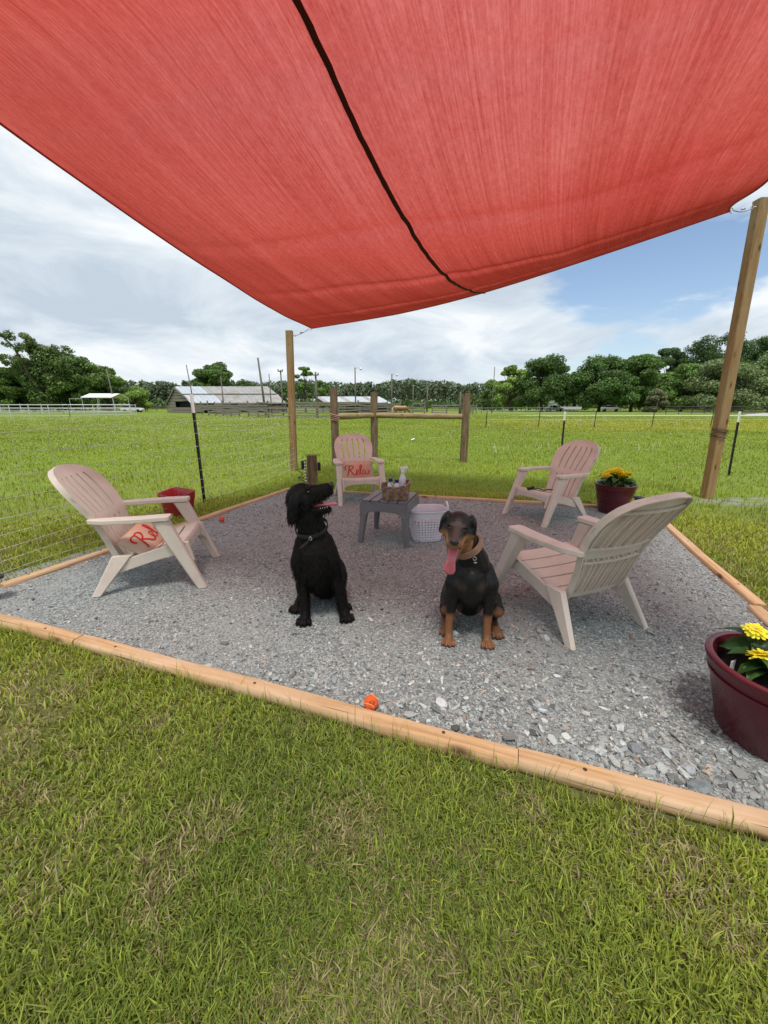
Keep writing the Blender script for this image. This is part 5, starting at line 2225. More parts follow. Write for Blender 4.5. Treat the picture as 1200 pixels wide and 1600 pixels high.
    co = np.zeros(n * 3, dtype=np.float32)
    no = np.zeros(n * 3, dtype=np.float32)
    tn = np.zeros(n * 4, dtype=np.float32)
    me.vertices.foreach_get('co', co)
    me.vertices.foreach_get('normal', no)
    me.attributes['tint'].data.foreach_get('color', tn)
    pk = rng.choice(n, min(n, 26000), replace=False)
    p, nn_, tc = co.reshape(-1, 3)[pk], no.reshape(-1, 3)[pk], tn.reshape(-1, 4)[pk, :3]
    hp = np.array([list(Hi @ Vector(q)) for q in p])
    head = (p[:, 2] > 0.55) & (hp[:, 1] < 0.05)
    lie = np.where(head[:, None], np.array(h3 @ Vector((0, 0.8, -0.3)))[None], np.array([0, 0.25, -1.0])[None])
    d = lie + nn_ * 0.22 + rng.normal(0, 0.14, p.shape)
    d -= nn_ * (np.sum(d * nn_, axis=1) - 0.22)[:, None]
    d /= np.linalg.norm(d, axis=1)[:, None]
    s = np.cross(d, nn_)
    s /= np.linalg.norm(s, axis=1)[:, None] + 1e-9
    L = np.where(head, rng.uniform(0.004, 0.008, len(p)), rng.uniform(0.007, 0.014, len(p)))[:, None]
    w = rng.uniform(0.0007, 0.0013, len(p))[:, None]
    p0 = p - nn_ * 0.0015
    tip = p0 + d * L
    tip[:, 2] = np.maximum(tip[:, 2], 0.003)
    v = np.stack([p0 - s * w, p0 + s * w, tip], 1)
    fcs = np.arange(len(p) * 3).reshape(-1, 3)
    ob = np_obj('fur', v.reshape(-1, 3), fcs, M_HAIR, np.repeat(tc * rng.uniform(0.5, 1.25, (len(p), 1)), 3, 0), t)
    ob['kind'] = 'stuff'
    m = MB()
    m.ell(h(0, -0.190, 0.010), (0.025, 0.014, 0.019), h3)
    m.ell(h(-0.012, -0.193, 0.003), (0.010, 0.010, 0.009), h3)
    m.ell(h(0.012, -0.193, 0.003), (0.010, 0.010, 0.009), h3)
    m.build('nose', M_NOSE, t, True)
    for s in (-1, 1):
        m = MB()
        m.ell(h(s * 0.040, -0.064, 0.034), (0.012, 0.010, 0.008), h3 @ Matrix.Rotation(s * 0.3, 3, 'Y'))
        m.build('eye', M_EYE, t, True)
    # mouth lining, lower teeth
    m = MB()
    m.ell(h(0, -0.046, -0.066), (0.033, 0.050, 0.026), h3 @ Matrix.Rotation(R(32), 3, 'X'))
    m.build('mouth', M_GUM, t, True)
    m = MB()
    for s in (-1, 1):
        for k in range(6):
            f = k / 5
            m.lathe([(0.0042, -0.008), (0.0036, 0.004), (0.0008, 0.012 if k != 5 else 0.020)], 6, h(s * (0.034 - 0.020 * f), -0.040 - 0.060 * f, -0.080 - 0.042 * f))
    m.build('teeth', M_TOOTH, t, True)
    global TSIDE
    TSIDE = (h3 @ Vector((1, 0, 0))).normalized()
    tp = [h(0, -0.03, -0.060), h(0, -0.070, -0.074), h(-0.002, -0.104, -0.096), h(-0.004, -0.122, -0.126), h(-0.005, -0.128, -0.152), h(-0.006, -0.129, -0.180), h(-0.006, -0.128, -0.200), h(-0.006, -0.126, -0.211)]
    tongue_mesh(tp, [0.022, 0.027, 0.027, 0.025, 0.029, 0.035, 0.030, 0.012], 0.007, 'tongue', t)
    # broad tan leather collar round the neck, a ring and tag at the throat
    m = MB()
    c0, ax = Vector((-0.028, 0.014, 0.602)), Vector((-0.48, -0.26, 0.86)).normalized()
    u_ = ax.cross(Vector((0, 1, 0))).normalized()
    v_ = ax.cross(u_)
    rings = []
    for k in range(33):
        a = 2 * PI * k / 32
        d = u_ * math.cos(a) + v_ * math.sin(a)
        rings.append([c0 + d * 0.083 - ax * 0.019, c0 + d * 0.093 - ax * 0.019, c0 + d * 0.091 + ax * 0.019, c0 + d * 0.081 + ax * 0.019])
    m.loft(rings, False)
    col = m.build('collar', plain('tan_leather', (0.26, 0.155, 0.10), 0.7, 0.2, 20, dirt=(0.14, 0.08, 0.05)), t, 40)
    m = MB()
    f_ = c0 + (Vector((0, -1, 0)) - ax * Vector((0, -1, 0)).dot(ax)).normalized() * 0.098 + Vector((0.022, 0, -0.016))
    m.tube([f_ + Vector((0.010 * math.cos(a), -0.004, 0.010 * math.sin(a))) for a in (2 * PI * k / 12 for k in range(13))], 0.0022, 5)
    m.lathe([(0.0005, 0.0), (0.011, 0.0), (0.011, 0.002), (0.0005, 0.002)], 12, f_ + Vector((0.004, -0.006, -0.022)))
    m.build('tag_ring', M_STEEL, t, True)


# ---- the black shaggy dog, sitting facing the viewer, head turned right and mouth open
def black_dog():
    base = at(505, 962, CH_Z - 0.002)
    t = thing('dog', 'shaggy all-black dog sitting with its head turned right', 'dog', base, R(4))
    t.scale = (0.90, 0.95, 1.0)
    m = MB()
    # the chest and belly
    chain(m, [((-0.045, 0.02, 0.470), 0.120), ((-0.035, 0.02, 0.380), 0.138), ((-0.02, 0.09, 0.300), 0.135), ((0.0, 0.19, 0.215), 0.132), ((0.0, 0.27, 0.145), 0.125)])
    chain(m, [((-0.045, 0.10, 0.540), 0.095), ((-0.025, 0.19, 0.43), 0.118), ((-0.005, 0.28, 0.29), 0.130), ((0.0, 0.34, 0.17), 0.120)])
    m.ell((-0.035, -0.055, 0.42), (0.10, 0.06, 0.11))
    # shoulders and upper arms
    chain(m, [((-0.115, 0.03, 0.510), 0.070), ((-0.150, 0.00, 0.40), 0.066), ((-0.145, 0.02, 0.315), 0.058)])
    chain(m, [((0.030, 0.03, 0.510), 0.072), ((0.075, 0.00, 0.40), 0.068), ((0.095, 0.02, 0.315), 0.058)])
    # neck and head
    chain(m, [((-0.050, 0.045, 0.555), 0.112), ((-0.060, 0.03, 0.640), 0.094), ((-0.075, 0.02, 0.715), 0.092)])
    # front legs, feathered
    for pts, yaw in (([((-0.143, 0.02, 0.330), 0.056), ((-0.135, -0.005, 0.215), 0.043), ((-0.127, -0.025, 0.120), 0.038), ((-0.125, -0.040, 0.055), 0.037), ((-0.125, -0.062, 0.032), 0.036)], -0.1),
                     ([((0.095, 0.02, 0.330), 0.058), ((0.118, 0.000, 0.215), 0.046), ((0.142, -0.01, 0.120), 0.042), ((0.158, -0.022, 0.055), 0.040), ((0.165, -0.040, 0.034), 0.038)], 0.35)):
        chain(m, pts)
        q = Vector(pts[-1][0])
        paw(m, (q.x + 0.01 * math.sin(yaw), q.y - 0.014, 0.002), 0.050, yaw)
    # hind legs
    for s, cx in ((-1, -0.01), (1, 0.0)):
        hip = Vector((cx + s * 0.065, 0.31, 0.20))
        knee = Vector((cx - 0.02 + s * 0.125, 0.14, 0.160))
        hock = Vector((cx - 0.02 + s * 0.150, 0.28, 0.055))
        toe = Vector((cx - 0.02 + s * 0.175, 0.100, 0.026))
        chain(m, [(hip, 0.105), ((hip + knee) / 2 + Vector((s * 0.012, 0, 0.012)), 0.085), (knee, 0.058)])
        chain(m, [(knee, 0.052), (hock, 0.038)])
        chain(m, [(hock, 0.036), (toe, 0.032)])
        paw(m, toe + Vector((0, -0.01, -0.020)), 0.046, s * 0.3)
    chain(m, [((0.0, 0.41, 0.08), 0.035), ((-0.06, 0.50, 0.045), 0.030), ((-0.13, 0.57, 0.035), 0.018)])
    # head in profile: local -Y of the head looks to picture right and a little up
    H = Matrix.Translation((-0.090, 0.005, 0.800)) @ Matrix.Rotation(R(78), 4, 'Z') @ Matrix.Rotation(R(-21), 4, 'X')
    h = lambda *p: H @ Vector(p)
    h3 = H.to_3x3()
    m.ell(h(0, 0.020, 0.030), (0.092, 0.108, 0.088), h3)
    m.ell(h(0, 0.055, -0.030), (0.090, 0.085, 0.095), h3)
    for s in (-1, 1):
        m.ell(h(s * 0.050, -0.02, -0.005), (0.042, 0.055, 0.052), h3)
        m.ell(h(s * 0.036, -0.062, 0.062), (0.028, 0.028, 0.020), h3)
    chain(m, [(h(0, -0.06, 0.022), 0.060), (h(0, -0.125, 0.012), 0.050), (h(0, -0.178, 0.010), 0.044)])
    for s in (-1, 1):
        chain(m, [(h(s * 0.026, -0.07, -0.010), 0.028), (h(s * 0.022, -0.16, -0.008), 0.024)])
    chain(m, [(h(0, 0.0, -0.070), 0.044), (h(0, -0.070, -0.095), 0.030), (h(0, -0.140, -0.108), 0.022)])
    for s in (-1, 1):
        chain(m, [(h(s * 0.042, 0.0, -0.050), 0.030), (h(s * 0.025, -0.080, -0.092), 0.016), (h(s * 0.012, -0.140, -0.104), 0.013)])
    # hanging ears
    ear_pts = []
    for s in (-1, 1):
        b0 = h(s * 0.083, 0.020, 0.040)
        for k in range(12):
            f = k / 11
            q = b0 + h3 @ Vector((s * 0.028 * math.sin(min(1, f * 2) * PI / 2), 0.030 * f, 0)) + Vector((0, 0, -0.118 * f))
            m.ell(q, (0.017, 0.026 + 0.020 * math.sin(PI * min(1, f * 0.8 + 0.15)), 0.030), h3)
            ear_pts.append(q)
    me = weld(m, 0.0075, 4, 'body')
    # break the outline up into locks
    nv = len(me.vertices)
    co = np.zeros(nv * 3, dtype=np.float32)
    no = np.zeros(nv * 3, dtype=np.float32)
    me.vertices.foreach_get('co', co)
    me.vertices.foreach_get('normal', no)
    k = np.array([mnoise.noise(Vector(q) * 28) * 0.6 + mnoise.noise(Vector(q) * 60 + Vector((3, 1, 7))) * 0.4 for q in co.reshape(-1, 3)])
    me.vertices.foreach_set('co', (co.reshape(-1, 3) + no.reshape(-1, 3) * (0.0032 * k)[:, None]).astype(np.float32).ravel())
    me.update()

    def tint(co):
        x, y, z = co.T
        c = np.tile(np.array([0.0030, 0.0028, 0.0028]), (len(co), 1))
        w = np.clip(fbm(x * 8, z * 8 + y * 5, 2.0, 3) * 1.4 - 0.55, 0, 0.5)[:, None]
        c = c * (1 - w) + np.array([0.011, 0.007, 0.005]) * w                      # brown sheen put into the coat colour, in patches
        bel = np.clip((0.145 - z) / 0.05, 0, 1) * (np.abs(x) < 0.10) * (y < 0.25) * (y > 0.05)
        c = c * (1 - 0.6 * bel[:, None]) + np.array([0.055, 0.042, 0.036]) * 0.6 * bel[:, None]
        return c
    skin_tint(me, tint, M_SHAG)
    o = bpy.data.objects.new('body', me)
    COL.objects.link(o)
    o.parent = t
    # the loose coat: thousands of thin locks lying downwards
    n = nv
    co = np.zeros(n * 3, dtype=np.float32)
    no = np.zeros(n * 3, dtype=np.float32)
    me.vertices.foreach_get('co', co)
    me.vertices.foreach_get('normal', no)
    co, no = co.reshape(-1, 3), no.reshape(-1, 3)
    pick = rng.choice(n, min(n, 17000), replace=False)
    p, nn_ = co[pick], no[pick]
    Hi = H.inverted()
    hloc = np.array([list(Hi @ Vector(q)) for q in p])
    muzzle = (hloc[:, 1] < -0.04) & (p[:, 2] > 0.66)
    face = (hloc[:, 1] < 0.02) & (p[:, 2] > 0.66)
    legs = p[:, 2] < 0.30
    ears = np.min(np.linalg.norm(p[:, None] - np.array([list(q) for q in ear_pts])[None], axis=2), axis=1) < 0.055
    L = rng.uniform(0.018, 0.040, len(p))
    L = np.where(muzzle, rng.uniform(0.008, 0.024, len(p)), L)
    L = np.where(face & ~muzzle, L * 0.6, L)
    L = np.where(ears, rng.uniform(0.010, 0.034, len(p)), L)
    L = np.where(legs, L * 0.9, L)
    down = np.array([0, 0, -1.0])
    d = nn_ * 0.30 + down * 1.15 + rng.normal(0, 0.17, p.shape)
    d /= np.linalg.norm(d, axis=1)[:, None]
    s = np.cross(d, nn_ + rng.normal(0, 0.3, p.shape))
    s /= np.linalg.norm(s, axis=1)[:, None] + 1e-9
    w = rng.uniform(0.0012, 0.0026, len(p))[:, None]
    p0 = p - nn_ * 0.003
    mid = p0 + d * (L * 0.55)[:, None] + nn_ * 0.002
    tip = p0 + d * L[:, None] + down * (L * 0.35)[:, None]
    tip[:, 2] = np.maximum(tip[:, 2], 0.004)
    mid[:, 2] = np.maximum(mid[:, 2], 0.004)
    v = np.stack([p0 - s * w, p0 + s * w, mid - s * w * 0.9, mid + s * w * 0.9, tip], 1)
    f = np.array([(0, 1, 3), (0, 3, 2), (2, 3, 4)])[None] + (np.arange(len(p)) * 5)[:, None, None]
    hc = np.array([0.0034, 0.0031, 0.0031]) * rng.uniform(0.6, 1.5, (len(p), 1))
    br = rng.random(len(p)) < 0.10
    hc[br] = np.array([0.011, 0.007, 0.005])  # brown highlights put into the colour of some locks
    ob = np_obj('fur', v.reshape(-1, 3), f.reshape(-1, 3), M_HAIR, np.repeat(hc, 5, 0), t)
    ob['kind'] = 'stuff'
    # face parts
    m = MB()
    m.ell(h(0, -0.218, 0.028), (0.026, 0.017, 0.022), h3)
    m.build('nose', M_NOSE, t, True)
    for s_ in (-1, 1):
        m = MB()
        m.ell(h(s_ * 0.058, -0.070, 0.044), (0.010, 0.011, 0.009), h3)
        m.build('eye', M_EYE, t, True)
    m = MB()
    m.ell(h(0, -0.060, -0.052), (0.034, 0.065, 0.022), h3 @ Matrix.Rotation(R(14), 3, 'X'))
    m.build('mouth', M_GUM, t, True)
    m = MB()
    for s_ in (-1, 1):
        for k in range(7):
            f_ = k / 6
            m.lathe([(0.0034, -0.008), (0.0028, 0.000), (0.001, 0.004 if k != 6 else 0.012)], 6, h(s_ * (0.036 - 0.021 * f_), -0.050 - 0.090 * f_, -0.072 - 0.016 * f_))
    m.build('teeth', M_TOOTH, t, True)
    global TSIDE
    TSIDE = (h3 @ Vector((1, 0, 0))).normalized()
    tp = [h(0, -0.03, -0.055), h(0, -0.08, -0.058), h(0, -0.125, -0.070), h(0, -0.160, -0.080), h(0, -0.190, -0.088), h(0, -0.205, -0.098)]
    tongue_mesh(tp, [0.020, 0.028, 0.031, 0.031, 0.027, 0.010], 0.008, 'tongue', t)
    # dark patterned collar with a loose strap end
    m = MB()
    c0, ax = Vector((-0.057, 0.035, 0.618)), Vector((-0.10, -0.28, 0.95)).normalized()
    u_ = ax.cross(Vector((0, 1, 0))).normalized()
    v_ = ax.cross(u_)
    rings = []
    for k in range(33):
        a = 2 * PI * k / 32
        dd = u_ * math.cos(a) + v_ * math.sin(a)
        rr = 0.112
        rings.append([c0 + dd * rr - ax * 0.011, c0 + dd * (rr + 0.006) - ax * 0.011, c0 + dd * (rr + 0.006) + ax * 0.011, c0 + dd * rr + ax * 0.011])
    m.loft(rings, False)
    front = c0 + (Vector((0, -1, 0)) - ax * Vector((0, -1, 0)).dot(ax)).normalized() * 0.122
    m.loft([[front + Vector((x * 0.0 - k * 0.022, -0.004 - k * 0.002, -0.018 * k - 0.01)) + Vector(q) for q in ((-0.012, 0, 0), (0.010, 0, 0.006), (0.010, -0.004, 0.006), (-0.012, -0.004, 0))] for k, x in enumerate((0, 1, 2, 3))])
    m.build('collar', plain('grey_webbing', (0.013, 0.015, 0.016), 0.6, 0.6, 55, dirt=(0.03, 0.03, 0.03)), t, 40)
    m = MB()
    m.tube([front + Vector((0.010 * math.cos(a), -0.006, 0.010 * math.sin(a) - 0.004)) for a in (2 * PI * k / 12 for k in range(13))], 0.003, 5)
    m.build('ring', M_STEEL, t, True)


tan_dog()
black_dog()
# ------------------------------------------------------------------ road, far buildings, corrals
M_ROAD = plain('pale_gravel_road', (0.50, 0.48, 0.44), 0.9, 0.12, 0.8, 0.3, 0.02)
M_BARNWOOD = wood('barn_board', (0.25, 0.22, 0.18), (0.11, 0.092, 0.075), (0.5, 7, 7), False, 0.9, (0.30, 0.28, 0.25))
M_BARNWOOD_Z = wood('barn_board_upright', (0.22, 0.195, 0.16), (0.10, 0.082, 0.066), (0.5, 7, 7), False, 0.9, (0.27, 0.25, 0.22), axis='Z')
M_TIN = plain('new_tin', (0.55, 0.58, 0.62), 0.4, 0.08, 1.5, 0.05, 0.002, metal=0.45)
M_TINOLD = plain('weathered_tin', (0.36, 0.35, 0.34), 0.55, 0.15, 0.9, 0.05, 0.002, metal=0.3, dirt=(0.24, 0.17, 0.12))
M_DARK = plain('dark_interior', (0.012, 0.011, 0.010), 0.9, 0.3, 2)  # near black stands in for shade inside barn and shed; plain black elsewhere
M_PIPE = plain('galvanised_pipe', (0.56, 0.57, 0.58), 0.5, 0.12, 3, metal=0.3)
M_POLE = wood('grey_pole', (0.20, 0.18, 0.155), (0.10, 0.085, 0.07), (0.6, 8, 8), False, 0.9, None, axis='Z')


def sheet(name, pts, z, mat, label):
    m = MB()
    m.add([(x, y, z) for x, y in pts], [tuple(range(len(pts)))])
    return tag(m.build(name, mat), label, kind='structure')


sheet('road', [(18, 58), (60, 55.5), (140, 54), (140, 60), (60, 60.5), (22, 61)], 0.03, M_ROAD, 'pale dirt road crossing beyond the pasture')


def plank_between(m, p, q, w, th=0.03, sag=0.0):
    """upright plank from p to q: height w"""
    p, q = Vector(p), Vector(q)
    d = (q - p)
    n = Vector((-d.y, d.x, 0)).normalized() * th / 2
    u_ = Vector((0, 0, w / 2))
    m.loft([[c - n - u_, c + n - u_, c + n + u_, c - n + u_] for c in (p, (p + q) / 2 - Vector((0, 0, sag)), q)])


def board_fence(name, label, pts, heights, step, w, mat, post_h, post_r, group=None, wonk=0.06, pmat=None, pipe=False):
    """fence along pts: each post and each rail between two posts is a part"""
    o0 = Vector((*pts[0], 0))
    t = thing(name, label, 'fence', o0, 0, group)
    k = 0
    pm = []
    for a, b in zip(pts, pts[1:]):
        a, b = Vector((*a, 0)), Vector((*b, 0))
        n = max(1, round((b - a).length / step))
        for i in range(n):
            p, q = a.lerp(b, i / n) - o0, a.lerp(b, (i + 1) / n) - o0
            for z in heights:
                if not pipe and random.random() < 0.05:
                    continue
                m = MB()
                e = [random.uniform(-wonk, wonk) for _ in range(2)]
                if pipe:
                    m.tube([p + Vector((0, 0, z)), q + Vector((0, 0, z))], w / 2, 6)
                else:
                    plank_between(m, p + Vector((0, -post_r - 0.02, z + e[0])), q + Vector((0, -post_r - 0.02, z + e[1])), w * random.uniform(0.8, 1.15), 0.035, random.uniform(0, wonk * 0.5))
                m.build('rail', mat, t)
            for c in ((p, q) if i == n - 1 else (p,)):
                m = MB()
                h = post_h * random.uniform(0.92, 1.12)
                if pipe:
                    h = post_h
                m.tube([c + Vector((0, 0, -0.1)), c + Vector((0, 0, h))], post_r, 7)
                m.build('post', pmat or mat, t)
    return t


# white pipe corral on the left
p0, p1, p2 = at(-70, 651.5), at(110, 652.5), at(214, 650)
board_fence('pipe_corral', 'pale pipe corral panels in front of the left trees', [p0.xy, p1.xy, p2.xy], (0.25, 0.55, 0.85, 1.15, 1.5), 3.0, 0.075, M_PIPE, 1.62, 0.05, pipe=True)
q0 = at(-60, 646.5)
board_fence('pipe_corral', 'second row of pale pipe panels farther back at the left', [q0.xy, at(100, 647.0).xy, at(205, 646.2).xy], (0.4, 0.95, 1.6), 4.0, 0.09, M_PIPE, 1.75, 0.06, pipe=True)
# grey plank cattle pens in front of the barn
board_fence('cattle_pen', 'weathered plank cattle pen in front of the long barn', [at(306, 648).xy, at(420, 652.5).xy, at(497, 653).xy], (0.25, 0.55, 0.85, 1.15, 1.45, 1.72), 2.6, 0.19, M_BARNWOOD, 1.95, 0.10, pmat=M_BARNWOOD_Z)
board_fence('cattle_pen', 'weathered plank cattle pen left of the grazing horse', [at(497, 653).xy, at(560, 651.5).xy, at(663, 649).xy], (0.25, 0.55, 0.85, 1.15, 1.45, 1.72), 2.6, 0.18, M_BARNWOOD, 1.9, 0.09, wonk=0.1, pmat=M_BARNWOOD_Z)
board_fence('cattle_pen', 'short weathered plank pen right of the grazing horse', [at(675, 648.5).xy, at(720, 648.3).xy, at(744, 646).xy], (0.35, 0.75, 1.15, 1.5), 3.0, 0.17, M_BARNWOOD, 1.75, 0.09, pmat=M_BARNWOOD_Z)
board_fence('plank_fence', 'low fence beside the left end of the barn', [at(228, 643).xy, at(262, 643).xy], (0.6, 1.1, 1.5), 2.6, 0.16, M_BARNWOOD, 1.8, 0.09, pmat=M_BARNWOOD_Z)
M_DKFENCE = wood('dark_fence_board', (0.09, 0.08, 0.072), (0.045, 0.04, 0.036), (0.5, 7, 7), False, 0.9)
board_fence('board_fence', 'dark board fence along the road under the right trees', [at(1040, 646.6).xy, at(1120, 646.4).xy, at(1330, 646.0).xy], (0.35, 0.8, 1.25), 2.6, 0.17, M_DKFENCE, 1.45, 0.09, wonk=0.01)
board_fence('post_fence', 'thin post fence between the pens and the right oaks', [at(735, 646.2).xy, at(800, 645.2).xy, at(862, 644.6).xy], (0.5, 1.0), 3.2, 0.05, M_PIPE, 1.4, 0.07, pmat=M_BARNWOOD_Z, pipe=True)


def field_fence():
    px = [(759, 668), (841, 667), (928, 668), (1018, 668), (1110, 667), (1230, 667)]
    P = [at(*q) for q in px]
    t = thing('wire_fence', 'low field fence of thin dark stakes crossing the pasture', 'fence', P[0])
    for p in P:
        m = MB()
        c = p - P[0]
        m.tube([c, c + Vector((0.01, 0, 0.55)), c + Vector((0.02, 0, 1.05))], 0.028, 5)
        m.build('stake', M_TPOST, t)
    for z in (0.5, 0.95):
        m = MB()
        m.tube([p - P[0] + Vector((0, 0, z)) for p in P], 0.006, 3)
        m.build('wire', M_WIRE, t)


field_fence()


def gable_roof(m, x0, x1, y0, y1, ze, zr, xr, th=0.08):
    """corrugated slab between (x0..x1), eaves ze; ridge line runs along y at xr: not used for the barn"""


def long_barn():
    """long low barn, gable end to the left, monitor-style steps in the roof"""
    g0 = at(263, 643.5)
    Y0 = 78.0
    k = Y0 / FOC / CP
    X = lambda u: (u - 600) / FOC * (Y0 * CP + 0.37)
    Z = lambda v: aty(600, v, Y0).z
    xl, xa, xb, xr = X(262), X(287), X(303), X(447)
    t = thing('barn', 'long low grey barn with a partly new tin roof', 'barn', (xl, Y0, 0))
    O = Vector((xl, Y0, 0))
    ridge_z, eave_z = Z(603), Z(628)
    depth = 15.0
    # the gable end faces the viewer's left front; the roof's long slope faces the viewer
    yb = 7.0
    W = [(xl, Y0 + 9.5), (xb + 1.5, Y0)]                                  # end wall runs obliquely
    a, b = Vector((xl * (Y0 + 8.0) / Y0, Y0 + 8.0, 0)), Vector((X(304), Y0, 0))
    mid = a.lerp(b, 0.42)
    nb = 14
    # end wall boards, each a part, stepping up under the gable; a dark doorway is left open
    def roof_z(f):
        return eave_z - 0.7 + (ridge_z - eave_z + 0.5) * (f / 0.42) if f < 0.42 else ridge_z - 0.2 - (ridge_z - eave_z + 0.1) * ((f - 0.42) / 0.58)
    rows = 9
    hrow = ridge_z / rows
    for r_ in range(rows):
        z = (r_ + 0.5) * hrow
        fs = [f / 60 for f in range(61) if roof_z(f / 60) > z + 0.1]
        if len(fs) < 3:
            continue
        f0, f1 = fs[0], fs[-1]
        spans = [(f0, f1)]
        if z < eave_z * 1.12 and z > eave_z * 0.40:
            spans = [(f0, 0.36), (0.90, f1)]
        for s0, s1 in spans:
            if s1 - s0 < 0.03:
                continue
            m = MB()
            plank_between(m, a.lerp(b, s0) - O + Vector((0, 0, z)), a.lerp(b, s1) - O + Vector((0, 0, z)), hrow * 0.88, 0.06)
            m.build('wall_board', M_BARNWOOD, t)
    # near-black sheets put in for the shade inside the barn
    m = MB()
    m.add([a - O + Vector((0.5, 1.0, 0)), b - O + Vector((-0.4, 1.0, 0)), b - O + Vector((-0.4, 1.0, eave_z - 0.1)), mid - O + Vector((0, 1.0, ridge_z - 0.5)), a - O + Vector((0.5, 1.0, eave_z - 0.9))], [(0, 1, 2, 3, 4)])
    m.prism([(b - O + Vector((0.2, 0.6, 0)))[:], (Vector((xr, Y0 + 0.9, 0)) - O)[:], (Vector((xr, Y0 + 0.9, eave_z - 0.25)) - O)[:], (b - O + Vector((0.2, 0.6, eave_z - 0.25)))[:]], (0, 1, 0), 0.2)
    m.build('shade_sheet', M_DARK, t)
    # front posts and low boarding along the long side
    n = 10
    for i in range(n + 1):
        x = b.x + (xr - b.x) * i / n
        m = MB()
        m.tube([Vector((x, Y0 + 0.1, 0)) - O, Vector((x, Y0 + 0.1, eave_z - 0.1)) - O], 0.10, 6)
        m.build('wall_post', M_BARNWOOD_Z, t)
        if i < n:
            x2 = b.x + (xr - b.x) * (i + 1) / n
            for z in (0.4, 0.85, 1.3):
                if random.random() < 0.8:
                    m = MB()
                    plank_between(m, Vector((x, Y0, z)) - O, Vector((x2, Y0, z + random.uniform(-0.05, 0.05))) - O, 0.36, 0.05)
                    m.build('wall_board', M_BARNWOOD, t)
    # roof: an upper and a lower slope toward the viewer, each of separate corrugated sheets
    def slope(x0, x1, y0, z0, t0, t1, y1, z1, n, new_to):
        for i in range(n):
            f0, f1 = i / n, (i + 0.97) / n
            m = MB()
            vs, fs = [], []
            c = 8
            for j in range(c + 1):
                f = f0 + (f1 - f0) * j / c
                x = x0 + (x1 - x0) * f
                w = 0.035 if j % 2 else 0.0
                vs += [Vector((x, y0, z0 + w)) - O, Vector((t0 + (t1 - t0) * f, y1, z1 + w)) - O]
            for j in range(c):
                fs.append((2 * j, 2 * j + 2, 2 * j + 3, 2 * j + 1))
            q = len(vs)
            vs += [v - Vector((0, 0, 0.09)) for v in vs]
            fs += [tuple(q + e for e in reversed(f)) for f in fs]
            fs += [(2 * j, q + 2 * j, q + 2 * j + 2, 2 * j + 2) for j in range(c)]
            m.add(vs, fs)
            o = m.build('roof_sheet', M_TIN if f0 < new_to else M_TINOLD, t)
    zm = (ridge_z + eave_z) / 2
    hx0, hx1 = (b.x + mid.x) / 2, (X(449) + X(421) * mid.y / Y0) / 2
    ym = (Y0 + mid.y) / 2
    slope(hx0 - 0.2, hx1, ym - 0.1, zm + 0.14, mid.x - 0.2, X(421) * mid.y / Y0, mid.y + 0.2, ridge_z + 0.12, 18, 0.26)
    slope(b.x - 0.3, X(449), Y0 - 0.5, eave_z - 0.15, hx0 - 0.25, hx1 + 0.2, ym + 0.1, zm - 0.02, 18, 0.30)
    # left back slope seen edge on, and barge boards of the gable
    for s0, s1 in ((0.0, 0.42), (0.42, 1.0)):
        m = MB()
        p, q = a.lerp(b, s0 - (0.03 if s0 == 0 else 0)) - O, a.lerp(b, s1) - O
        p.z, q.z = roof_z(max(s0, 0)) + 0.05, roof_z(s1 - 0.001) + 0.05
        if s0:
            p.z = roof_z(0.4199)
        plank_between(m, p + Vector((0, -0.35, 0)), q + Vector((0, -0.35, 0)), 0.28, 0.1)
        m.build('barge_board', M_BARNWOOD, t)
    m = MB()
    p, q = a - O, mid - O
    m.add([p + Vector((-0.2, -0.3, roof_z(0) + 0.12)), q + Vector((0, -0.3, ridge_z + 0.1)), q + Vector((3, 7, ridge_z + 0.1)), p + Vector((3, 7, roof_z(0) + 0.12))], [(0, 1, 2, 3)])
    m.build('rear_roof', M_TINOLD, t)


long_barn()


def open_shed(label, u0, u1, v_top, v_eave, v_base_pts, Y, skew, n, name='shed'):
    X = lambda u: (u - 600) / FOC * (Y * CP + 0.37)
    Z = lambda v: aty(600, v, Y).z
    O = Vector((X(u0), Y, 0))
    t = thing(name, label, 'shed', O)
    zr, ze = Z(v_top), Z(v_eave)
    w = X(u1) - X(u0)
    dep = max(4.0, w * 0.35)
    for i in range(n):
        m = MB()
        f0, f1 = i / n, (i + 0.97) / n
        p = [Vector((w * f, y, z)) for f, y, z in ((f0, -0.4, ze), (f1, -0.4, ze))] + [Vector((w * f + skew, dep * 0.55, zr)) for f in (f1, f0)]
        m.prism(p, (0, 0, 1), 0.06)
        m.build('roof_sheet', M_TIN if i % 5 else M_TINOLD, t)
    for i in range(5):
        for y in (0.0, dep):
            m = MB()
            m.tube([Vector((w * i / 4, y, 0)), Vector((w * i / 4, y, (ze if y == 0 else ze * 0.9) - 0.05))], 0.09, 6)
            m.build('post', M_BARNWOOD_Z, t)
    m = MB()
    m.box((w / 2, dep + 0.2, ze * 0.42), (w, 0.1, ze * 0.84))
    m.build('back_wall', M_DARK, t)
    # dark gable on the left end
    m = MB()
    m.prism([(skew * 0.0 - 0.1, 0, ze - 0.1), (skew, dep * 0.55, zr - 0.05), (skew * 0.8, dep, ze - 0.2)], (1, 0, 0), 0.1)
    m.build('gable', M_BARNWOOD, t)
    return t


open_shed('low tin-roofed shed behind the middle cattle pen', 510, 612, 619.5, 630.5, 0, 82.0, -2.5, 14)


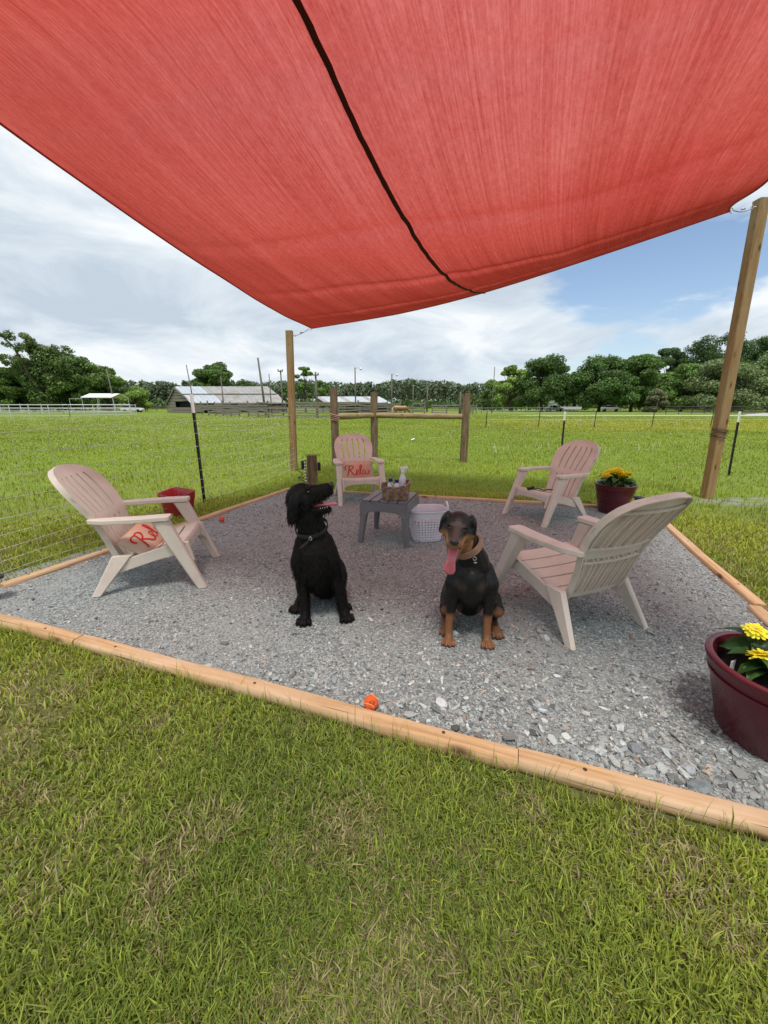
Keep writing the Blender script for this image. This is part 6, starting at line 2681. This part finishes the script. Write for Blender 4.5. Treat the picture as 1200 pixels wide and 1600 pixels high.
def carport():
    Y = 84.0
    X = lambda u: (u - 600) / FOC * (Y * CP + 0.37)
    Z = lambda v: aty(600, v, Y).z
    O = Vector((X(132), Y, 0))
    t = thing('carport', 'small white-roofed carport in front of the left trees', 'shelter', O)
    w = X(180) - X(132)
    zt, ze = Z(615), Z(621.5)
    m = MB()
    m.loft([[Vector((x + sk, y, z)) for y, z in ((-0.3, ze), (-0.3, ze + 0.12), (2.5, zt + 0.1), (5.3, ze + 0.12), (5.3, ze), (2.5, zt))] for x, sk in ((0, 0), (w * 0.5, 0), (w, 0))])
    m.build('roof', M_WHITE, t)
    for i in range(3):
        for y in (0.0, 5.0):
            m = MB()
            m.tube([Vector((w * i / 2, y, 0)), Vector((w * i / 2, y, ze))], 0.06, 6)
            m.build('post', M_PIPE, t)
    m = MB()
    m.tube([Vector((-2.6, 0, 0)), Vector((-2.6, 0, ze - 0.2)), Vector((0, 0, ze - 0.2))], 0.05, 6)
    m.build('side_frame', M_PIPE, t)


carport()


def far_car(u, v, Y, label, colr, rz, name='parked_car'):
    """small saloon seen from afar: body with wheel arches, glasshouse, wheels"""
    p = at(u, v)
    p = Vector(((u - 600) / FOC * (Y * CP + 0.37), Y, 0))
    t = thing(name, label, 'car', p, rz)
    paint = plain('car_paint_%d' % int(u), colr, 0.3, 0.05, 2, 0, 0.001, spec=0.6)
    m = MB()
    prof = [(-2.2, 0.35), (-2.25, 0.75), (-2.0, 0.95), (-1.25, 1.0), (0.75, 1.0), (1.75, 0.92), (2.2, 0.75), (2.22, 0.4), (1.8, 0.32), (-1.8, 0.32)]
    m.loft([[Vector((x, y, z)) for x, z in prof] for y in (-0.85, -0.78, 0.78, 0.85)])
    m.build('body', paint, t, bevel=0.05)
    m = MB()
    gl = [(-1.75, 1.0), (-1.1, 1.45), (0.05, 1.48), (0.95, 1.0)]
    m.loft([[Vector((x, y * (0.95 if z > 1.1 else 1), z)) for x, z in gl] for y in (-0.74, 0.74)])
    m.build('windows', plain('car_glass_%d' % int(u), (0.02, 0.025, 0.03), 0.1, 0.1, 3), t)
    m = MB()
    m.loft([[Vector((x, y, z)) for x, z in ((-1.2, 1.452), (-1.1, 1.49), (0.0, 1.52), (0.1, 1.485))] for y in (-0.70, 0.70)])
    m.build('roof', paint, t)
    for x in (-1.35, 1.35):
        for y in (-0.80, 0.80):
            m = MB()
            m.tube([(x, y - 0.1, 0.32), (x, y + 0.1, 0.32)], 0.32, 14)
            m.build('wheel', M_DARK, t)
    return t


far_car(208, 640, 92, 'white car parked beside the left trees behind the corral', (0.75, 0.76, 0.78), R(12))


def pole(u, v0, v1, r, label, Y=None, cross=None, lean=0.0, lamp=False, name='utility_pole'):
    b = at(u, v1) if Y is None else Vector(((u - 600) / FOC * (Y * CP + 0.37), Y, 0))
    z = aty(u, v0, b.y).z
    t = thing(name, label, 'pole', b)
    m = MB()
    m.tube([Vector((0, 0, -0.3)), Vector((lean * 0.5, 0, z * 0.5)), Vector((lean, 0, z))], [r, r * 0.85, r * 0.7], 8)
    m.build('shaft', M_POLE, t, True)
    if cross:
        m = MB()
        m.box((lean, -r - 0.02, z * cross[1]), (cross[0], 0.12, 0.14))
        m.build('crossarm', M_POLE, t)
        for s in (-0.85, 0.85):
            m = MB()
            m.lathe([(0.05, 0), (0.08, 0.08), (0.04, 0.2)], 8, (lean + s * cross[0] / 2, -r - 0.02, z * cross[1] + 0.07))
            m.build('insulator', M_DARK, t)
    if lamp:
        m = MB()
        m.tube([(lean, 0, z - 0.2), (lean + 0.5, -0.1, z), (lean + 0.8, -0.1, z - 0.05)], 0.04, 6)
        m.lathe([(0.08, -0.35), (0.22, -0.2), (0.10, 0)], 10, (lean + 0.8, -0.1, z - 0.02))
        m.build('yard_lamp', M_PIPE, t)
    return t


pole(182, 577, 642, 0.16, 'leaning grey pole in front of the left trees', 86, lean=-0.5)
pole(306, 570, 647, 0.11, 'tall thin bare pole at the gable of the long barn', lean=-0.6)
pole(351, 588, 648, 0.11, 'short bare pole in front of the barn roof')
pole(416, 559, 651, 0.16, 'tallest thick bare pole at the right of the barn', lean=-0.5)
pole(425, 584, 649, 0.09, 'thin bare pole just right of the thick barn pole')
pole(443, 578, 650, 0.13, 'bare pole left of the sail post', lamp=False, cross=(0.7, 0.97))
pole(496, 581, 652, 0.15, 'dark broken pole left of the brace fence', cross=(0.8, 0.93))
pole(556, 574, 650, 0.11, 'grey pole with a small lamp behind the brace fence', lamp=True)
pole(612, 584, 648, 0.13, 'black pole with a yard lamp behind the long brace rail', lamp=True)
pole(645, 602, 646, 0.16, 'stubby dark pole among the far pines', 95)
pole(667, 597, 646, 0.24, 'pale utility pole with crossarm among the far pines', 95, cross=(2.6, 0.96))
pole(718, 612, 648, 0.17, 'pale bare post behind the right brace post', 60)
pole(768, 573, 645, 0.10, 'thin pole at the left side of the right oaks', 78)


# ------------------------------------------------------------------ the white house and things below the right oaks
def far_house():
    Y = 112.0
    X = lambda u: (u - 600) / FOC * (Y * CP + 0.37)
    Z = lambda v: aty(600, v, Y).z
    O = Vector((X(872), Y, 0))
    t = thing('house', 'white house with a porch glimpsed beneath the right oaks', 'house', O)
    w = X(905) - X(872)
    wall = plain('white_siding', (0.72, 0.73, 0.74), 0.6, 0.06, 1)
    m = MB()
    m.box((w / 2, 4, 1.6), (w, 6, 3.2))
    m.build('wall', wall, t)
    m = MB()
    m.prism([(-0.5, -0.0, 3.2), (-0.5, 4, 5.0), (-0.5, 8, 3.2)], (1, 0, 0), w + 1.0)
    m.build('roof', plain('grey_shingle', (0.22, 0.22, 0.23), 0.9, 0.2, 2), t)
    for k in range(6):
        m = MB()
        m.box((0.3 + (w - 0.6) * k / 5, -0.6, 1.25), (0.14, 0.14, 2.5))
        m.build('porch_post', wall, t)
    m = MB()
    m.box((w / 2, -0.3, 2.6), (w + 0.2, 2.2, 0.16))
    m.build('porch_roof', wall, t)
    for k in range(3):
        m = MB()
        m.box((w * (0.2 + 0.3 * k), 0.97, 1.6), (0.9, 0.06, 1.3))
        m.build('window', M_DARK, t)
    m = MB()
    m.box((w / 2, -1.2, 0.8), (w, 0.06, 0.7))
    m.build('porch_railing', wall, t)


far_house()
far_car(865, 644, 104, 'pale car parked left of the white house', (0.62, 0.64, 0.66), R(5))
far_car(953, 643, 106, 'white pickup-sized car in the shade right of the white house', (0.66, 0.67, 0.70), R(-20))


def sand_pile():
    p = at(1192, 649)
    m = MB()
    rings = []
    for q in range(9):
        f = q / 8
        rings.append([Vector((2.6 * (1 - f) * math.cos(a) * (1 + 0.2 * mnoise.noise(Vector((math.cos(a) * 2, math.sin(a) * 2, q * 0.3)))), 2.2 * (1 - f) * math.sin(a), 0.34 * f ** 0.8 + 0.06 * mnoise.noise(Vector((math.cos(a) * 3, math.sin(a) * 3, f * 4))))) for a in (2 * PI * k / 26 for k in range(26))])
    m.loft(rings)
    o = m.build('sand_pile', plain('white_sand', (0.42, 0.41, 0.385), 0.95, 0.12, 1.5, 0.6, 0.05), None, True)
    o.location = p
    tag(o, 'low heap of white sand by the road at the far right', 'sand pile')


sand_pile()


# ------------------------------------------------------------------ the grazing horse
def horse():
    p = at(626, 651.5)
    t = thing('horse', 'tan horse with pale mane grazing before the plank pens', 'horse', p, R(8))
    m = MB()
    chain(m, [((-0.70, 0, 1.12), 0.30), ((-0.35, 0, 1.08), 0.34), ((0.1, 0, 1.06), 0.33), ((0.55, 0, 1.10), 0.31)])
    chain(m, [((0.60, 0, 1.12), 0.26), ((0.95, 0.03, 0.92), 0.18), ((1.20, 0.05, 0.62), 0.14), ((1.28, 0.05, 0.45), 0.12)])
    chain(m, [((1.28, 0.05, 0.45), 0.12), ((1.36, 0.06, 0.22), 0.085), ((1.38, 0.06, 0.10), 0.07)])
    for s in (-1, 1):
        m.ell((1.24, 0.05 + s * 0.07, 0.60), (0.03, 0.03, 0.08))
        chain(m, [((0.55, s * 0.15, 0.95), 0.13), ((0.58, s * 0.15, 0.52), 0.075), ((0.55 + 0.12 * s, s * 0.15, 0.12), 0.05), ((0.57 + 0.12 * s, s * 0.15, 0.03), 0.065)])
        chain(m, [((-0.72, s * 0.14, 1.0), 0.19), ((-0.62, s * 0.15, 0.70), 0.11), ((-0.82, s * 0.15, 0.48), 0.07), ((-0.76, s * 0.15, 0.12), 0.05), ((-0.72, s * 0.15, 0.03), 0.065)])
    me = weld(m, 0.035, 3, 'body')

    def tint(co):
        x, y, z = co.T
        c = np.tile(np.array([0.20, 0.105, 0.045]), (len(co), 1))
        w = np.clip((z - 1.15) / 0.25, 0, 1)[:, None]
        return c * (1 - w) + np.array([0.44, 0.31, 0.18]) * w
    skin_tint(me, tint, M_COAT)
    o = bpy.data.objects.new('body', me)
    COL.objects.link(o)
    o.parent = t
    pale = plain('pale_mane', (0.55, 0.46, 0.33), 0.8, 0.2, 10)
    m = MB()
    m.loft([[Vector((x, -0.05, z)), Vector((x, 0.05, z)), Vector((x - dx, 0.12, z - dz)), Vector((x - dx, -0.12, z - dz))] for x, z, dx, dz in ((0.50, 1.43, 0.02, 0.1), (0.82, 1.25, 0.1, 0.18), (1.08, 0.98, 0.14, 0.14), (1.28, 0.66, 0.12, 0.08))])
    m.build('mane', pale, t, True)
    m = MB()
    m.tube([(-0.98, 0, 1.22), (-1.10, 0, 1.0), (-1.12, 0, 0.6), (-1.10, 0, 0.35)], [0.05, 0.08, 0.07, 0.02], 7)
    m.build('tail', pale, t, True)


horse()

# ------------------------------------------------------------------ trees
M_BARK = plain('bark', (0.085, 0.065, 0.05), 0.95, 0.4, 3, 0.9, 0.05, stretch=(1, 1, 0.3))
M_CROWN = leafy('foliage', 0.25, 0.6, tr_tint=(1.15, 1.25, 0.5))


def cards(c, r, n, size, tint, out, up=0.35):
    """leaf sprays spread through an ellipsoid, denser to its skin"""
    d = rng.normal(size=(n, 3))
    d /= np.linalg.norm(d, axis=1)[:, None]
    k = rng.random(n) ** 0.45
    p = np.asarray(c) + d * np.asarray(r) * k[:, None]
    nrm = d * 0.7 + rng.normal(0, 0.6, (n, 3)) + np.array([0, 0, up])
    nrm /= np.linalg.norm(nrm, axis=1)[:, None]
    a = np.cross(nrm, rng.normal(size=(n, 3)))
    a /= np.linalg.norm(a, axis=1)[:, None]
    b = np.cross(nrm, a)
    s = size * rng.uniform(0.5, 1.3, (n, 1))
    v = np.stack([p - a * s, p - b * s * 0.55 + a * s * 0.1, p + a * s, p + b * s * 0.6], 1)
    t_ = np.asarray(tint) * np.array([2.7, 2.9, 2.4]) * rng.uniform(0.65, 1.35, (n, 1)) * (1 + rng.normal(0, 0.06, (n, 3)))
    out.append((v, np.repeat(t_[:, None], 4, 1)))


def make_tree(name, label, cat, H_, Rc, base_h, tint, seed, n_lobes=26, per=330, size=0.34, shape='oak', trunk_r=0.35, group='trees round the pasture'):
    r_ = random.Random(seed)
    t = thing(name, label, cat, (0, 0, 0), 0, group)
    out = []
    lobes = []
    for k in range(int(n_lobes * 1.7)):
        a = r_.uniform(0, 2 * PI)
        f = r_.random()
        z = base_h + (H_ - base_h) * (0.10 + 0.80 * f)
        if shape == 'oak':
            env = math.sin(PI * min(1, 0.22 + 0.72 * f)) ** 0.7
        elif shape == 'pine':
            env = 0.35 + 0.65 * math.sin(PI * (0.15 + 0.8 * f))
        elif shape == 'bush':
            env = math.cos(f * PI / 2) ** 0.6
        else:
            env = (1 - f) ** 0.5
        rad = Rc * env * math.sqrt(r_.uniform(0.15, 1.0)) * 0.80
        lr = Rc * r_.uniform(0.16, 0.34)
        if shape == 'pine':
            lr *= 1.05
        lobes.append((rad * math.cos(a), rad * math.sin(a), z, lr))
    for x, y, z, lr in lobes:
        g = r_.uniform(0.78, 1.25)
        cards((x, y, z), (lr, lr, lr * (0.62 if shape != 'pine' else 0.58)), int(per * (lr / (Rc * 0.28)) ** 2) + 20, size, np.array(tint) * g, out)
    v = np.concatenate([o[0] for o in out]).reshape(-1, 3)
    c = np.concatenate([o[1] for o in out]).reshape(-1, 3)
    f = np.arange(len(v)).reshape(-1, 4)
    np_obj('crown', v, f, M_CROWN, c, t)
    m = MB()
    top = base_h + (H_ - base_h) * (0.55 if shape != 'pine' else 0.85)
    bend = [r_.uniform(-0.06, 0.06) * H_ for _ in range(2)]
    m.tube([(0, 0, -0.3), (bend[0] * 0.2, 0, base_h * 0.5 + 0.5), (bend[0] * 0.6, bend[1] * 0.5, base_h + 1), (bend[0], bend[1], top)], [trunk_r * 1.3, trunk_r, trunk_r * 0.85, trunk_r * 0.3], 9)
    for x, y, z, lr in lobes[::2]:
        s = Vector((bend[0] * 0.5, bend[1] * 0.4, base_h + (z - base_h) * 0.25 + 0.5))
        e = Vector((x, y, z))
        m.tube([s, s.lerp(e, 0.5) + Vector((0, 0, -0.05 * H_ * r_.random())), e], [trunk_r * 0.45, trunk_r * 0.28, trunk_r * 0.10], 6)
    m.build('trunk', M_BARK, t, True)
    return t


def place(t, u, Y, rz=0.0):
    t.location = ((u - 600) / FOC * (Y * CP + 0.37), Y, 0)
    t.rotation_euler = (0, 0, rz)


def th(v, Y):
    return aty(600, v, Y).z


def tw(px, Y):
    return px / FOC * (Y * CP + 0.37)


G_DK = (0.036, 0.058, 0.020)
G_MD = (0.052, 0.080, 0.024)
G_LT = (0.085, 0.115, 0.034)
G_GY = (0.075, 0.090, 0.050)
# right group
for (nm, lab, u, vt, hw, Y, tint, shape, bh, seed, nl) in [
    ('oak_tree', 'light green tree at the left end of the right grove', 797, 566, 32, 106, G_LT, 'oak', 1.8, 1, 22),
    ('oak_tree', 'dense round dark oak left of the white house', 846, 556, 50, 100, G_DK, 'oak', 2.2, 2, 30),
    ('oak_tree', 'small pale tree at the far left edge of the right grove', 769, 592, 24, 120, G_MD, 'oak', 1.2, 3, 16),
    ('oak_tree', 'broad dark oak above the white house', 935, 556, 56, 98, G_DK, 'oak', 2.4, 4, 34),
    ('oak_tree', 'mid green oak right of the white house', 985, 551, 50, 96, (0.042, 0.068, 0.022), 'oak', 1.8, 5, 30),
    ('pine_tree', 'dark pine rising behind the right grove, left of the tallest crown', 1036, 533, 34, 130, (0.026, 0.042, 0.018), 'pine', 6, 6, 24),
    ('pine_tree', 'tallest dark pine of the right grove, just left of the leaning post', 1105, 513, 58, 128, (0.028, 0.046, 0.018), 'pine', 5, 7, 34),
    ('pine_tree', 'dark pine behind the grove at the right edge', 1188, 517, 52, 130, (0.030, 0.050, 0.020), 'pine', 5, 8, 30),
    ('oak_tree', 'rounded light green tree in front of the pines', 1062, 566, 44, 92, (0.058, 0.088, 0.028), 'oak', 0.8, 9, 28),
    ('willow_tree', 'grey-green spreading tree behind the leaning post', 1122, 562, 62, 86, G_GY, 'oak', 0.4, 10, 34),
    ('willow_tree', 'grey-green spreading tree at the right edge', 1200, 548, 56, 84, (0.062, 0.080, 0.040), 'oak', 0.4, 11, 32),
    ('shrub', 'brownish rounded shrub in front of the right grove', 1023, 607, 22, 86, (0.075, 0.072, 0.048), 'bush', 0.2, 12, 14),
    ('oak_tree', 'dark oak filling the gap right of the broad dark oak', 1015, 575, 40, 110, (0.030, 0.050, 0.018), 'oak', 0.8, 13, 26),
]:
    t = make_tree(nm, lab, 'shrub' if nm == 'shrub' else 'tree', th(vt, Y), tw(hw, Y), bh * 0.45, tint, seed, nl, 700 if hw > 30 else 420, 0.26 if hw > 30 else 0.22, shape)
    place(t, u, Y, seed)
# left group
for (nm, lab, u, vt, hw, Y, tint, shape, bh, seed, nl) in [
    ('oak_tree', 'dense mid green tree behind the carport', 132, 553, 52, 98, (0.046, 0.070, 0.022), 'oak', 0.8, 21, 34),
    ('oak_tree', 'dark tree between the crooked oak and the carport', 92, 560, 44, 104, G_DK, 'oak', 0.6, 22, 30),
    ('oak_tree', 'green tree at the left edge of the picture', 20, 572, 42, 96, (0.050, 0.076, 0.022), 'oak', 0.6, 23, 28),
    ('oak_tree', 'tree with fresh foliage right of the carport', 172, 572, 36, 100, (0.055, 0.082, 0.026), 'oak', 0.8, 24, 26),
    ('shrub', 'light green bushy tree at the right end of the left grove', 214, 600, 28, 94, G_LT, 'bush', 0.3, 25, 16),
    ('oak_tree', 'dark low tree beneath the crooked oak', 54, 588, 36, 100, G_DK, 'oak', 0.4, 26, 24),
    ('oak_tree', 'full round tree rising behind the long barn', 342, 567, 36, 112, (0.040, 0.064, 0.022), 'oak', 3, 27, 30),
    ('oak_tree', 'low dark tree behind the right half of the barn roof', 385, 594, 30, 118, (0.034, 0.054, 0.020), 'oak', 1, 28, 20),
    ('slender_tree', 'thin sparse tree right of the left sail post', 478, 566, 17, 90, G_MD, 'pine', 2, 29, 12),
    ('slender_tree', 'sparse leaning tree behind the dark broken pole', 505, 590, 18, 96, G_MD, 'oak', 2, 30, 9),
    ('shrub', 'small green tree among the poles left of the sail post', 446, 602, 16, 104, (0.040, 0.062, 0.022), 'bush', 0.3, 31, 12),
]:
    t = make_tree(nm, lab, 'shrub' if nm == 'shrub' else 'tree', th(vt, Y), tw(hw, Y), bh, tint, seed, nl, 620 if hw > 30 else (380 if hw > 20 else 160), 0.28 if hw > 30 else 0.22, shape, 0.35 if hw > 20 else 0.18)
    place(t, u, Y, seed)


def crooked_oak():
    """old oak with bare crooked limbs and tufted foliage hung with moss"""
    Y = 92.0
    t = thing('oak_tree', 'tall crooked old oak with mossy limbs standing out against the sky', 'tree', ((70 - 600) / FOC * (Y * CP + 0.37), Y, 0), 0, 'trees round the pasture')
    s = tw(1, Y)
    P = lambda u, v, y=0: Vector(((u - 70) * s, y, th(v, Y)))
    m = MB()
    limbs = [[(72, 640), (74, 612), (70, 590), (66, 565), (64, 545), (56, 530), (46, 524)], [(68, 580), (58, 570), (40, 562), (22, 556), (8, 552)], [(70, 592), (88, 570), (98, 552), (108, 548)], [(65, 552), (72, 536), (74, 527)],
             [(66, 565), (82, 552), (92, 545)], [(70, 590), (48, 584), (30, 580)], [(74, 610), (100, 592), (120, 578), (130, 565)]]
    out = []
    for k, lb in enumerate(limbs):
        pts = [P(u, v, (k % 3 - 1) * i * 0.8) for i, (u, v) in enumerate(lb)]
        r0 = 0.42 if k == 0 else 0.25
        m.tube(pts, [r0 * (1 - 0.75 * i / (len(pts) - 1)) for i in range(len(pts))], 8)
        for i, p in enumerate(pts[1:], 1):
            if k == 0 and i < 3:
                continue
            for q in range(4):
                c = p + Vector((random.uniform(-1.3, 1.3), random.uniform(-1.4, 1.4), random.uniform(-0.9, 0.9)))
                cards(c, (1.0, 1.0, 0.7), 110, 0.24, np.array([(0.050, 0.068, 0.028), (0.072, 0.082, 0.048), (0.040, 0.058, 0.022)][q % 3]), out)
    for u, v, r in ((66, 600, 2.6), (72, 620, 2.8), (58, 592, 2.2), (84, 560, 2.6), (100, 566, 2.8), (60, 575, 2.0), (78, 582, 2.6), (110, 575, 2.4), (48, 570, 1.6), (74, 545, 1.7), (96, 552, 1.8)):
        cards(P(u, v), (r, r, r * 0.8), 600, 0.30, np.array((0.042, 0.062, 0.022)), out)
    v = np.concatenate([o[0] for o in out]).reshape(-1, 3)
    c = np.concatenate([o[1] for o in out]).reshape(-1, 3)
    np_obj('crown', v, np.arange(len(v)).reshape(-1, 4), M_CROWN, c, t)
    m.build('trunk', M_BARK, t, True)


crooked_oak()


def far_wood():
    """the pine wood along the horizon: one mass, trunk and crown of each tree still there"""
    out = []
    tv, tf, tc = [], [], []
    n = 1150
    for k in range(n):
        Y = random.uniform(205, 290)
        x = random.uniform(-260, 330) * Y / 240
        H_ = random.uniform(11.5, 15.5) * (Y / 240) * (0.93 + 0.14 * mnoise.noise(Vector((x * 0.03, 0, 0)))) * (1.05 if x < 60 else 0.9)
        g = random.uniform(0.75, 1.3)
        tint = np.array((0.046, 0.056, 0.043)) * g  # greyed crowns: distance haze put into the tint
        w = random.uniform(1.6, 2.9)
        for q in range(5):
            f = 0.45 + 0.52 * q / 4
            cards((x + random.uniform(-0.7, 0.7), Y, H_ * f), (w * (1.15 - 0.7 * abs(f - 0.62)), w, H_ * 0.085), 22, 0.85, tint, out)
        if True:
            cards((x, Y - 6, 2.2), (3.6, 2, 2.8), 34, 0.95, np.array((0.042, 0.062, 0.030)) * g, out)
        b = len(tv)
        tv += [(x - 0.2, Y, 0), (x + 0.2, Y, 0), (x + 0.12, Y, H_ * 0.9), (x - 0.12, Y, H_ * 0.9)]
        tf.append((b, b + 1, b + 2, b + 3))
        tc += [(0.10, 0.085, 0.07)] * 4
    v = np.concatenate([o[0] for o in out]).reshape(-1, 3)
    c = np.concatenate([o[1] for o in out]).reshape(-1, 3)
    f = np.arange(len(v)).reshape(-1, 4)
    v = np.concatenate([v, np.array(tv)])
    f = np.concatenate([f, np.array(tf) + len(c)])
    c = np.concatenate([c, np.array(tc)])
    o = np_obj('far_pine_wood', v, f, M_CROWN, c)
    tag(o, 'far pine wood along the horizon', kind='stuff')


far_wood()


def understorey(x0, x1, y0, y1, h, label, n):
    """shaded scrub that closes the view below the crowns"""
    out = []
    for k in range(n):
        f = (k + random.random()) / n
        x, y = x0 + (x1 - x0) * f, y0 + (y1 - y0) * f + random.uniform(-4, 4)
        hh = h * random.uniform(0.6, 1.2)
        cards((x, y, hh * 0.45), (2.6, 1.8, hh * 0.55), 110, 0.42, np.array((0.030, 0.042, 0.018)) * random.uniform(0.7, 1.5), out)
    v = np.concatenate([o[0] for o in out]).reshape(-1, 3)
    c = np.concatenate([o[1] for o in out]).reshape(-1, 3)
    o = np_obj('understorey', v, np.arange(len(v)).reshape(-1, 4), M_CROWN, c)
    tag(o, label, kind='stuff')


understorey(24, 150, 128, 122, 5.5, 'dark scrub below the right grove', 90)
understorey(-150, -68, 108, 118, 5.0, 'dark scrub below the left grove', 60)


def meadow_flowers():
    """tiny white clover heads and pale seed stalks dotted over the pasture"""
    n = 2600
    y = rng.uniform(7, 50, n)
    x = rng.uniform(-1.1, 0.9, n) * y
    k = (fbm(x, y * 2, 0.25, 41) > 0.52) & ~inside_pad(x, y, 0.3)
    x, y = x[k], y[k]
    n = len(x)
    s = rng.uniform(0.006, 0.014, n) * (0.5 + 0.10 * y)
    z = rng.uniform(0.05, 0.12, n)
    v = OCT_V[None] * s[:, None, None] + np.stack([x, y, z], -1)[:, None]
    f = OCT_F[None] + (np.arange(n) * 6)[:, None, None]
    o = np_obj('white_clover', v.reshape(-1, 3), f.reshape(-1, 3), M_PETAL, np.tile((0.62, 0.62, 0.56), (n * 6, 1)))
    tag(o, 'tiny white clover heads dotted over the pasture', kind='stuff')
    # row of pale stalks in the pasture behind the far right chair
    vs, fs = [], []
    for k in range(34):
        u = random.uniform(770, 1032)
        p = at(u, 700 + random.uniform(-4, 9))
        h = random.uniform(0.06, 0.22)
        lx = random.uniform(-0.05, 0.05)
        b = len(vs)
        vs += [(p.x - 0.010, p.y, 0), (p.x + 0.010, p.y, 0), (p.x + lx + 0.008, p.y, h), (p.x + lx - 0.008, p.y, h)]
        fs.append((b, b + 1, b + 2, b + 3))
    o = np_obj('pale_stalks', vs, fs, M_PETAL, np.tile((0.60, 0.62, 0.48), (len(vs), 1)))
    tag(o, 'row of pale dry stalks in the pasture behind the far right chair', kind='stuff')


meadow_flowers()
